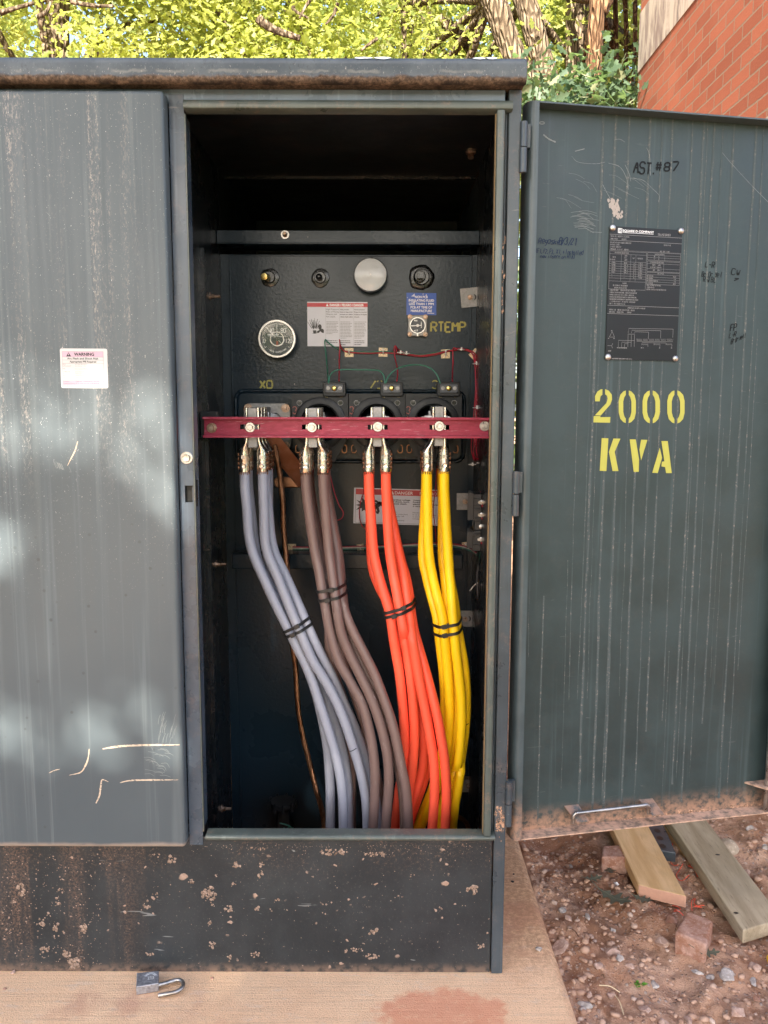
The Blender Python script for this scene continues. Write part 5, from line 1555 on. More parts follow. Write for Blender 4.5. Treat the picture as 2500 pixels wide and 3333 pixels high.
# colour, side of the spade, row, points in picture (u, v, depth), label
CAB = [
 ('gray', -1, 0, [(205, 0, .272), (300, 230, .262), (400, 440, .250), (430, 500, .248), (530, 700, .25), (590, 880, .24), (640, 1030, .235), (690, 1200, .225), (715, 1330, .22), (728, 1470, .22), (730, 1640, .22)], 'gray power cable second from the left where the gray ones reach the sill'),
 ('gray', -1, 1, [(240, 60, .32), (330, 260, .30), (425, 450, .276), (460, 515, .272), (545, 720, .275), (600, 930, .28), (636, 1120, .28), (650, 1280, .275), (655, 1420, .27), (655, 1640, .27)], 'leftmost gray power cable at the sill, passing behind another gray one'),
 ('gray', 1, 0, [(290, 0, .272), (360, 180, .262), (440, 380, .248), (482, 480, .244), (560, 650, .243), (650, 800, .24), (720, 950, .235), (780, 1120, .23), (830, 1290, .228), (858, 1440, .228), (866, 1640, .228)], 'gray power cable with a black pen mark, right of the tarnished copper cable bundle'),
 ('gray', 1, 1, [(330, 0, .322), (410, 180, .30), (480, 350, .262), (522, 450, .252), (590, 590, .258), (665, 730, .268), (735, 890, .275), (800, 1040, .28), (860, 1210, .285), (905, 1390, .29), (945, 1640, .29)], 'rightmost gray power cable, slipping behind the brown ones near the sill'),
 ('gray', 1, 2, [(300, 60, .37), (380, 260, .33), (450, 420, .292), (490, 490, .288), (570, 720, .29), (640, 900, .288), (700, 1060, .285), (738, 1220, .28), (756, 1380, .28), (762, 1640, .28)], 'gray power cable showing as a sliver right of its neighbour at the sill'),
 ('brown', -1, 0, [(562, 0, .272), (590, 130, .265), (610, 260, .25), (625, 330, .245), (650, 470, .24), (700, 640, .232), (770, 770, .225), (838, 900, .218), (885, 1080, .208), (907, 1250, .20), (908, 1400, .196), (896, 1640, .196)], 'leftmost brown power cable in front at the sill'),
 ('brown', 1, 0, [(645, 0, .272), (665, 150, .262), (682, 270, .246), (690, 330, .242), (715, 480, .236), (765, 610, .23), (830, 740, .224), (895, 880, .216), (945, 1030, .206), (978, 1180, .20), (988, 1320, .196), (980, 1450, .196), (968, 1640, .196)], 'middle brown power cable of the three in front at the sill'),
 ('brown', 1, 1, [(690, 0, .322), (702, 150, .29), (712, 260, .256), (720, 320, .25), (765, 440, .245), (835, 580, .236), (905, 720, .228), (955, 850, .218), (1000, 980, .208), (1030, 1100, .20), (1060, 1250, .194), (1088, 1400, .19), (1102, 1640, .19)], 'rightmost brown power cable, crossing in front of the orange ones at the sill'),
 ('brown', 1, 2, [(705, 40, .37), (716, 180, .32), (722, 270, .282), (730, 330, .276), (755, 460, .27), (805, 600, .262), (866, 725, .252), (925, 840, .244), (975, 980, .238), (1012, 1100, .232), (1045, 1260, .226), (1070, 1420, .222), (1080, 1640, .222)], 'brown power cable with gouged dusty jacket, just behind the rightmost brown one'),
 ('brown', -1, 1, [(600, 60, .322), (620, 190, .30), (640, 290, .28), (650, 350, .278), (650, 600, .285), (690, 760, .29), (735, 900, .295), (765, 1100, .30), (775, 1300, .30), (775, 1640, .30)], 'brown power cable hanging at the back behind the gray bundle'),
 ('brown', -1, 2, [(615, 80, .372), (640, 200, .34), (665, 300, .312), (675, 360, .31), (700, 520, .31), (745, 700, .308), (800, 860, .305), (850, 1010, .302), (890, 1180, .30), (930, 1380, .30), (950, 1640, .31)], 'brown power cable at the back, seen between the front brown ones'),
 ('orange', -1, 0, [(898, 0, .272), (920, 120, .268), (955, 250, .26), (985, 350, .246), (1000, 420, .242), (1020, 560, .245), (1045, 700, .25), (1062, 850, .252), (1074, 1000, .255), (1078, 1130, .26), (1068, 1260, .265), (1045, 1400, .27), (1018, 1640, .275)], 'leftmost orange power cable, curling back left behind brown at the sill'),
 ('orange', 1, 0, [(990, 0, .272), (1012, 150, .266), (1038, 290, .25), (1052, 370, .242), (1075, 500, .24), (1098, 640, .242), (1118, 800, .246), (1130, 950, .25), (1133, 1100, .255), (1122, 1260, .26), (1098, 1430, .265), (1068, 1640, .27)], 'orange power cable second from the left below the ties'),
 ('orange', 1, 1, [(1035, 0, .322), (1068, 150, .29), (1090, 290, .254), (1098, 350, .246), (1118, 500, .24), (1140, 640, .236), (1165, 780, .232), (1195, 930, .226), (1222, 1080, .22), (1243, 1220, .216), (1248, 1350, .214), (1243, 1480, .214), (1232, 1640, .214)], 'orange power cable second from the right at the sill, in front of yellow'),
 ('orange', 1, 2, [(1050, 40, .37), (1085, 170, .32), (1106, 290, .278), (1112, 350, .27), (1130, 470, .262), (1160, 580, .25), (1195, 700, .24), (1230, 830, .232), (1260, 950, .226), (1284, 1080, .22), (1303, 1200, .217), (1314, 1350, .216), (1314, 1480, .216), (1306, 1640, .216)], 'rightmost orange power cable at the sill'),
 ('orange', -1, 1, [(905, 60, .322), (935, 180, .305), (975, 290, .29), (1008, 370, .272), (1020, 430, .27), (1060, 560, .272), (1105, 700, .278), (1145, 860, .282), (1172, 1000, .285), (1186, 1150, .285), (1172, 1300, .285), (1122, 1450, .288), (1056, 1640, .292)], 'orange power cable in the middle of the bundle, bending left toward the sill'),
 ('orange', -1, 2, [(890, 80, .372), (930, 220, .345), (985, 320, .315), (1055, 400, .298), (1075, 450, .296), (1130, 600, .295), (1175, 780, .298), (1205, 950, .30), (1215, 1120, .305), (1195, 1300, .305), (1146, 1450, .305), (1085, 1640, .305)], 'orange power cable at the back of the bundle'),
 ('yellow', -1, 0, [(1212, 0, .272), (1232, 150, .268), (1262, 280, .258), (1290, 390, .248), (1300, 470, .246), (1308, 560, .248), (1322, 700, .256), (1332, 880, .264), (1328, 1050, .272), (1308, 1200, .28), (1268, 1350, .285), (1212, 1480, .29), (1150, 1640, .295)], 'yellow power cable crossing to the leftmost end at the sill'),
 ('yellow', -1, 1, [(1180, 40, .322), (1200, 160, .31), (1235, 300, .285), (1262, 400, .268), (1270, 470, .266), (1280, 560, .27), (1296, 700, .28), (1306, 880, .29), (1306, 1050, .30), (1285, 1200, .305), (1245, 1350, .31), (1195, 1480, .315), (1130, 1640, .32)], 'leftmost yellow power cable just above the zip ties'),
 ('yellow', 1, 0, [(1322, 0, .272), (1332, 150, .266), (1345, 300, .254), (1352, 400, .245), (1358, 470, .243), (1368, 580, .244), (1385, 720, .25), (1398, 860, .256), (1398, 1000, .262), (1386, 1150, .266), (1362, 1300, .27), (1330, 1450, .272), (1290, 1640, .275)], 'yellow power cable in front, hanging from the right side of its terminal'),
 ('yellow', 1, 1, [(1292, 40, .322), (1305, 160, .30), (1320, 300, .276), (1328, 400, .264), (1334, 470, .262), (1345, 580, .264), (1360, 720, .27), (1372, 880, .276), (1368, 1040, .284), (1350, 1200, .29), (1320, 1350, .292), (1288, 1480, .294), (1250, 1640, .296)], 'yellow power cable in the middle of its bundle'),
 ('yellow', 1, 2, [(1318, 60, .37), (1340, 200, .33), (1362, 320, .29), (1374, 410, .268), (1380, 470, .262), (1398, 570, .26), (1418, 690, .26), (1428, 820, .262), (1428, 950, .264), (1418, 1080, .266), (1400, 1210, .268), (1380, 1340, .27), (1358, 1480, .27), (1342, 1640, .27)], 'rightmost yellow power cable, bowing out with a small black mark'),
]
TOPV = {'gray': 1536, 'brown': 1538, 'orange': 1535, 'yellow': 1534}
LUGX = {('gray', -1): 796, ('gray', 1): 855, ('brown', -1): 995, ('brown', 1): 1052, ('orange', -1): 1200.5, ('orange', 1): 1256.5, ('yellow', -1): 1390.5, ('yellow', 1): 1447}
NL = 90
lev, paths = [], []
for col, side, row, pts, lab in CAB:
    px = LUGX[(col, side)]; top = P(px, TOPV[col], Y0); x, zt = top[0], top[2]
    y = Y0 + row * DY
    p = [(x, y, zt + .004), (x, y, zt - .03)]
    a = P(*z5(pts[0][0], pts[0][1]), pts[0][2])
    # straight hang, then ease toward the first observed point
    p.append((x * .72 + a[0] * .28, y * .8 + pts[0][2] * .2, zt * .55 + a[2] * .45))
    p += [tuple(P(*z5(u, v), d)) for u, v, d in pts]
    c = spline(p, 240)
    zz = np.linspace(zt + .004, .10, NL)
    o = np.argsort(c[:, 2])
    paths.append(np.stack([np.interp(zz, c[o, 2], c[o, 0]), np.interp(zz, c[o, 2], c[o, 1]), zz], 1))
X_ = np.array([[np.interp(z, p[::-1, 2], p[::-1, 0]) for z in np.linspace(1.12, .10, NL)] for p in paths])
Yp = np.array([[np.interp(z, p[::-1, 2], p[::-1, 1]) for z in np.linspace(1.12, .10, NL)] for p in paths])
zg = np.linspace(1.12, .10, NL); N = len(paths)
slope = np.gradient(X_, zg, axis=1)
for it in range(160):
    dYv = np.zeros_like(Yp)
    for i in range(N):
        for j in range(i + 1, N):
            dx = (X_[i] - X_[j]) / np.sqrt(1 + ((slope[i] + slope[j]) / 2) ** 2)
            need = np.sqrt(np.maximum((2.03 * CR) ** 2 - dx ** 2, 0))
            dy = Yp[i] - Yp[j]
            sgn = np.sign(dy + 1e-9)
            lack = np.maximum(need - np.abs(dy), 0) * .35
            dYv[i] += sgn * lack; dYv[j] -= sgn * lack
    Yp += dYv
    if it % 4 == 0:
        Yp[:, 1:-1] = Yp[:, 1:-1] * .6 + (Yp[:, :-2] + Yp[:, 2:]) * .2
CABP = []
GRP = {'gray': 'gray power cables', 'brown': 'brown power cables', 'orange': 'orange power cables', 'yellow': 'yellow power cables'}
for k, (col, side, row, pts, lab) in enumerate(CAB):
    zt = paths[k][0, 2]
    zz = np.concatenate([[zt], zg[zg < zt - .004]])
    pth = np.stack([np.interp(zz, zg[::-1], X_[k][::-1]), np.interp(zz, zg[::-1], Yp[k][::-1]), zz], 1)
    # keep the lug end where it is
    top = paths[k][0]
    f = np.clip((zz - (zt - .16)) / .16, 0, 1)[:, None] ** 1.5
    base = np.stack([np.interp(zz, paths[k][::-1, 2], paths[k][::-1, 0]), np.interp(zz, paths[k][::-1, 2], paths[k][::-1, 1]), zz], 1)
    pth = pth * (1 - f) + base * f
    CABP.append(pth)
    g = thing('power_cable', lab, 'power cable', pth[-1], GRP[col])
    m = MB(); m.tube(pth, CR, 18); m.build('insulation', M[col + '_c'], g, smooth=60)
    # crimped lug: barrel, shoulder, flat tongue on the spade
    tx = SPX[col] + side * (.0105 + .0032)
    zb_ = top[2] - .004
    m = MB(); vs = []; seg = 20
    prof = [(0, .0132, .0132, 0), (.004, .0138, .0138, 0), (.012, .0137, .0137, 0), (.030, .0136, .0138, 0), (.044, .0135, .0140, 0), (.052, .0120, .0148, .12), (.060, .0085, .0158, .42), (.068, .0052, .0165, .76), (.076, .0036, .0168, .96), (.084, .0032, .0168, 1), (.150, .0032, .0168, 1)]
    for dz, ax, ay, s in prof:
        x = top[0] * (1 - s) + tx * s
        for i in range(seg):
            q = 2 * math.pi * i / seg; ex = 1.0 if s < .5 else .6
            cx_, sx_ = math.cos(q), math.sin(q)
            vs.append((x + ax * math.copysign(abs(cx_) ** ex, cx_), top[1] + ay * math.copysign(abs(sx_) ** ex, sx_), zb_ + dz))
    fs = [(r * seg + i, r * seg + (i + 1) % seg, (r + 1) * seg + (i + 1) % seg, (r + 1) * seg + i) for r in range(len(prof) - 1) for i in range(seg)] + [tuple((len(prof) - 1) * seg + i for i in range(seg))]
    m.add(vs, fs, 0)
    # dents of the crimping tool on the outer flank, peep hole in front
    for a_ in range(4):
        for b_ in range(2):
            m.lathe((top[0] + side * .0118, top[1] - .006 + b_ * .012, zb_ + .010 + a_ * .0105), (side, -.25 + b_ * .5, 0), [(.0045, 0), (.0042, .0022), (.003, .0026)], 8, 1)
    m.lathe((top[0] + random.uniform(-.002, .002), top[1] - .0128, zb_ + .015), (0, -1, 0), [(.0058, 0), (.0058, .0012), (.0050, .0018), (.0026, .0012), (.0022, .0002)], 16, 0)
    m.box(top[0] - .005, top[0] + .003, top[1] - .0146, top[1] - .012, zb_ + .031, zb_ + .040, 2)
    lug = m.build('lug', [M['lug'], M['oldcopper'], M['steel']], g, smooth=38)
    if row == 0:
        m = MB()
        for i in range(16):
            q = 2 * math.pi * i / 16
            m.tube([(top[0] + .0118 * math.cos(q), top[1] + .0118 * math.sin(q), zb_ - .002), (top[0] + .0128 * math.cos(q), top[1] + .0128 * math.sin(q), zb_ - .0035 - .003 * random.random())], .0011, 5)
            m.tube([(top[0] + .0125 * math.cos(q), top[1] + .0125 * math.sin(q), zb_ + .002), (top[0] + .0127 * math.cos(q), top[1] + .0127 * math.sin(q), zb_ - .0045 * random.random())], .0010, 5)
        m.build('strand_end', M['oldcopper'], lug)

# pen marks on three cables (part of the jacket)
def pen(k, px, py, w):
    p = CABP[k]
    best = min(range(len(p)), key=lambda i: abs(proj(p[i])[1] - py))
    c = p[best]; m = MB()
    pts = [(c[0] + (CR + .0004) * math.sin(q), c[1] - (CR + .0004) * math.cos(q), c[2] + .003 * math.sin(q * 2) + .0015 * q) for q in np.linspace(-.9, .6, 10)]
    m.tube(pts, w, 6)
    r_ = [o for o in bpy.data.objects if o.get('label') == CAB[k][4]][0]
    m.build('pen_mark', M['marker'], r_)


pen(2, 1147, 2434, .0010); pen(21, 1509, 2348, .0009); pen(8, 1271, 2386, .0009)


# ================================================================== zip ties
def hull(pts):
    pts = sorted(map(tuple, pts))
    def half(ps):
        h = []
        for p in ps:
            while len(h) > 1 and (h[-1][0] - h[-2][0]) * (p[1] - h[-2][1]) - (h[-1][1] - h[-2][1]) * (p[0] - h[-2][0]) <= 0: h.pop()
            h.append(p)
        return h
    a, b = half(pts), half(pts[::-1])
    return a[:-1] + b[:-1]


def zip_tie(col, p0, p1, head, label):
    a, b = P(*p0, .235), P(*p1, .235)
    L = nrm((b - a) * np.array([1, 0, 1])); Nn = np.array([-L[2], 0, L[0]])
    mid = (a + b) / 2; circ = []
    for k, c in enumerate(CAB):
        if c[0] != col: continue
        d = (CABP[k] - mid).dot(Nn)
        i = int(np.argmin(np.abs(d))); q = CABP[k][i] - mid
        for t in np.linspace(0, 2 * math.pi, 20, endpoint=False):
            circ.append((q.dot(L) + (CR + .0014) * math.cos(t), q[1] + (CR + .0014) * math.sin(t)))
    h = np.array(hull(circ))
    w = lambda u, y, n: mid + L * u + np.array([0, y, 0]) + Nn * n
    o = thing('zip_tie', label, 'zip tie', mid, 'black zip ties round the cable bundles')
    mb = MB(); n = len(h); t, hw = .0013, .0036
    cen = h.mean(0); out = np.array([nrm(q - cen) for q in h])
    vs = [w(*(h[i] + out[i] * e), s) for e, s in ((0, -hw), (t, -hw), (t, hw), (0, hw)) for i in range(n)]
    fs = [(r * n + i, r * n + (i + 1) % n, ((r + 1) % 4) * n + (i + 1) % n, ((r + 1) % 4) * n + i) for r in range(4) for i in range(n)]
    mb.add(vs, fs); fin(mb.build('strap', M['black'], o))
    hp = P(*head, .22); u = (hp - mid).dot(L)
    # front of the loop at that place
    fr = min((abs(q[0] - u) + (q[1] - h[:, 1].min()) * .3, q[1]) for q in h)[1]
    mb = MB()
    mb.hexa([w(u + sx * .0062, fr + sy, sn * .0052) for sn in (-1, 1) for sx, sy in ((-1, -.0042), (1, -.0042), (1, .001), (-1, .001))])
    mb.build('buckle', M['black'], o, bevel=.0008)
    return o


zip_tie('gray', (925, 2060), (1010, 2015), (964, 2042), 'upper black zip tie round the gray cables')
zip_tie('gray', (935, 2074), (1016, 2036), (950, 2068), 'lower black zip tie round the gray cables')
zip_tie('brown', (1030, 1930), (1120, 1913), (1077, 1928), 'upper black zip tie round the brown cables')
zip_tie('brown', (1033, 1960), (1124, 1940), (1064, 1957), 'lower black zip tie round the brown cables')
zip_tie('orange', (1247, 2000), (1349, 1966), (1314, 1983), 'upper black zip tie round the orange cables')
zip_tie('orange', (1249, 2014), (1348, 1982), (1283, 2010), 'lower black zip tie round the orange cables')
zip_tie('yellow', (1412, 2046), (1498, 2030), (1448, 2048), 'upper black zip tie round the yellow cables')
t_ = zip_tie('yellow', (1420, 2074), (1503, 2056), (1450, 2075), 'lower black zip tie round the yellow cables')
c = P(1457, 2037, .215); m = MB(); m.box(c[0] - .002, c[0] + .003, c[1], c[1] + .0015, c[2] - .006, c[2] + .006); m.build('tail', M['black'], [o for o in bpy.data.objects if o.get('label') == 'upper black zip tie round the yellow cables'][0])

# bare stranded copper grounding cable
def stranded(name, label, pts, r, mat):
    c = spline(pts, 160)
    t = np.gradient(c, axis=0); t /= np.linalg.norm(t, axis=1)[:, None]
    u = np.cross(t, (0, 1, 0)); u /= np.linalg.norm(u, axis=1)[:, None]; w = np.cross(t, u)
    s = np.concatenate([[0], np.cumsum(np.linalg.norm(np.diff(c, axis=0), axis=1))])
    m = MB()
    for k in range(7):
        q = s / .012 * .8 + 2 * math.pi * k / 7
        m.tube(c + r * .66 * (np.cos(q)[:, None] * u + np.sin(q)[:, None] * w), r * .40, 6)
    return tag(m.build(name, mat, None, smooth=60, origin='base'), label, 'ground cable')


B4 = lambda u, v, Y: P(*z4(u, v), Y); B5 = lambda u, v, Y: P(*z5(u, v), Y)
stranded('ground_cable', 'tarnished bare copper ground cable hanging behind the gray cables', [B4(330, 425, .43), B4(352, 540, .43), B4(372, 660, .43), B4(385, 800, .42), B4(388, 920, .42), B4(398, 1040, .41), B4(410, 1180, .40), B5(415, 200, .39), B5(425, 400, .385), B5(440, 560, .38), B5(458, 680, .38), B5(465, 820, .38), B5(478, 960, .38), B5(505, 1100, .38), B5(540, 1240, .38), B5(575, 1380, .37), B5(608, 1500, .37), B5(632, 1660, .36)], .0068, M['oldcopper'])
stranded('ground_cable', 'short curved bare copper ground cable at the lower right by the sill', [B5(1320, 1545, .42), B5(1365, 1532, .42), B5(1410, 1550, .42), B5(1440, 1590, .42), B5(1452, 1660, .42)], .006, M['oldcopper'])

# ================================================================== small control wires
B3 = lambda u, v, Y: P(600 + .63291 * u, 700 + .63291 * v, Y)


def wire_(label, pts, mat, r=.0017, name='control_wire', n=70):
    m = MB(); m.tube(spline(pts, n), r, 7)
    return tag(m.build(name, M[mat], None, smooth=60, origin='base'), label, 'wire', 'control wires')


YB = .546
wire_('green wire dropping from the danger sticker to the left current transformer', [B3(726, 640, .535), B3(722, 660, .53), B3(731, 740, .52), B3(738, 820, .48), B3(740, 866, .445)], 'wire_green')
wire_('green wire running along the tank wall through the nylon mounts', [B3(726, 640, .535), B3(745, 660, .54), B3(790, 688, YB), B3(850, 702, YB), B3(940, 705, YB), B3(1020, 702, YB), B3(1080, 706, YB), B3(1140, 712, YB), B3(1220, 718, YB), B3(1290, 708, YB), B3(1345, 698, YB), B3(1400, 690, YB), B3(1450, 690, YB), B3(1480, 700, YB), B3(1496, 740, .54), B3(1502, 800, .53), B3(1505, 900, .52), B3(1498, 1000, .51), B3(1495, 1060, .5)], 'wire_green')
wire_('red wire dropping from the danger sticker to the left current transformer', [B3(798, 640, .53), B3(800, 665, .525), B3(797, 740, .52), B3(796, 820, .48), B3(796, 866, .445)], 'wire_red', .0016)
wire_('red wire along the tank wall from the left current transformer', [B3(798, 640, .53), B3(802, 668, .53), B3(815, 695, YB - .003), B3(850, 706, YB - .003), B3(940, 711, YB - .003), B3(1020, 708, YB - .003), B3(1080, 711, YB - .003), B3(1140, 719, YB - .003), B3(1220, 727, YB - .003), B3(1290, 718, YB - .003), B3(1345, 704, YB - .003), B3(1400, 694, YB - .003), B3(1450, 695, YB - .003), B3(1476, 706, YB - .003), B3(1490, 740, .535), B3(1497, 800, .525), B3(1498, 900, .515), B3(1492, 1000, .505), B3(1482, 1100, .50), B3(1476, 1200, .49), B3(1490, 1260, .47)], 'wire_red')
wire_('red wire dropping to the middle current transformer', [B3(1082, 708, YB - .003), B3(1092, 700, .53), B3(1085, 672, .525), B3(1079, 690, .525), B3(1085, 740, .52), B3(1097, 800, .48), B3(1092, 866, .445)], 'wire_red', .0016)
wire_('red wire dropping to the right current transformer', [B3(1430, 692, YB - .003), B3(1405, 690, .53), B3(1388, 684, .53), B3(1381, 700, .525), B3(1382, 760, .52), B3(1379, 820, .48), B3(1379, 866, .445)], 'wire_red', .0016)
wire_('red wire from the middle current transformer sagging along the wall to the corner', [B3(1090, 678, .525), B3(1105, 695, .54), B3(1145, 714, YB - .006), B3(1220, 722, YB - .006), B3(1290, 713, YB - .006), B3(1345, 701, YB - .006), B3(1420, 692, YB - .006), B3(1462, 700, YB - .006), B3(1492, 730, .535), B3(1507, 800, .52), B3(1503, 920, .51), B3(1500, 1020, .50), B3(1494, 1120, .495), B3(1488, 1220, .48), B3(1500, 1262, .46)], 'wire_red')
wire_('outermost red wire turning down the right corner of the compartment', [B3(1384, 684, .53), B3(1420, 687, YB - .008), B3(1470, 696, YB - .008), B3(1500, 724, .53), B3(1512, 800, .515), B3(1510, 920, .505), B3(1507, 1020, .495), B3(1503, 1120, .49), B3(1500, 1200, .48), B3(1512, 1262, .46)], 'wire_red')
wire_('green wire arching from the left to the middle current transformer', [B3(742, 866, .44), B3(748, 830, .445), B3(770, 803, .45), B3(810, 795, .455), B3(880, 795, .46), B3(960, 797, .455), B3(1000, 800, .45), B3(1025, 825, .445), B3(1033, 866, .44)], 'wire_green')
wire_('green wire arching from the middle to the right current transformer', [B3(1036, 866, .44), B3(1050, 830, .445), B3(1090, 793, .45), B3(1140, 775, .455), B3(1200, 770, .46), B3(1255, 782, .455), B3(1295, 815, .445), B3(1318, 866, .44)], 'wire_green')
wire_('thin red wire looping below the brown lugs', [B4(640, 560, .45), B4(668, 700, .44), B4(700, 800, .43), B4(728, 850, .43), B4(720, 885, .43), B4(680, 900, .44), B4(640, 900, .45)], 'wire_red', .0013)
wire_('thin red wire over the left end of the lower danger sticker', [B4(850, 560, .46), B4(846, 720, .51), B4(828, 790, .525), B4(820, 860, .53), B4(832, 920, .53), B4(858, 950, .53), B4(900, 1000, .54)], 'wire_red', .0013)
wire_('thin red wire between the two yellow strands over the lower danger sticker', [B4(1262, 560, .46), B4(1255, 700, .50), B4(1245, 780, .52), B4(1240, 850, .525), B4(1250, 920, .53), B4(1256, 1000, .54), B4(1262, 1050, .545)], 'wire_red', .0013)
for dz, mt, lb, y in ((0, 'wire_white', 'white wire running along the shelf beam behind the cables', .544), (8, 'wire_green', 'green wire running along the shelf beam behind the cables', .541), (-7, 'wire_red', 'dark red wire running along the shelf beam behind the cables', .538)):
    wire_(lb, [B4(440, 1055 + dz, y), B4(600, 1056 + dz * .6, y), B4(800, 1052 + dz, y), B4(1000, 1044 + dz * .7, y), B4(1160, 1036 + dz, y), B4(1300, 1034 + dz * 1.2, y), B4(1400, 1046 + dz, .52), B4(1450, 1062 + dz, .49), B4(1490, 1090 + dz, .45), B4(1525, 1100 + dz, .42)], mt, .0016)
for k, (u0, lb) in enumerate(((1500, 'first red wire feeding the terminal strip from above'), (1510, 'second red wire feeding the terminal strip from above'), (1520, 'third red wire feeding the terminal strip from above'))):
    wire_(lb, [B4(1478 + k * 8, 545, .46), B4(1510 + k * 9, 552, .43), B4(1545, 565 + k * 6, .40), B4(1547, 640, .385), B4(1540, 700, .38), B4(1525 - k * 8, 745 - k * 3, .38)], 'wire_red', .0016)
wire_('green wire dropping into the terminal strip', [B4(1518, 555, .42), B4(1524, 620, .40), B4(1522, 690, .39), B4(1518, 740, .385)], 'wire_green', .0016)
for k in range(3):
    wire_(('green wire looping below the terminal strip, nearest the wall', 'green wire looping below the terminal strip, in the middle', 'green wire looping below the terminal strip, farthest left')[k], [B4(1530 - k * 6, 1055, .385), B4(1534 - k * 6, 1100, .385), B4(1526 - k * 5, 1150 - k * 6, .385), B4(1518 - k * 6, 1130, .385), B4(1515 - k * 5, 1080, .385)], 'wire_green', .0019)
Z6 = lambda u, v, Y: P(1440 + u * .3165, 1380 + v * .3165, Y)
wire_('stiff grey wire hanging from the terminal strip into the corner', [Z6(412, 1375, .40), Z6(375, 1450, .40), Z6(357, 1560, .40), Z6(362, 1720, .40), Z6(375, 1880, .40), Z6(352, 1905, .40), Z6(390, 1890, .38), Z6(445, 1860, .35)], 'wire_black', .0032)
wire_('loose white nylon tail curling in the lower right corner', [Z6(282, 1718, .40), Z6(310, 1680, .40), Z6(350, 1642, .40), Z6(400, 1625, .39), Z6(452, 1622, .37)], 'wire_white', .0016)
wire_('white looped wire end in the lower right corner', [Z6(368, 1640, .40), Z6(372, 1680, .40), Z6(395, 1712, .39), Z6(425, 1725, .38), Z6(452, 1720, .36)], 'wire_white', .0016)


def mount(px, py, s, Y, label, rot=0.0, tie=True):
    c = P(px, py, Y); ct, st = math.cos(rot), math.sin(rot)
    fn = lambda u, v, d: (c[0] + u * ct - v * st, Y - d, c[2] + u * st + v * ct)
    o = thing('wire_mount', label, 'cable mount', c, 'nylon wire mounts on the tank wall')
    m = MB(); m.prism([(-s, -s), (s, -s), (s, s), (-s, s)], fn, -.0002, .0022)
    m.ribbon([(-s * .9, -s * .9), (-s * .2, -s * .2)], .0014, fn, .0024, 1); m.ribbon([(s * .9, -s * .9), (s * .2, -s * .2)], .0014, fn, .0024, 1); m.ribbon([(-s * .9, s * .9), (-s * .2, s * .2)], .0014, fn, .0024, 1); m.ribbon([(s * .9, s * .9), (s * .2, s * .2)], .0014, fn, .0024, 1)
    m.build('pad', [M['clip'], M['bolt']], o)
    if tie:
        m = MB(); m.tube(spline([fn(0, -s * .45, .002), fn(.0005, -s * .4, .009), fn(0, 0, .0125), fn(-.0005, s * .4, .009), fn(0, s * .55, .002)], 16), .0016, 6)
        m.box(*sorted((fn(-.002, 0, 0)[0], fn(.002, 0, 0)[0])), Y - .012, Y - .004, c[2] + s * .45, c[2] + s * .8)
        m.build('tie', M['clear'], o)


for px, py, lb, r in ((1136.5, 1147.5, 'tan nylon wire mount just right below the three language danger sticker', .02), (1247, 1146.5, 'tan nylon wire mount on the wall below the pressure gauge', -.02), (1450, 1152, 'tan nylon wire mount on the wall below the yellow stencil letters', .03)):
    mount(px, py, .0115, .5495, lb, r)
mount(1546, 1155, .0120, .5465, 'tan nylon wire mount turned on its corner at the right end of the wire run', .78)
mount(950, 1784, .0115, .5495, 'brownish wire mount on the shelf left of the brown cables', 0, False)
mount(1173, 1782, .009, .5495, 'small pale wire mount on the shelf between brown and orange cables', .1)
mount(1515, 1775, .009, .53, 'small wire mount on the shelf right of the yellow cables', .1)
for px, py, lb in ((1304, 1148, 'left one of two tiny clear ties on the sagging wires'), (1323, 1151, 'right one of two tiny clear ties on the sagging wires'), (1501, 1138, 'tiny clear tie on the wires before the corner'), (1550, 1184, 'long clear tie across the red wires at the corner'), (1551, 1327, 'clear tie on the red wires just above the support bar'), (1537, 1512, 'clear tie on the wire bend below the support bar'), (1562, 1507, 'clear tie close to the liner above the terminal strip')):
    c = P(px, py, .53 if py < 1200 else .49 if py < 1400 else .44); m = MB(); m.tube([(c[0] + .009 * math.cos(q), c[1] + .009 * math.sin(q), c[2]) for q in np.linspace(0, 6.283, 18)], .0013, 5); m.box(c[0] - .002, c[0] + .002, c[1] - .012, c[1] - .008, c[2] - .003, c[2] + .006)
    tag(m.build('wire_tie', M['clear'], None, smooth=50, origin='base'), lb, 'wire tie', 'clear ties on the control wires')

# terminal strip on the right wall
a, b = P(1531, 1604, .38), P(1585, 1787, .38)
g = thing('terminal_strip', 'black ribbed terminal strip with red wires on the right wall behind the yellow cables', 'terminal strip', (a[0], .38, b[2]))
m = MB(); H_ = a[2] - b[2]
xw = .2400
m.box(a[0] + .004, xw, .35, .42, b[2] + H_ * .52, a[2]); m.box(a[0] + .004, xw, .35, .42, b[2], b[2] + H_ * .36); m.box(a[0] + .010, xw, .355, .42, b[2] + H_ * .36, b[2] + H_ * .52)
m.build('block', M['strip'], g, bevel=.0015)
m = MB()
for k in range(5):
    y = .345 + k * .016
    m.box(a[0] - .009 + k * .002, a[0] + .0038, y, y + .0045, b[2] + H_ * .55, a[2] + .003); m.box(a[0] - .010 + k * .002, a[0] + .0038, y, y + .0045, b[2] + H_ * .06, b[2] + H_ * .34)
m.build('rib', M['strip'], g)
for k in range(4):
    m = MB(); m.tube(spline([(a[0] + .006 + k * .002, .348 + k * .016, b[2] + H_ * .56), (a[0] + .004 + k * .002, .346 + k * .016, b[2] + H_ * .45), (a[0] + .009 + k * .002, .348 + k * .016, b[2] + H_ * .34)], 10), .0008, 5)
    m.build('jumper', M['zinc'], g)
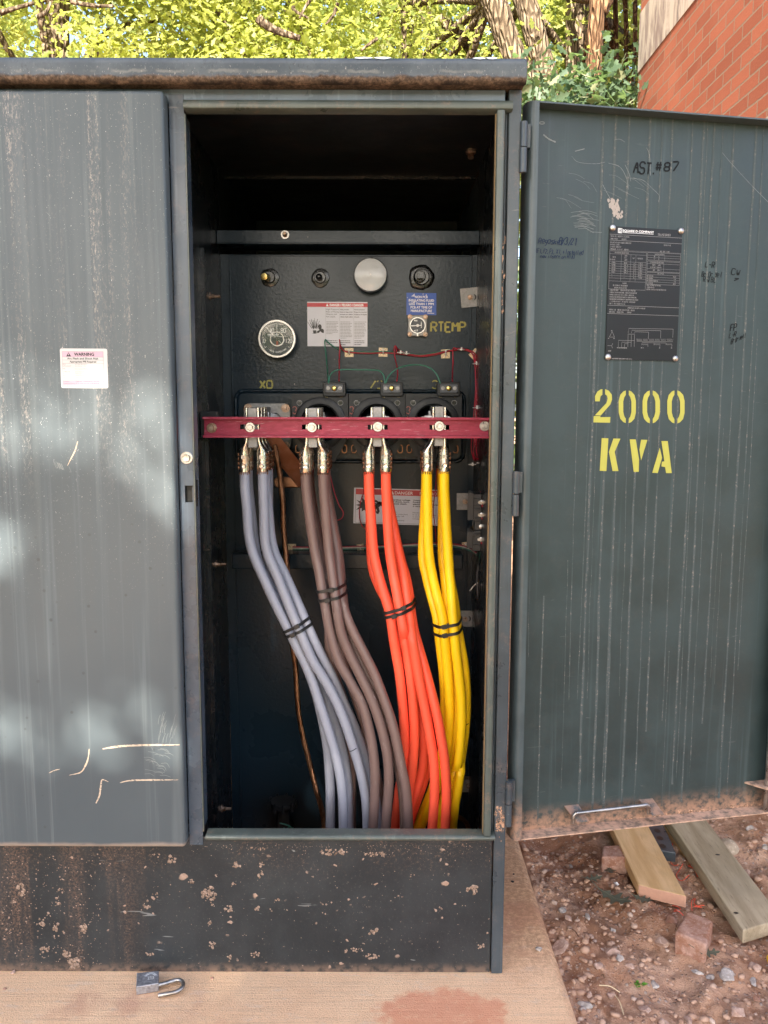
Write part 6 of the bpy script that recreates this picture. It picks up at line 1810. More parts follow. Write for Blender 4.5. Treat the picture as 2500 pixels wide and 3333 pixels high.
for f_ in (.86, .64, .21):
    m = MB(); m2 = MB()
    z_ = b[2] + H_ * f_
    m.lathe((a[0] + .027, .3498, z_), (0, -1, 0), [(.0065, 0), (.0065, .004), (.004, .005), (.004, .008)], 12); m.lathe((a[0] + .020, .3498, z_), (0, -1, 0), [(.004, 0), (.004, .006)], 8)
    m2.tube(spline([(a[0] + .029, .343, z_ - .001), (a[0] + .036, .338, z_ - .003), (xw - .001, .335, z_ - .008)], 10), .0032, 7)
    m.build('terminal_screw', M['zinc'], g, smooth=35); m2.build('lead', M['wire_red'], g, smooth=60)
m = MB(); m.lathe((a[0] + .025, .3498, b[2] + H_ * .435), (0, -1, 0), [(.005, 0), (.006, .004), (.001, .006)], 14); m.build('terminal_screw', M['zinc'], g, smooth=35)
m = MB()
for f_ in (.92, .80, .74, .58, .30, .12): m.box(a[0] + .008, xw - .003, .342, .3495, b[2] + H_ * f_ - .001, b[2] + H_ * f_ + .001)
m.build('divider', M['strip'], g)

# ================================================================== padlock on the pad
PZ = .0205
tq = [G(x, y, PZ) for x, y in ((445, 3166), (517, 3159), (516, 3200), (443, 3212))]
lock = thing('padlock', 'silver square padlock with its shackle open, lying on the concrete pad', 'padlock', ((tq[0] + tq[2]) / 2 * np.array([1, 1, 0])))
m = MB(); bt = [q * np.array([1, 1, 0]) + np.array([0, 0, .0012]) for q in tq]
m.hexa([bt[3], bt[2], bt[1], bt[0], tq[3], tq[2], tq[1], tq[0]])
body = fin(m.build('body', M['lockbody'], lock, bevel=.0012))
m = MB(); fnl, w, h = frame_of(tq[3], tq[2], tq[0], (0, 0, 1))
for r_ in (.30, .24): m.ribbon([(w * (.62 + r_ * math.cos(q)), h * (.45 + 1.25 * r_ * math.sin(q))) for q in np.linspace(rad(20), rad(150), 14)], .0012, fnl, .0003)
for k in range(3): m.ribbon([(w * (.50 + k * .1), h * .36), (w * (.56 + k * .1), h * .36), (w * (.56 + k * .1), h * .56), (w * (.50 + k * .1), h * .56)], .001, fnl, .0003)
m.build('stamped_mark', M['white'], body)
sh = [G(514, 3207, .011), G(540, 3200, .011), G(556, 3195, .011), G(575, 3190, .011), G(590, 3192, .0115), G(597, 3203, .012), G(592, 3216, .0115), G(575, 3228, .010), G(545, 3235, .0085), G(516, 3240, .0065)]
m = MB(); m.tube(spline(sh, 60), .0043, 12); m.build('shackle', M['steel'], lock, smooth=50)

# ================================================================== ground and pad
m = MB()
xe = lambda y: .384 - .006 * math.sin(y * 3.1)
ys = np.concatenate([[-9, -3, -1.6], np.arange(-1.2, 1.61, .02), [2.2]])
rs = random.Random(2)
prof_ = []
for y in ys:
    j = rs.uniform(-.0016, .0016)
    prof_.append([(-3.2, y, 0), (.30, y, 0), (xe(y) + j - .006, y, 0), (xe(y) + j, y, -.0015), (xe(y) + j + .008, y, -.007), (xe(y) + .0135, y, -.016), (xe(y) + .017 + j, y, -.05), (xe(y) + .018, y, -.20), (-3.2, y, -.20)])
nn = len(prof_[0])
vs = [p for r_ in prof_ for p in r_]
fs = [(i * nn + k, i * nn + k + 1, (i + 1) * nn + k + 1, (i + 1) * nn + k) for i in range(len(ys) - 1) for k in range(nn - 1)]
fs += [tuple(range(nn)), tuple((len(ys) - 1) * nn + k for k in range(nn))[::-1]]
m.add(vs, fs)
tag(fin(m.build('concrete_pad', M['concrete'], None)), None, None, None, 'structure')


def vnoise(x, y, s, seed):
    r = np.random.default_rng(seed); g = r.random((128, 128))
    x = x * s + 37.3; y = y * s + 11.7
    xi, yi = np.floor(x).astype(int), np.floor(y).astype(int); fx, fy = x - xi, y - yi
    fx, fy = fx * fx * (3 - 2 * fx), fy * fy * (3 - 2 * fy)
    a, b, c, d = g[xi % 128, yi % 128], g[(xi + 1) % 128, yi % 128], g[xi % 128, (yi + 1) % 128], g[(xi + 1) % 128, (yi + 1) % 128]
    return (a * (1 - fx) + b * fx) * (1 - fy) + (c * (1 - fx) + d * fx) * fy


def gz(x, y):
    x, y = np.asarray(x, float), np.asarray(y, float)
    near = np.exp(-((x - 1.0) ** 2 + (y - .5) ** 2) / 6)
    z = -.072 + .035 * (vnoise(x, y, 3.0, 1) - .5) + near * (.026 * (vnoise(x, y, 11, 2) - .5) + .020 * (vnoise(x, y, 31, 3) - .5) + .011 * (vnoise(x, y, 77, 4) - .5) + .008 * np.maximum(vnoise(x, y, 52, 8) - .55, 0) * 2)
    z += .028 * np.exp(-np.maximum(x - .40, 0) / .10) * (x > .39) * (.4 + .9 * vnoise(x, y, 6, 5))      # soil banked against the pad
    z -= .022 * np.exp(-((x - .60 - .25 * (.3 - y)) / .07) ** 2) * (y < .9) * (y > -.6)                      # rain gully
    far = np.clip((np.hypot(x, y) - 4) / 10, 0, 1)
    return np.where((x < .39) & (x > -3.15) & (y > -8.9) & (y < 2.15), -.16, z) - .1 * far


def axis(a, b, st, far):
    near = np.arange(a, b, st)
    k = np.cumsum(st * 1.22 ** np.arange(1, 60))
    return np.concatenate([(a - k[k < far])[::-1], near, near[-1] + k[k < far]])


gx, gy = axis(.38, 2.2, .009, 70), axis(-.45, 1.7, .0105, 70)
XX, YY = np.meshgrid(gx, gy, indexing='ij'); ZZ = gz(XX, YY)
me = bpy.data.meshes.new('ground'); nx, ny = XX.shape
idx = np.arange(nx * ny).reshape(nx, ny)
quads = np.stack([idx[:-1, :-1], idx[1:, :-1], idx[1:, 1:], idx[:-1, 1:]], -1).reshape(-1, 4)


def fast_mesh(me, V, F):
    V = np.ascontiguousarray(V, np.float32); F = np.ascontiguousarray(F, np.int32)
    me.vertices.add(len(V)); me.vertices.foreach_set('co', V.ravel())
    k = F.shape[1]
    me.loops.add(F.size); me.loops.foreach_set('vertex_index', F.ravel())
    me.polygons.add(len(F)); me.polygons.foreach_set('loop_start', np.arange(0, F.size, k, dtype=np.int32)); me.polygons.foreach_set('loop_total', np.full(len(F), k, np.int32))
    me.update(calc_edges=True); me.validate()


fast_mesh(me, np.stack([XX, YY, ZZ], -1).reshape(-1, 3), quads)
me.materials.append(M['ground']); me.shade_smooth()
go = bpy.data.objects.new('ground', me); COL.objects.link(go); tag(go, kind='structure')

# rocks
bm = bmesh.new(); bmesh.ops.create_icosphere(bm, subdivisions=3, radius=1); ICO3 = (np.array([tuple(v.co) for v in bm.verts]), np.array([[v.index for v in f.verts] for f in bm.faces])); bm.free()
bm = bmesh.new(); bmesh.ops.create_icosphere(bm, subdivisions=1, radius=1); ICO1 = (np.array([tuple(v.co) for v in bm.verts]), np.array([[v.index for v in f.verts] for f in bm.faces])); bm.free()


def rock(name, x, y, sx, sy, sz, mat, label, seed, group='stones lying on the soil', z=None, sink=.35, ang=.62, cat='stone'):
    r = np.random.default_rng(seed); V = ICO3[0].copy()
    for _ in range(13):      # chop flat facets
        n = nrm(r.normal(size=3)); d = r.uniform(.5, .85)
        t = V @ n; V = V - np.outer(np.maximum(t - d, 0) * ang * 1.8, n)
    V += .05 * r.normal(size=3)[None] * np.sin(V[:, [1, 2, 0]] * 5)
    V *= np.array([sx, sy, sz]); q = r.uniform(0, 6.28)
    V[:, :2] = V[:, :2] @ np.array([[math.cos(q), -math.sin(q)], [math.sin(q), math.cos(q)]]) if sx == sy or name == 'stone' and seed % 2 else V[:, :2]
    b = float(gz(x, y)) if z is None else z
    V += np.array([x, y, b + sz * (1 - 2 * sink)])
    mb = MB(); mb.add(V, [tuple(f) for f in ICO3[1]])
    return tag(mb.build(name, M[mat], None, smooth=20, origin='base'), label, cat, group)


def GR(px, py): return G(px, py, -.07)


STN = [(2367, 2754, 33, 30, 'rock_tan', 'large rounded tan fieldstone lying beyond the weathered plank'),
       (1824, 3100, 26, 34, 'rock_pink', 'reddish clay lump pressed against the edge of the concrete pad'),
       (1905, 3278, 22, 15, 'rock_grey', 'dark grey stone near the pad, larger of a pair'), (1896, 3297, 13, 12, 'rock_grey', 'small grey stone touching a larger dark grey one near the pad'),
       (1918, 3255, 11, 12, 'rock_pink', 'pale stone just behind the dark grey pair near the pad'),
       (1944, 3160, 15, 17, 'rock_pink', 'white blocky stone in the soil right of the pad edge'), (2050, 3155, 16, 9, 'rock_pink', 'flat pale stone in the middle of the soil above the green sprout'),
       (2014, 3140, 14, 12, 'rock_grey', 'light grey stone left of a flat pale one'), (1990, 3108, 26, 20, 'rock_pink', 'flat orange pink stone bedded in the soil'),
       (2104, 3277, 22, 15, 'rock_pink', 'peach coloured flat stone below the green sprout'), (2167, 3312, 20, 20, 'rock_pink', 'peach stone at the bottom of the soil patch'),
       (2245, 3288, 11, 18, 'rock_pink', 'upright pinkish stone right of the peach ones'), (2400, 3284, 30, 18, 'rock_pink', 'large flat pink stone at the lower right'),
       (2368, 3178, 24, 20, 'rock_grey', 'dark violet grey stone at the right'), (2318, 3166, 17, 11, 'rock_grey', 'pale grey stone left of the dark violet grey one'),
       (2450, 3175, 27, 11, 'rock_grey', 'long flat pale stone near the yellow object'), (2457, 3142, 20, 17, 'rock_pink', 'angular pinkish stone beyond the long flat one'),
       (1830, 2982, 11, 12, 'rock_grey', 'bluish grey stone in the soil beside the pad'), (1910, 3005, 10, 13, 'rock_grey', 'grey blue pebble stone near the lower oak leaf'),
       (1993, 3024, 10, 9, 'rock_grey', 'shiny pale stone with grey veins mid soil'), (1920, 3050, 14, 12, 'rock_pink', 'dusty pink stone between the pad and the brick'),
       (2180, 2995, 26, 20, 'paver', 'crumbly brown clay lump left of the clay brick'), (2155, 3060, 20, 18, 'rock_pink', 'crumbly pale clay lump below a brown one, left of the clay brick'),
       (2440, 2705, 12, 13, 'rock_grey', 'grey stone beyond the weathered plank near the door'), (2455, 2711, 8, 8, 'rock_pink', 'small white stone near the large fieldstone'), (2490, 2768, 11, 10, 'rock_grey', 'white grey stone right of the large fieldstone'), (2492, 2735, 12, 11, 'rock_pink', 'pinkish stone at the right edge beside the large fieldstone'),
       (1860, 2790, 10, 8, 'rock_grey', 'small bluish stone below the door hinge'), (2005, 2884, 9, 8, 'white', 'bright white crumpled scrap in the soil near the fresh plank'),
       (1848, 3010, 16, 12, 'rock_pink', 'pinkish stone beside a bluish one near the pad'), (2432, 2838, 15, 13, 'rock_pink', 'orange pink stone right of the weathered plank'), (2270, 3150, 20, 8, 'rock_grey', 'thin grey slab of stone below the clay brick'),
       (2130, 3190, 13, 12, 'rock_grey', 'dark grey angular stone right of the sprout'), (2465, 3250, 12, 10, 'paver', 'rusty orange pebble at the lower right'), (1990, 3235, 16, 11, 'rock_pink', 'dusty pebble just left of the green sprout')]
for i, (px, py, rx, ry, mt, lb) in enumerate(STN):
    p = GR(px, py + ry * .5); k = np.linalg.norm(p - CPOS) / FPX * 1.0
    rock('stone' if mt != 'white' else 'scrap', p[0], p[1], rx * k, ry * k * 1.05, min(rx, ry) * k * .8, mt, lb, 40 + i, cat='stone' if mt != 'white' else 'scrap', sink=.28, ang=.62 if i else .10)
# small gravel nobody could count
V, F, off = [], [], 0
r = np.random.default_rng(5); n = 12500
gxp = .41 + r.random(n) ** 1.3 * 1.4; gyp = r.uniform(-.4, 1.6, n)
keep = vnoise(gxp, gyp, 4.5, 9) + .45 * r.random(n) > .50
gxp, gyp = gxp[keep], gyp[keep]; hz = gz(gxp, gyp)
for x, y, z in zip(gxp, gyp, hz):
    s = .0013 + .0078 * r.random() ** 5
    W = ICO1[0] * (1 + .6 * (r.random((len(ICO1[0]), 1)) - .5)) * np.array([s * r.uniform(.8, 1.5), s * r.uniform(.8, 1.5), s * r.uniform(.5, .9)])
    q = r.uniform(0, 6.28); W[:, :2] = W[:, :2] @ np.array([[math.cos(q), -math.sin(q)], [math.sin(q), math.cos(q)]])
    V.append(W + np.array([x, y, z + s * .15])); F.append(ICO1[1] + off); off += len(W)


def m_gravel():
    t = NT('mixed gravel')
    g = t.n('ShaderNodeNewGeometry').outputs['Random Per Island']
    c = t.mix(t.rng(g, .0, .5), (0.27, 0.145, 0.092), (0.46, 0.30, 0.215)); c = t.mix(t.rng(g, .78, 1.0), c, (0.58, 0.49, 0.43))
    c = t.mix(t.noise(90, 4), c, (0.48, 0.31, 0.22))
    return t.pbr(c, .9, 0, t.bump(t.noise(200, 3), .4, .002), .2)


me = bpy.data.meshes.new('gravel'); fast_mesh(me, np.concatenate(V), np.concatenate(F)); me.materials.append(m_gravel())
o = bpy.data.objects.new('gravel', me); COL.objects.link(o); tag(o, kind='stuff')
# a few crumbs lying on the pad, and a clay lump on the lid
for px, py, s, mt, lb in ((1752, 3095, 12, 'rock_grey', 'small grey stone lying on the concrete pad near its right edge'), (44, 3168, 9, 'rock_pink', 'tiny pale stone at the foot of the cabinet, far left'), (16, 3220, 6, 'paver', 'tiny brown clay crumb on the pad at far left'), (690, 3186, 6, 'paver', 'tiny brown clay crumb on the pad right of the padlock'), (1668, 2872, 5, 'black', 'tiny black clod on the pad beside the corner post'), (1672, 2847, 4, 'black', 'smaller black clod on the pad nearer the door hinge')):
    p = G(px, py, 0); k = np.linalg.norm(p - CPOS) / FPX
    rock('stone', p[0], p[1], s * k, s * k * .8, s * k * .6, mt, lb, int(px), 'crumbs on the concrete pad', 0.0, .1)
p = P(197, 165, .10); rock('clay_lump', p[0], .10, .017, .014, .013, 'rock_grey', 'lump of dried clay sitting on top of the lid', 77, None, 1.893, .05, cat='clay lump')
p = P(5, 168, .10); rock('clay_lump', p[0], .10, .010, .010, .007, 'paver', 'smaller brown clay lump at the left end of the lid', 78, None, 1.893, .05, cat='clay lump')

# planks, clay brick, broken paver
def plank(name, tl, tr, nl, nr, th, zf, zn, mats, label, holes=()):
    """far left, far right, near left, near right corners of the top face in photo pixels"""
    a, b, c, d = G(*tl, zf), G(*tr, zf), G(*nl, zn), G(*nr, zn)
    ext = 1.25
    a2, b2 = c + (a - c) * (1 + ext), d + (b - d) * (1 + ext)
    dn = np.array([0, 0, -th])
    mb = MB(); N_ = 24
    L = [c + (a2 - c) * i / N_ for i in range(N_ + 1)]; R_ = [d + (b2 - d) * i / N_ for i in range(N_ + 1)]
    for i in range(N_):
        mb.add([L[i], R_[i], R_[i + 1], L[i + 1]], [(0, 1, 2, 3)]); mb.add([L[i] + dn, L[i + 1] + dn, R_[i + 1] + dn, R_[i] + dn], [(0, 1, 2, 3)])
        mb.add([L[i], L[i + 1], L[i + 1] + dn, L[i] + dn], [(0, 1, 2, 3)]); mb.add([R_[i + 1], R_[i], R_[i] + dn, R_[i + 1] + dn], [(0, 1, 2, 3)])
    mb.add([c, c + dn, d + dn, d], [(0, 1, 2, 3)], 1); mb.add([a2, b2, b2 + dn, a2 + dn], [(0, 1, 2, 3)], 1)
    for px, py, r_ in holes:
        q = G(px, py, zn) if py > 2800 else G(px, py, (zf + zn) / 2)
        mb.add([q + np.array([r_ * 1.6 * math.cos(t), r_ * math.sin(t), .0022]) for t in np.linspace(0, 6.28, 12)[:-1]], [tuple(range(11))], 2)
    o = mb.build(name, mats, None, origin='base')
    bm = bmesh.new(); bm.from_mesh(o.data); bmesh.ops.remove_doubles(bm, verts=bm.verts, dist=1e-5); bmesh.ops.recalc_face_normals(bm, faces=bm.faces); bm.to_mesh(o.data); bm.free()
    bv = o.modifiers.new('bevel', 'BEVEL'); bv.width = .003; bv.segments = 2; bv.limit_method = 'ANGLE'; bv.angle_limit = rad(40)
    return tag(o, label, 'plank', 'planks on the soil')


plank('plank', (2000, 2711), (2118, 2702), (2078, 2880), (2235, 2918), .033, -.010, -.022, [M['pine'], M['endgrain'], M['black']], 'fresh yellow pine plank sticking out below the open door')
plank('plank', (2196, 2698), (2311, 2684), (2419, 3028), (2548, 2990), .036, -.012, -.022, [M['grey_wood'], M['grey_wood'], M['black']], 'weathered grey plank with two nail holes at the right', ((2336, 2784, .0042), (2396, 2974, .004)))
plank('plank', (2170, 2702), (2240, 2698), (2254, 2808), (2330, 2800), .034, -.050, -.052, [M['pine'], M['endgrain'], M['black']], 'shorter pale plank half hidden under the weathered one')


def brickbox(name, top, hgt, z, mat, label, cat):
    q = [G(x, y, z) for x, y in top]; mb = MB()
    mb.hexa([p - np.array([0, 0, hgt]) for p in q[::-1]] + q[::-1])
    o = fin(mb.build(name, M[mat], None, origin='base', bevel=.006, seg=3)); return tag(o, label, cat)


brickbox('clay_brick', [(2240, 2964), (2322, 2996), (2300, 3075), (2196, 3034)], .062, -.022, 'paver', 'reddish clay brick standing in the soil below the two planks', 'brick')
brickbox('clay_brick', [(1962, 2752), (2020, 2748), (2045, 2792), (1958, 2788)], .060, -.020, 'paver', 'pinkish broken brick under the left side of the fresh plank', 'brick')
a = G(2141, 2735, -.03)
m = MB(); m.hexa([a + np.array(v) for v in ((-.03, -.05, -.03), (.03, -.07, -.03), (.05, .12, -.03), (-.01, .12, -.03), (-.03, -.05, .0), (.03, -.07, .0), (.05, .12, .0), (-.01, .12, .0))])
for k in range(3):
    m.flat([(a[0] + .004 + k * .006 + .009 * math.cos(q), a[1] - .035 + k * .045 + .012 * math.sin(q)) for q in np.linspace(0, 6.28, 14)[:-1]], lambda u, v, d: (u, v, a[2] + .0012), 0, 1)
tag(m.build('metal_bracket', [M['frame'], M['black']], None, origin='base', bevel=.002), 'dark perforated metal strip between the two planks below the door', 'bracket')
z5p = lambda u, v: (2000 + u * .3014, 2600 + v * .3014)


def twine(label, pts, h=.004):
    q = []
    for i, (u, v) in enumerate(pts):
        p = G(*z5p(u, v), -.06); p[2] = max(float(gz(p[0], p[1])) + .002, -.072) + h * (1 + math.sin(i * 1.7)) * .7; q.append(p)
    m = MB(); m.tube(spline(q, 60), .0011, 6)
    tag(m.build('mason_line', M['twine'], None, smooth=60, origin='base'), label, 'string', 'scraps of orange string')


twine('orange string scrap dropping from under the door between the planks', [(490, 330), (510, 390), (560, 450), (600, 490), (630, 505), (615, 525), (575, 500), (560, 470), (530, 470)])
twine('orange string scrap beside the right edge of the fresh plank', [(545, 595), (590, 640), (615, 680), (650, 705), (690, 720)])
twine('orange string scrap curved like a hook between the planks', [(740, 715), (700, 750), (672, 795), (690, 835), (740, 862), (805, 850)])
twine('orange string scrap half under the weathered plank', [(795, 715), (820, 760), (860, 790), (900, 830), (850, 760), (830, 720), (800, 730)])
twine('tangled orange string scrap just behind the clay brick', [(840, 1180), (832, 1110), (860, 1050), (875, 1050), (860, 1110), (880, 1140), (940, 1150), (900, 1130), (860, 1160), (970, 1155)], .008)
twine('thin orange string scrap below the end of the fresh plank', [(625, 1150), (680, 1160), (715, 1180), (660, 1180), (645, 1210), (690, 1240), (745, 1245)])


def oak_leaf(px, py, L, ang, label, mat='dead_leaf'):
    c = GR(px, py); out = []
    half = [(0, .03), (.12, .04), (.22, .16), (.27, .26), (.33, .10), (.44, .12), (.52, .34), (.58, .36), (.60, .12), (.70, .12), (.78, .26), (.83, .20), (.82, .09), (.92, .08), (1, 0)]
    pts = half + [(u, -v) for u, v in half[::-1][1:]]
    z0 = max(float(gz(c[0], c[1])), float(gz(c[0] + .02, c[1])), float(gz(c[0], c[1] + .03))) + .006
    fn = lambda u, v, d: (c[0] + L * (u - .5) * math.cos(ang) - L * v * math.sin(ang), c[1] + L * (u - .5) * math.sin(ang) + L * v * math.cos(ang), z0 + d + .012 * (u - .5) ** 2 * 4 * L / .1 + .10 * abs(v) * L)
    m = MB(); n = len(pts)
    up = half; mid = [(u, 0) for u, v in half]
    for s in (1, -1):
        k = len(half)
        vs = [fn(u, 0, 0) for u, v in half] + [fn(u, v * s, 0) for u, v in half]
        m.add(vs, [(i, i + 1, k + i + 1, k + i) for i in range(k - 1)])
    m.tube([fn(-.2, 0, .001), fn(0, 0, .001), fn(.5, 0, .0015), fn(1, 0, .001)], [L * .012, L * .012, L * .009, L * .003], 5)
    o = m.build('fallen_leaf', M[mat], None, origin='base')
    tag(o, label, 'leaf', 'fallen oak leaves')


oak_leaf(2000, 2945, .095, -.7, 'large grey green fallen oak leaf below the fresh plank')
oak_leaf(2090, 2955, .055, -.5, 'small curled grey oak leaf right of a larger one')
oak_leaf(1930, 2880, .055, .2, 'fallen oak leaf lying in the gully left of the fresh plank')
oak_leaf(1985, 2850, .05, -1.6, 'fallen oak leaf by the broken brick under the fresh plank')
oak_leaf(2300, 3125, .06, -.2, 'fallen oak leaf in front of the clay brick')
c = GR(2075, 3205); z0 = float(gz(c[0], c[1])); m = MB(); rs = random.Random(5)
for k in range(9):
    q = rs.uniform(0, 6.28); L = rs.uniform(.010, .018); h = rs.uniform(.004, .014)
    o_ = np.array([c[0] + rs.uniform(-.008, .008), c[1] + rs.uniform(-.008, .008), z0]); d_ = np.array([math.cos(q), math.sin(q), 0]); s_ = np.array([-math.sin(q), math.cos(q), 0])
    m.add([o_, o_ + d_ * L * .5 + s_ * L * .35 + np.array([0, 0, h]), o_ + d_ * L + np.array([0, 0, h * 1.1]), o_ + d_ * L * .5 - s_ * L * .35 + np.array([0, 0, h])], [(0, 1, 2, 3)])
tag(m.build('sprout', M['sprout'], None, origin='base'), 'tiny bright green weed sprout in the soil', 'weed')
for px0, py0, px1, py1, lb in ((1950, 3224, 2018, 3238, 'dry pale twig left of the green sprout'), (2000, 3240, 2030, 3310, 'thin dry straw below the pale twig'), (2369, 2720, 2391, 2760, 'reddish twig left of the large fieldstone'), (1955, 3190, 1966, 3203, 'short dark twig in the soil near the pad'), (1850, 3060, 1882, 3085, 'dark dry stem beside the pad')):
    a, b = GR(px0, py0), GR(px1, py1); a[2], b[2] = float(gz(a[0], a[1])) + .004, float(gz(b[0], b[1])) + .006
    m = MB(); m.tube(spline([a, (a + b) / 2 + np.array([.002, .003, .004]), b], 12), .0011, 5); tag(m.build('twig', M['clip'] if 'pale' in lb or 'straw' in lb else M['bark_r'], None, origin='base'), lb, 'twig', 'twigs on the soil')
a = GR(2508, 3172); m = MB(); m.tube(spline([(a[0] - .004, a[1], -.035), (a[0] + .03, a[1] + .02, -.04), (a[0] + .10, a[1] + .05, -.05)], 20), [.004] + [.0125] * 18 + [.011], 14); tag(m.build('tool_handle', M['yellow_p'], None, smooth=60, origin='base'), 'rounded yellow plastic object at the right edge of the soil', 'handle')

# ================================================================== brick building
XW = 1.655
bld = thing('brick_building', 'red brick building with weathered limestone bands at the upper right', 'building', (XW + 3, 1, 0))
m = MB(); m.box(XW, XW + 7, .4, 4.2, -.3, 7.2); m.build('wall', M['brick'], bld)
m = MB(); m.box(XW - .004, XW + .3, .396, 4.203, 3.372, 3.735); m.build('stone_band', M['band'], bld)
m = MB(); m.box(XW - .004, XW + .3, .396, 4.203, 2.13, 2.468); m.build('stone_band', M['band'], bld)
for y in (3.43, 2.2, 1.0):
    m = MB(); m.box(XW - .0046, XW - .0039, y, y + .006, 3.3725, 3.7345); m.build('joint', M['shade_joint'], bld)
    m = MB(); m.box(XW - .0046, XW - .0039, y + .35, y + .356, 2.1305, 2.4675); m.build('joint', M['shade_joint'], bld)
m = MB(); m.box(XW - .15, XW + 7.1, .25, 4.35, 7.2, 7.32); m.build('roof_coping', M['band'], bld)

# ================================================================== trees
def leaves(name, centers, radii, n, size, mat, parent=None, seed=1, keep=None, droop=.3, fold=.25):
    r = np.random.default_rng(seed)
    k = r.integers(0, len(centers), n)
    c = centers[k] + r.normal(size=(n, 3)) * radii[k][:, None] * np.array([1, 1, .75])
    if keep is not None:
        c = c[keep(c, r)]; n = len(c)
    s = size * r.uniform(.6, 1.3, n)
    d = r.normal(size=(n, 3)); d[:, 2] = d[:, 2] * .6 - droop; d /= np.linalg.norm(d, axis=1)[:, None]
    w = np.cross(d, r.normal(size=(n, 3)) + np.array([0, 0, 1.2])); w /= np.linalg.norm(w, axis=1)[:, None]
    nn = np.cross(d, w)
    prof = [(0, .0), (.22, .16), (.34, .10), (.55, .30), (.66, .14), (.84, .18), (1, 0)]
    m = len(prof); V = np.zeros((n, 3 * m - 4, 3)); 
    F = []
    for i, (u, v) in enumerate(prof): V[:, i] = c + d * (s * (u - .5))[:, None]
    li, ri = {}, {}; q = m
    for i, (u, v) in enumerate(prof):
        if 0 < i < m - 1:
            V[:, q] = c + d * (s * (u - .5))[:, None] + w * (s * v)[:, None] + nn * (s * v * fold)[:, None]; li[i] = q; q += 1
            V[:, q] = c + d * (s * (u - .5))[:, None] - w * (s * v)[:, None] + nn * (s * v * fold)[:, None]; ri[i] = q; q += 1
    V = V[:, :q]
    li[0] = ri[0] = 0; li[m - 1] = ri[m - 1] = m - 1
    tri = []
    for i in range(m - 1):
        for side, sg in ((li, 1), (ri, -1)):
            a, b, cc, dd = i, i + 1, side[i + 1], side[i]
            if dd != a: tri.append((a, b, dd) if sg > 0 else (a, dd, b))
            if cc != b: tri.append((b, cc, dd) if sg > 0 else (b, dd, cc))
    T = np.array(tri)
    F = (T[None] + (np.arange(n) * q)[:, None, None]).reshape(-1, 3)
    me = bpy.data.meshes.new(name); fast_mesh(me, V.reshape(-1, 3) - (np.array(parent.location) if parent else 0), F)
    me.materials.append(mat)
    o = bpy.data.objects.new(name, me); COL.objects.link(o)
    if parent: o.parent = parent
    return o


def limb_tube(mb, pts, r0, r1, seg=10, n=26, rough=.06, seed=0):
    r = random.Random(seed); c = spline(pts, n)
    c = c + np.array([[r.gauss(0, r0 * rough), r.gauss(0, r0 * rough), 0] for _ in range(n)])
    rad_ = [max(.004, (r0 + (r1 - r0) * i / (n - 1)) * r.uniform(1 - rough, 1 + rough)) for i in range(n)]
    mb.tube(c, rad_, seg)


def tree(label, base, trunk_pts, r0, r1, crown_c, crown_r, ncl, nleaf, size, mat, bark, limbs=(), seed=1, clr=.27, zlo=None):
    g = thing('oak_tree', label, 'tree', base, 'trees behind the cabinet')
    mb = MB(); limb_tube(mb, trunk_pts, r0, r1, 14, 34, .05, seed)
    r = np.random.default_rng(seed)
    top = np.asarray(trunk_pts[-1], float)
    cen = []
    while len(cen) < ncl:
        p = r.uniform(-1, 1, 3)
        l = np.linalg.norm(p)
        if .25 < l < 1: cen.append(np.asarray(crown_c) + p * np.asarray(crown_r))
    cen = np.array(cen)
    for pts, a, b in limbs: limb_tube(mb, pts, a, b, 8, 16, .06, seed + 3)
    for i in range(9):
        e = cen[r.integers(0, ncl)]; s = np.asarray(trunk_pts[-1 - (i % 2)], float)
        limb_tube(mb, [s, (s + e) / 2 + r.normal(size=3) * .15, e], r1 * .5, .012, 7, 12, .08, seed + i)
    mb.build('trunk', M[bark], g, smooth=60)
    leaves('crown', cen, r.uniform(.6, 1.25, ncl) * clr, nleaf, size, M[mat], g, seed + 50)
    return g


Q = lambda px, py, Y: P(px, py, Y)
def up(px0, py0, px1, py1, Y, base_x=None):
    a, b = Q(px0, py0, Y), Q(px1, py1, Y)
    d = (a - b) / abs(a[2] - b[2])
    lo = b - d * (b[2] + .15); hi = a + d * 1.6
    return [tuple(lo), tuple((lo + b) / 2), tuple(b), tuple(a), tuple(hi)]


t1 = up(1600, 0, 1668, 175, 5.4); t2 = up(1708, 0, 1775, 235, 6.2); t3 = up(1884, 0, 1882, 235, 6.6); t4 = up(1945, 0, 1930, 245, 5.8)
tree('leaning oak with a sunlit patch on its grey trunk, left of the three other trunks', t1[0], t1, .125, .085, (-.3, 6.6, 4.6), (1.6, .8, 1.8), 60, 15000, .06, 'leaf_y', 'bark', seed=11)
tree('leaning oak with a rough grey trunk just right of the sunlit one', t2[0], t2, .125, .09, (1.2, 7.7, 4.8), (1.8, .9, 1.9), 60, 14000, .064, 'leaf_g', 'bark', seed=12)
tree('upright oak with a pale split barked trunk', t3[0], t3, .125, .115, (2.8, 8.0, 4.6), (1.8, .9, 2.0), 60, 14000, .064, 'leaf_y', 'bark', seed=13)
f_ = Q(1960, 40, 5.8)
tree('slender oak with a reddish forked trunk nearest the brick wall', t4[0], t4, .078, .062, (2.0, 6.7, 4.6), (.9, .4, 1.6), 34, 3200, .07, 'leaf_y', 'bark_r', limbs=[([f_, Q(1985, -20, 5.8), Q(2000, -120, 5.8)], .05, .03)], seed=14)
Ls = [(Q(0, 45, 4.8), Q(60, 25, 4.8), Q(150, 2, 4.8)), (Q(120, 55, 3.9), Q(150, 40, 3.9), Q(165, 5, 3.9)), (Q(230, 5, 3.9), Q(300, 18, 3.9), Q(370, 20, 3.9)), (Q(0, 40, 3.8), Q(40, 30, 3.8), Q(110, 8, 3.8))]
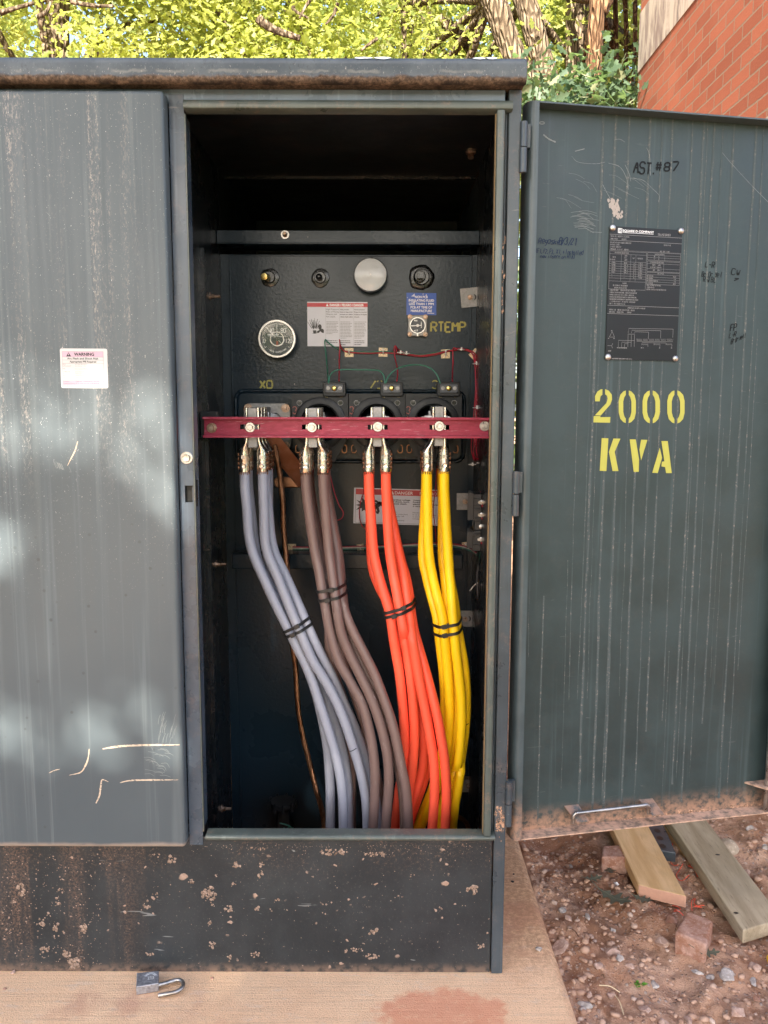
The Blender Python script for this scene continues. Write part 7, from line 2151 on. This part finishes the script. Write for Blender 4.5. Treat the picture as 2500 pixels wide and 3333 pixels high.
tree('oak with thick bright yellow green foliage above the left end of the lid', (-2.6, 5.2, -.1), [(-2.6, 5.2, -.1), (-2.55, 5.2, 1.5), (-2.5, 5.15, 3.2), (-2.4, 5.1, 5.2)], .13, .08, (-2.3, 4.9, 4.3), (1.7, 1.0, 1.6), 46, 22000, .062, 'leaf_y', 'bark', limbs=[(l, .016, .009) for l in Ls], seed=15)
tree('bushy oak with sunlit foliage above the middle of the lid', (-.9, 6.0, -.1), [(-.9, 6.0, -.1), (-.95, 6, 1.6), (-.9, 5.9, 3.0), (-.7, 5.8, 5.0)], .11, .06, (-1.0, 5.3, 4.2), (1.45, 1.0, 1.5), 42, 20000, .062, 'leaf_y', 'bark', limbs=[([Q(840, 60, 4.1), Q(890, 95, 4.1), Q(975, 125, 4.1)], .030, .02), ([Q(955, 20, 4.2), Q(960, 35, 4.2), Q(1005, 60, 4.2)], .012, .007), ([Q(1010, 0, 4.2), Q(990, 30, 4.2), Q(975, 60, 4.2)], .012, .007), ([Q(1100, 10, 4.2), Q(1085, 50, 4.2), Q(1060, 80, 4.2)], .012, .007), ([Q(1230, 125, 4.2), Q(1200, 145, 4.2), Q(1175, 165, 4.2)], .012, .008)], seed=16)
tree('darker oak farther back between the foliage masses', (.3, 8.4, -.1), [(.3, 8.4, -.1), (.35, 8.4, 2.2), (.3, 8.3, 4.4), (.2, 8.2, 6.0)], .15, .09, (.2, 8.8, 5.0), (2.4, 1.0, 2.2), 60, 11000, .10, 'leaf_g', 'bark', limbs=[([Q(1430, 60, 6.0), Q(1490, 110, 6.0), Q(1535, 165, 6.0)], .05, .045)], seed=17)
# low sapling in front of the trunks, over the open door
g = thing('oak_sapling', 'low oak sapling with large blue green lobed leaves just above the open door', 'sapling', (1.05, 4.3, -.1))
mb = MB(); cen = []
r = np.random.default_rng(31)
for i in range(26):
    p = Q(r.uniform(1700, 2090), r.uniform(255, 420), r.uniform(3.9, 4.8)); cen.append(p)
cen = np.array(cen + [np.array([r.uniform(.6, 1.6), r.uniform(4.0, 4.8), r.uniform(.6, 2.2)]) for _ in range(30)])
limb_tube(mb, [(1.05, 4.3, -.1), (1.08, 4.3, .9), (1.0, 4.32, 1.7), (1.1, 4.3, 2.4)], .03, .01, 8)
for i in range(26): limb_tube(mb, [(1.06, 4.3, .8 + .05 * i), (np.array([1.06, 4.3, .9 + .05 * i]) + cen[i]) / 2, cen[i]], .010, .003, 5, 10, .05, i)
mb.build('trunk', M['bark_r'], g, smooth=60)
leaves('crown', cen, np.full(len(cen), .14), 3000, .085, M['leaf_b'], g, 33)
# far woods that read as one mass
r = np.random.default_rng(41); cen = np.stack([r.uniform(-9, 6, 420), r.uniform(10, 14, 420), r.uniform(0, 8.5, 420)], 1)
tag(leaves('distant_woods', cen, np.full(420, .75), 15000, .27, M['leaf_g'], None, 42), kind='stuff')

# unseen hedge added far behind the viewer to darken gloss paint reflections
r = np.random.default_rng(45); cen = np.stack([r.uniform(-40, 40, 300), r.uniform(-34, -27, 300), r.uniform(0, 3.2, 300)], 1)
tag(leaves('added_hedgerow', cen, np.full(300, .9), 5000, 1.0, M['leaf_b'], None, 46), kind='stuff')
# unseen tree added behind the viewer, crown shaped to cast dappled shade
SUN_AZ = np.array([-.12, -.90]); SUN_EL = rad(36)
SUN = nrm(np.array([*(SUN_AZ / np.linalg.norm(SUN_AZ) * math.cos(SUN_EL)), math.sin(SUN_EL)]))
GAPS = [((40, 1775), (150, 95), 0.0), ((20, 1700), (95, 70), 0.0), ((580, 1645), (64, 120), 0.0)]  # door spots where crown leaves are left out for sun patches
BANDS = [(1010, 1160, 1440, 1600, 0.0), (2190, 2300, 2470, 2560, 0.0)]


def shade_keep(c, r):
    t = (c[:, 1] + .0380) / SUN[1]
    hit = c - SUN[None] * t[:, None]
    d = hit - CPOS; f = d[:, 1] * cp - d[:, 2] * sp; u = d[:, 1] * sp + d[:, 2] * cp
    px, py = 1250 + d[:, 0] / f * FPX, 1666.5 - u / f * FPX
    keep = np.ones(len(c))
    on = (px < 640) & (px > -900)
    for y0, y1, y2, y3, tr in BANDS:
        yy = py - 150 * np.clip(px / 600, -1, 1) * (y0 < 1500)
        b = np.clip((yy - y0) / (y1 - y0), 0, 1) * np.clip((y3 - yy) / (y3 - y2), 0, 1)
        keep = np.where(on, keep * (1 - b * (1 - tr)), keep)
    for (gx_, gy_), (rx, ry), tr in GAPS:
        e = ((px - gx_) / rx) ** 2 + ((py - gy_) / ry) ** 2
        keep = np.where(e < 1, np.minimum(keep, tr), keep)
    return r.random(len(c)) < keep


ctr = np.array([.25, 0, .85]) + SUN * 8.5
e1 = nrm(np.cross(SUN, (0, 0, 1))); e2 = np.cross(e1, SUN)
r = np.random.default_rng(51); nC = 620
cen = ctr + np.outer(r.uniform(-2.6, 2.6, nC), e1) + np.outer(r.uniform(-2.1, 1.75, nC), e2) + np.outer(r.uniform(-.5, .5, nC), SUN)
g = thing('added_shade_tree', 'unseen leafy tree added behind the viewer to shade the cabinet', 'tree', (ctr[0] - 1.2, ctr[1] - .9, -.15))
mb = MB(); b_ = np.array([ctr[0] - 1.2, ctr[1] - .9, -.15])
limb_tube(mb, [b_, b_ + (.05, .1, 2.0), b_ + (.2, .3, 4.0), ctr + (0, 0, .3)], .16, .07, 12, 26, .05, 3)
for i in range(14): limb_tube(mb, [b_ + (.2, .3, 4.0), (b_ + (.2, .3, 4.0) + cen[i]) / 2 + (0, 0, .2), cen[i]], .05, .01, 6, 12, .05, i)
mb.build('trunk', M['bark'], g, smooth=60)
leaves('crown', cen, np.full(nC, .40), 46000, .15, M['leaf_b'], g, 52, shade_keep)


def veil_keep(c, r):         # small leaves added and thinned to shape soft light bands
    t = (c[:, 1] + .0380) / SUN[1]
    d = c - SUN[None] * t[:, None] - CPOS; f = d[:, 1] * cp - d[:, 2] * sp; u = d[:, 1] * sp + d[:, 2] * cp
    px, py = 1250 + d[:, 0] / f * FPX, 1666.5 - u / f * FPX
    k = np.zeros(len(c))
    for y0, y1, y2, y3, tr in BANDS:
        yy = py - 150 * np.clip(px / 600, -1, 1) * (y0 < 1500)
        b = np.clip((yy - y0) / (y1 - y0), 0, 1) * np.clip((y3 - yy) / (y3 - y2), 0, 1)
        k = np.where((yy > y0 - 40) & (yy < y3 + 40), np.maximum(k, 1 - .72 * b), k)
    k = np.where((px < 700) & (px > -900), k, 0)
    for (gx_, gy_), (rx, ry), tr in GAPS:
        k = np.where(((px - gx_) / rx) ** 2 + ((py - gy_) / ry) ** 2 < 1, 0, k)
    return r.random(len(c)) < k


r = np.random.default_rng(61); nV = 400
cv = np.stack([r.uniform(-1.05, -.30, nV), np.full(nV, -.038), r.uniform(.3, 1.5, nV)], 1) + SUN * 8.5
leaves('crown', cv, np.full(nV, .16), 10500, .05, M['leaf_b'], g, 62, veil_keep)

# ================================================================== light
sun_d = bpy.data.lights.new('sun', 'SUN'); sun_d.energy = 5.0; sun_d.angle = rad(.5); sun_d.color = (1.0, .93, .80)
so = bpy.data.objects.new('sun', sun_d); COL.objects.link(so)
so.rotation_euler = Vector(SUN).to_track_quat('Z', 'Y').to_euler()
w = bpy.data.worlds.new('World'); scene.world = w; w.use_nodes = True
nt = w.node_tree
bg = nt.nodes['Background']
sky = nt.nodes.new('ShaderNodeTexSky'); sky.sky_type = 'NISHITA'; sky.sun_disc = False
sky.sun_elevation = SUN_EL; sky.sun_rotation = math.atan2(SUN[0], SUN[1])
sky.air_density = .85; sky.dust_density = 2.6; sky.ozone_density = .6
nt.links.new(sky.outputs[0], bg.inputs[0]); bg.inputs[1].default_value = .092
vs_ = scene.view_settings
vs_.view_transform = 'Standard'; vs_.look = 'None'; vs_.gamma = 1.0; vs_.exposure = 2.65; vs_.use_curve_mapping = False
scene.cycles.max_bounces = 8
scene.cycles.use_denoising = True
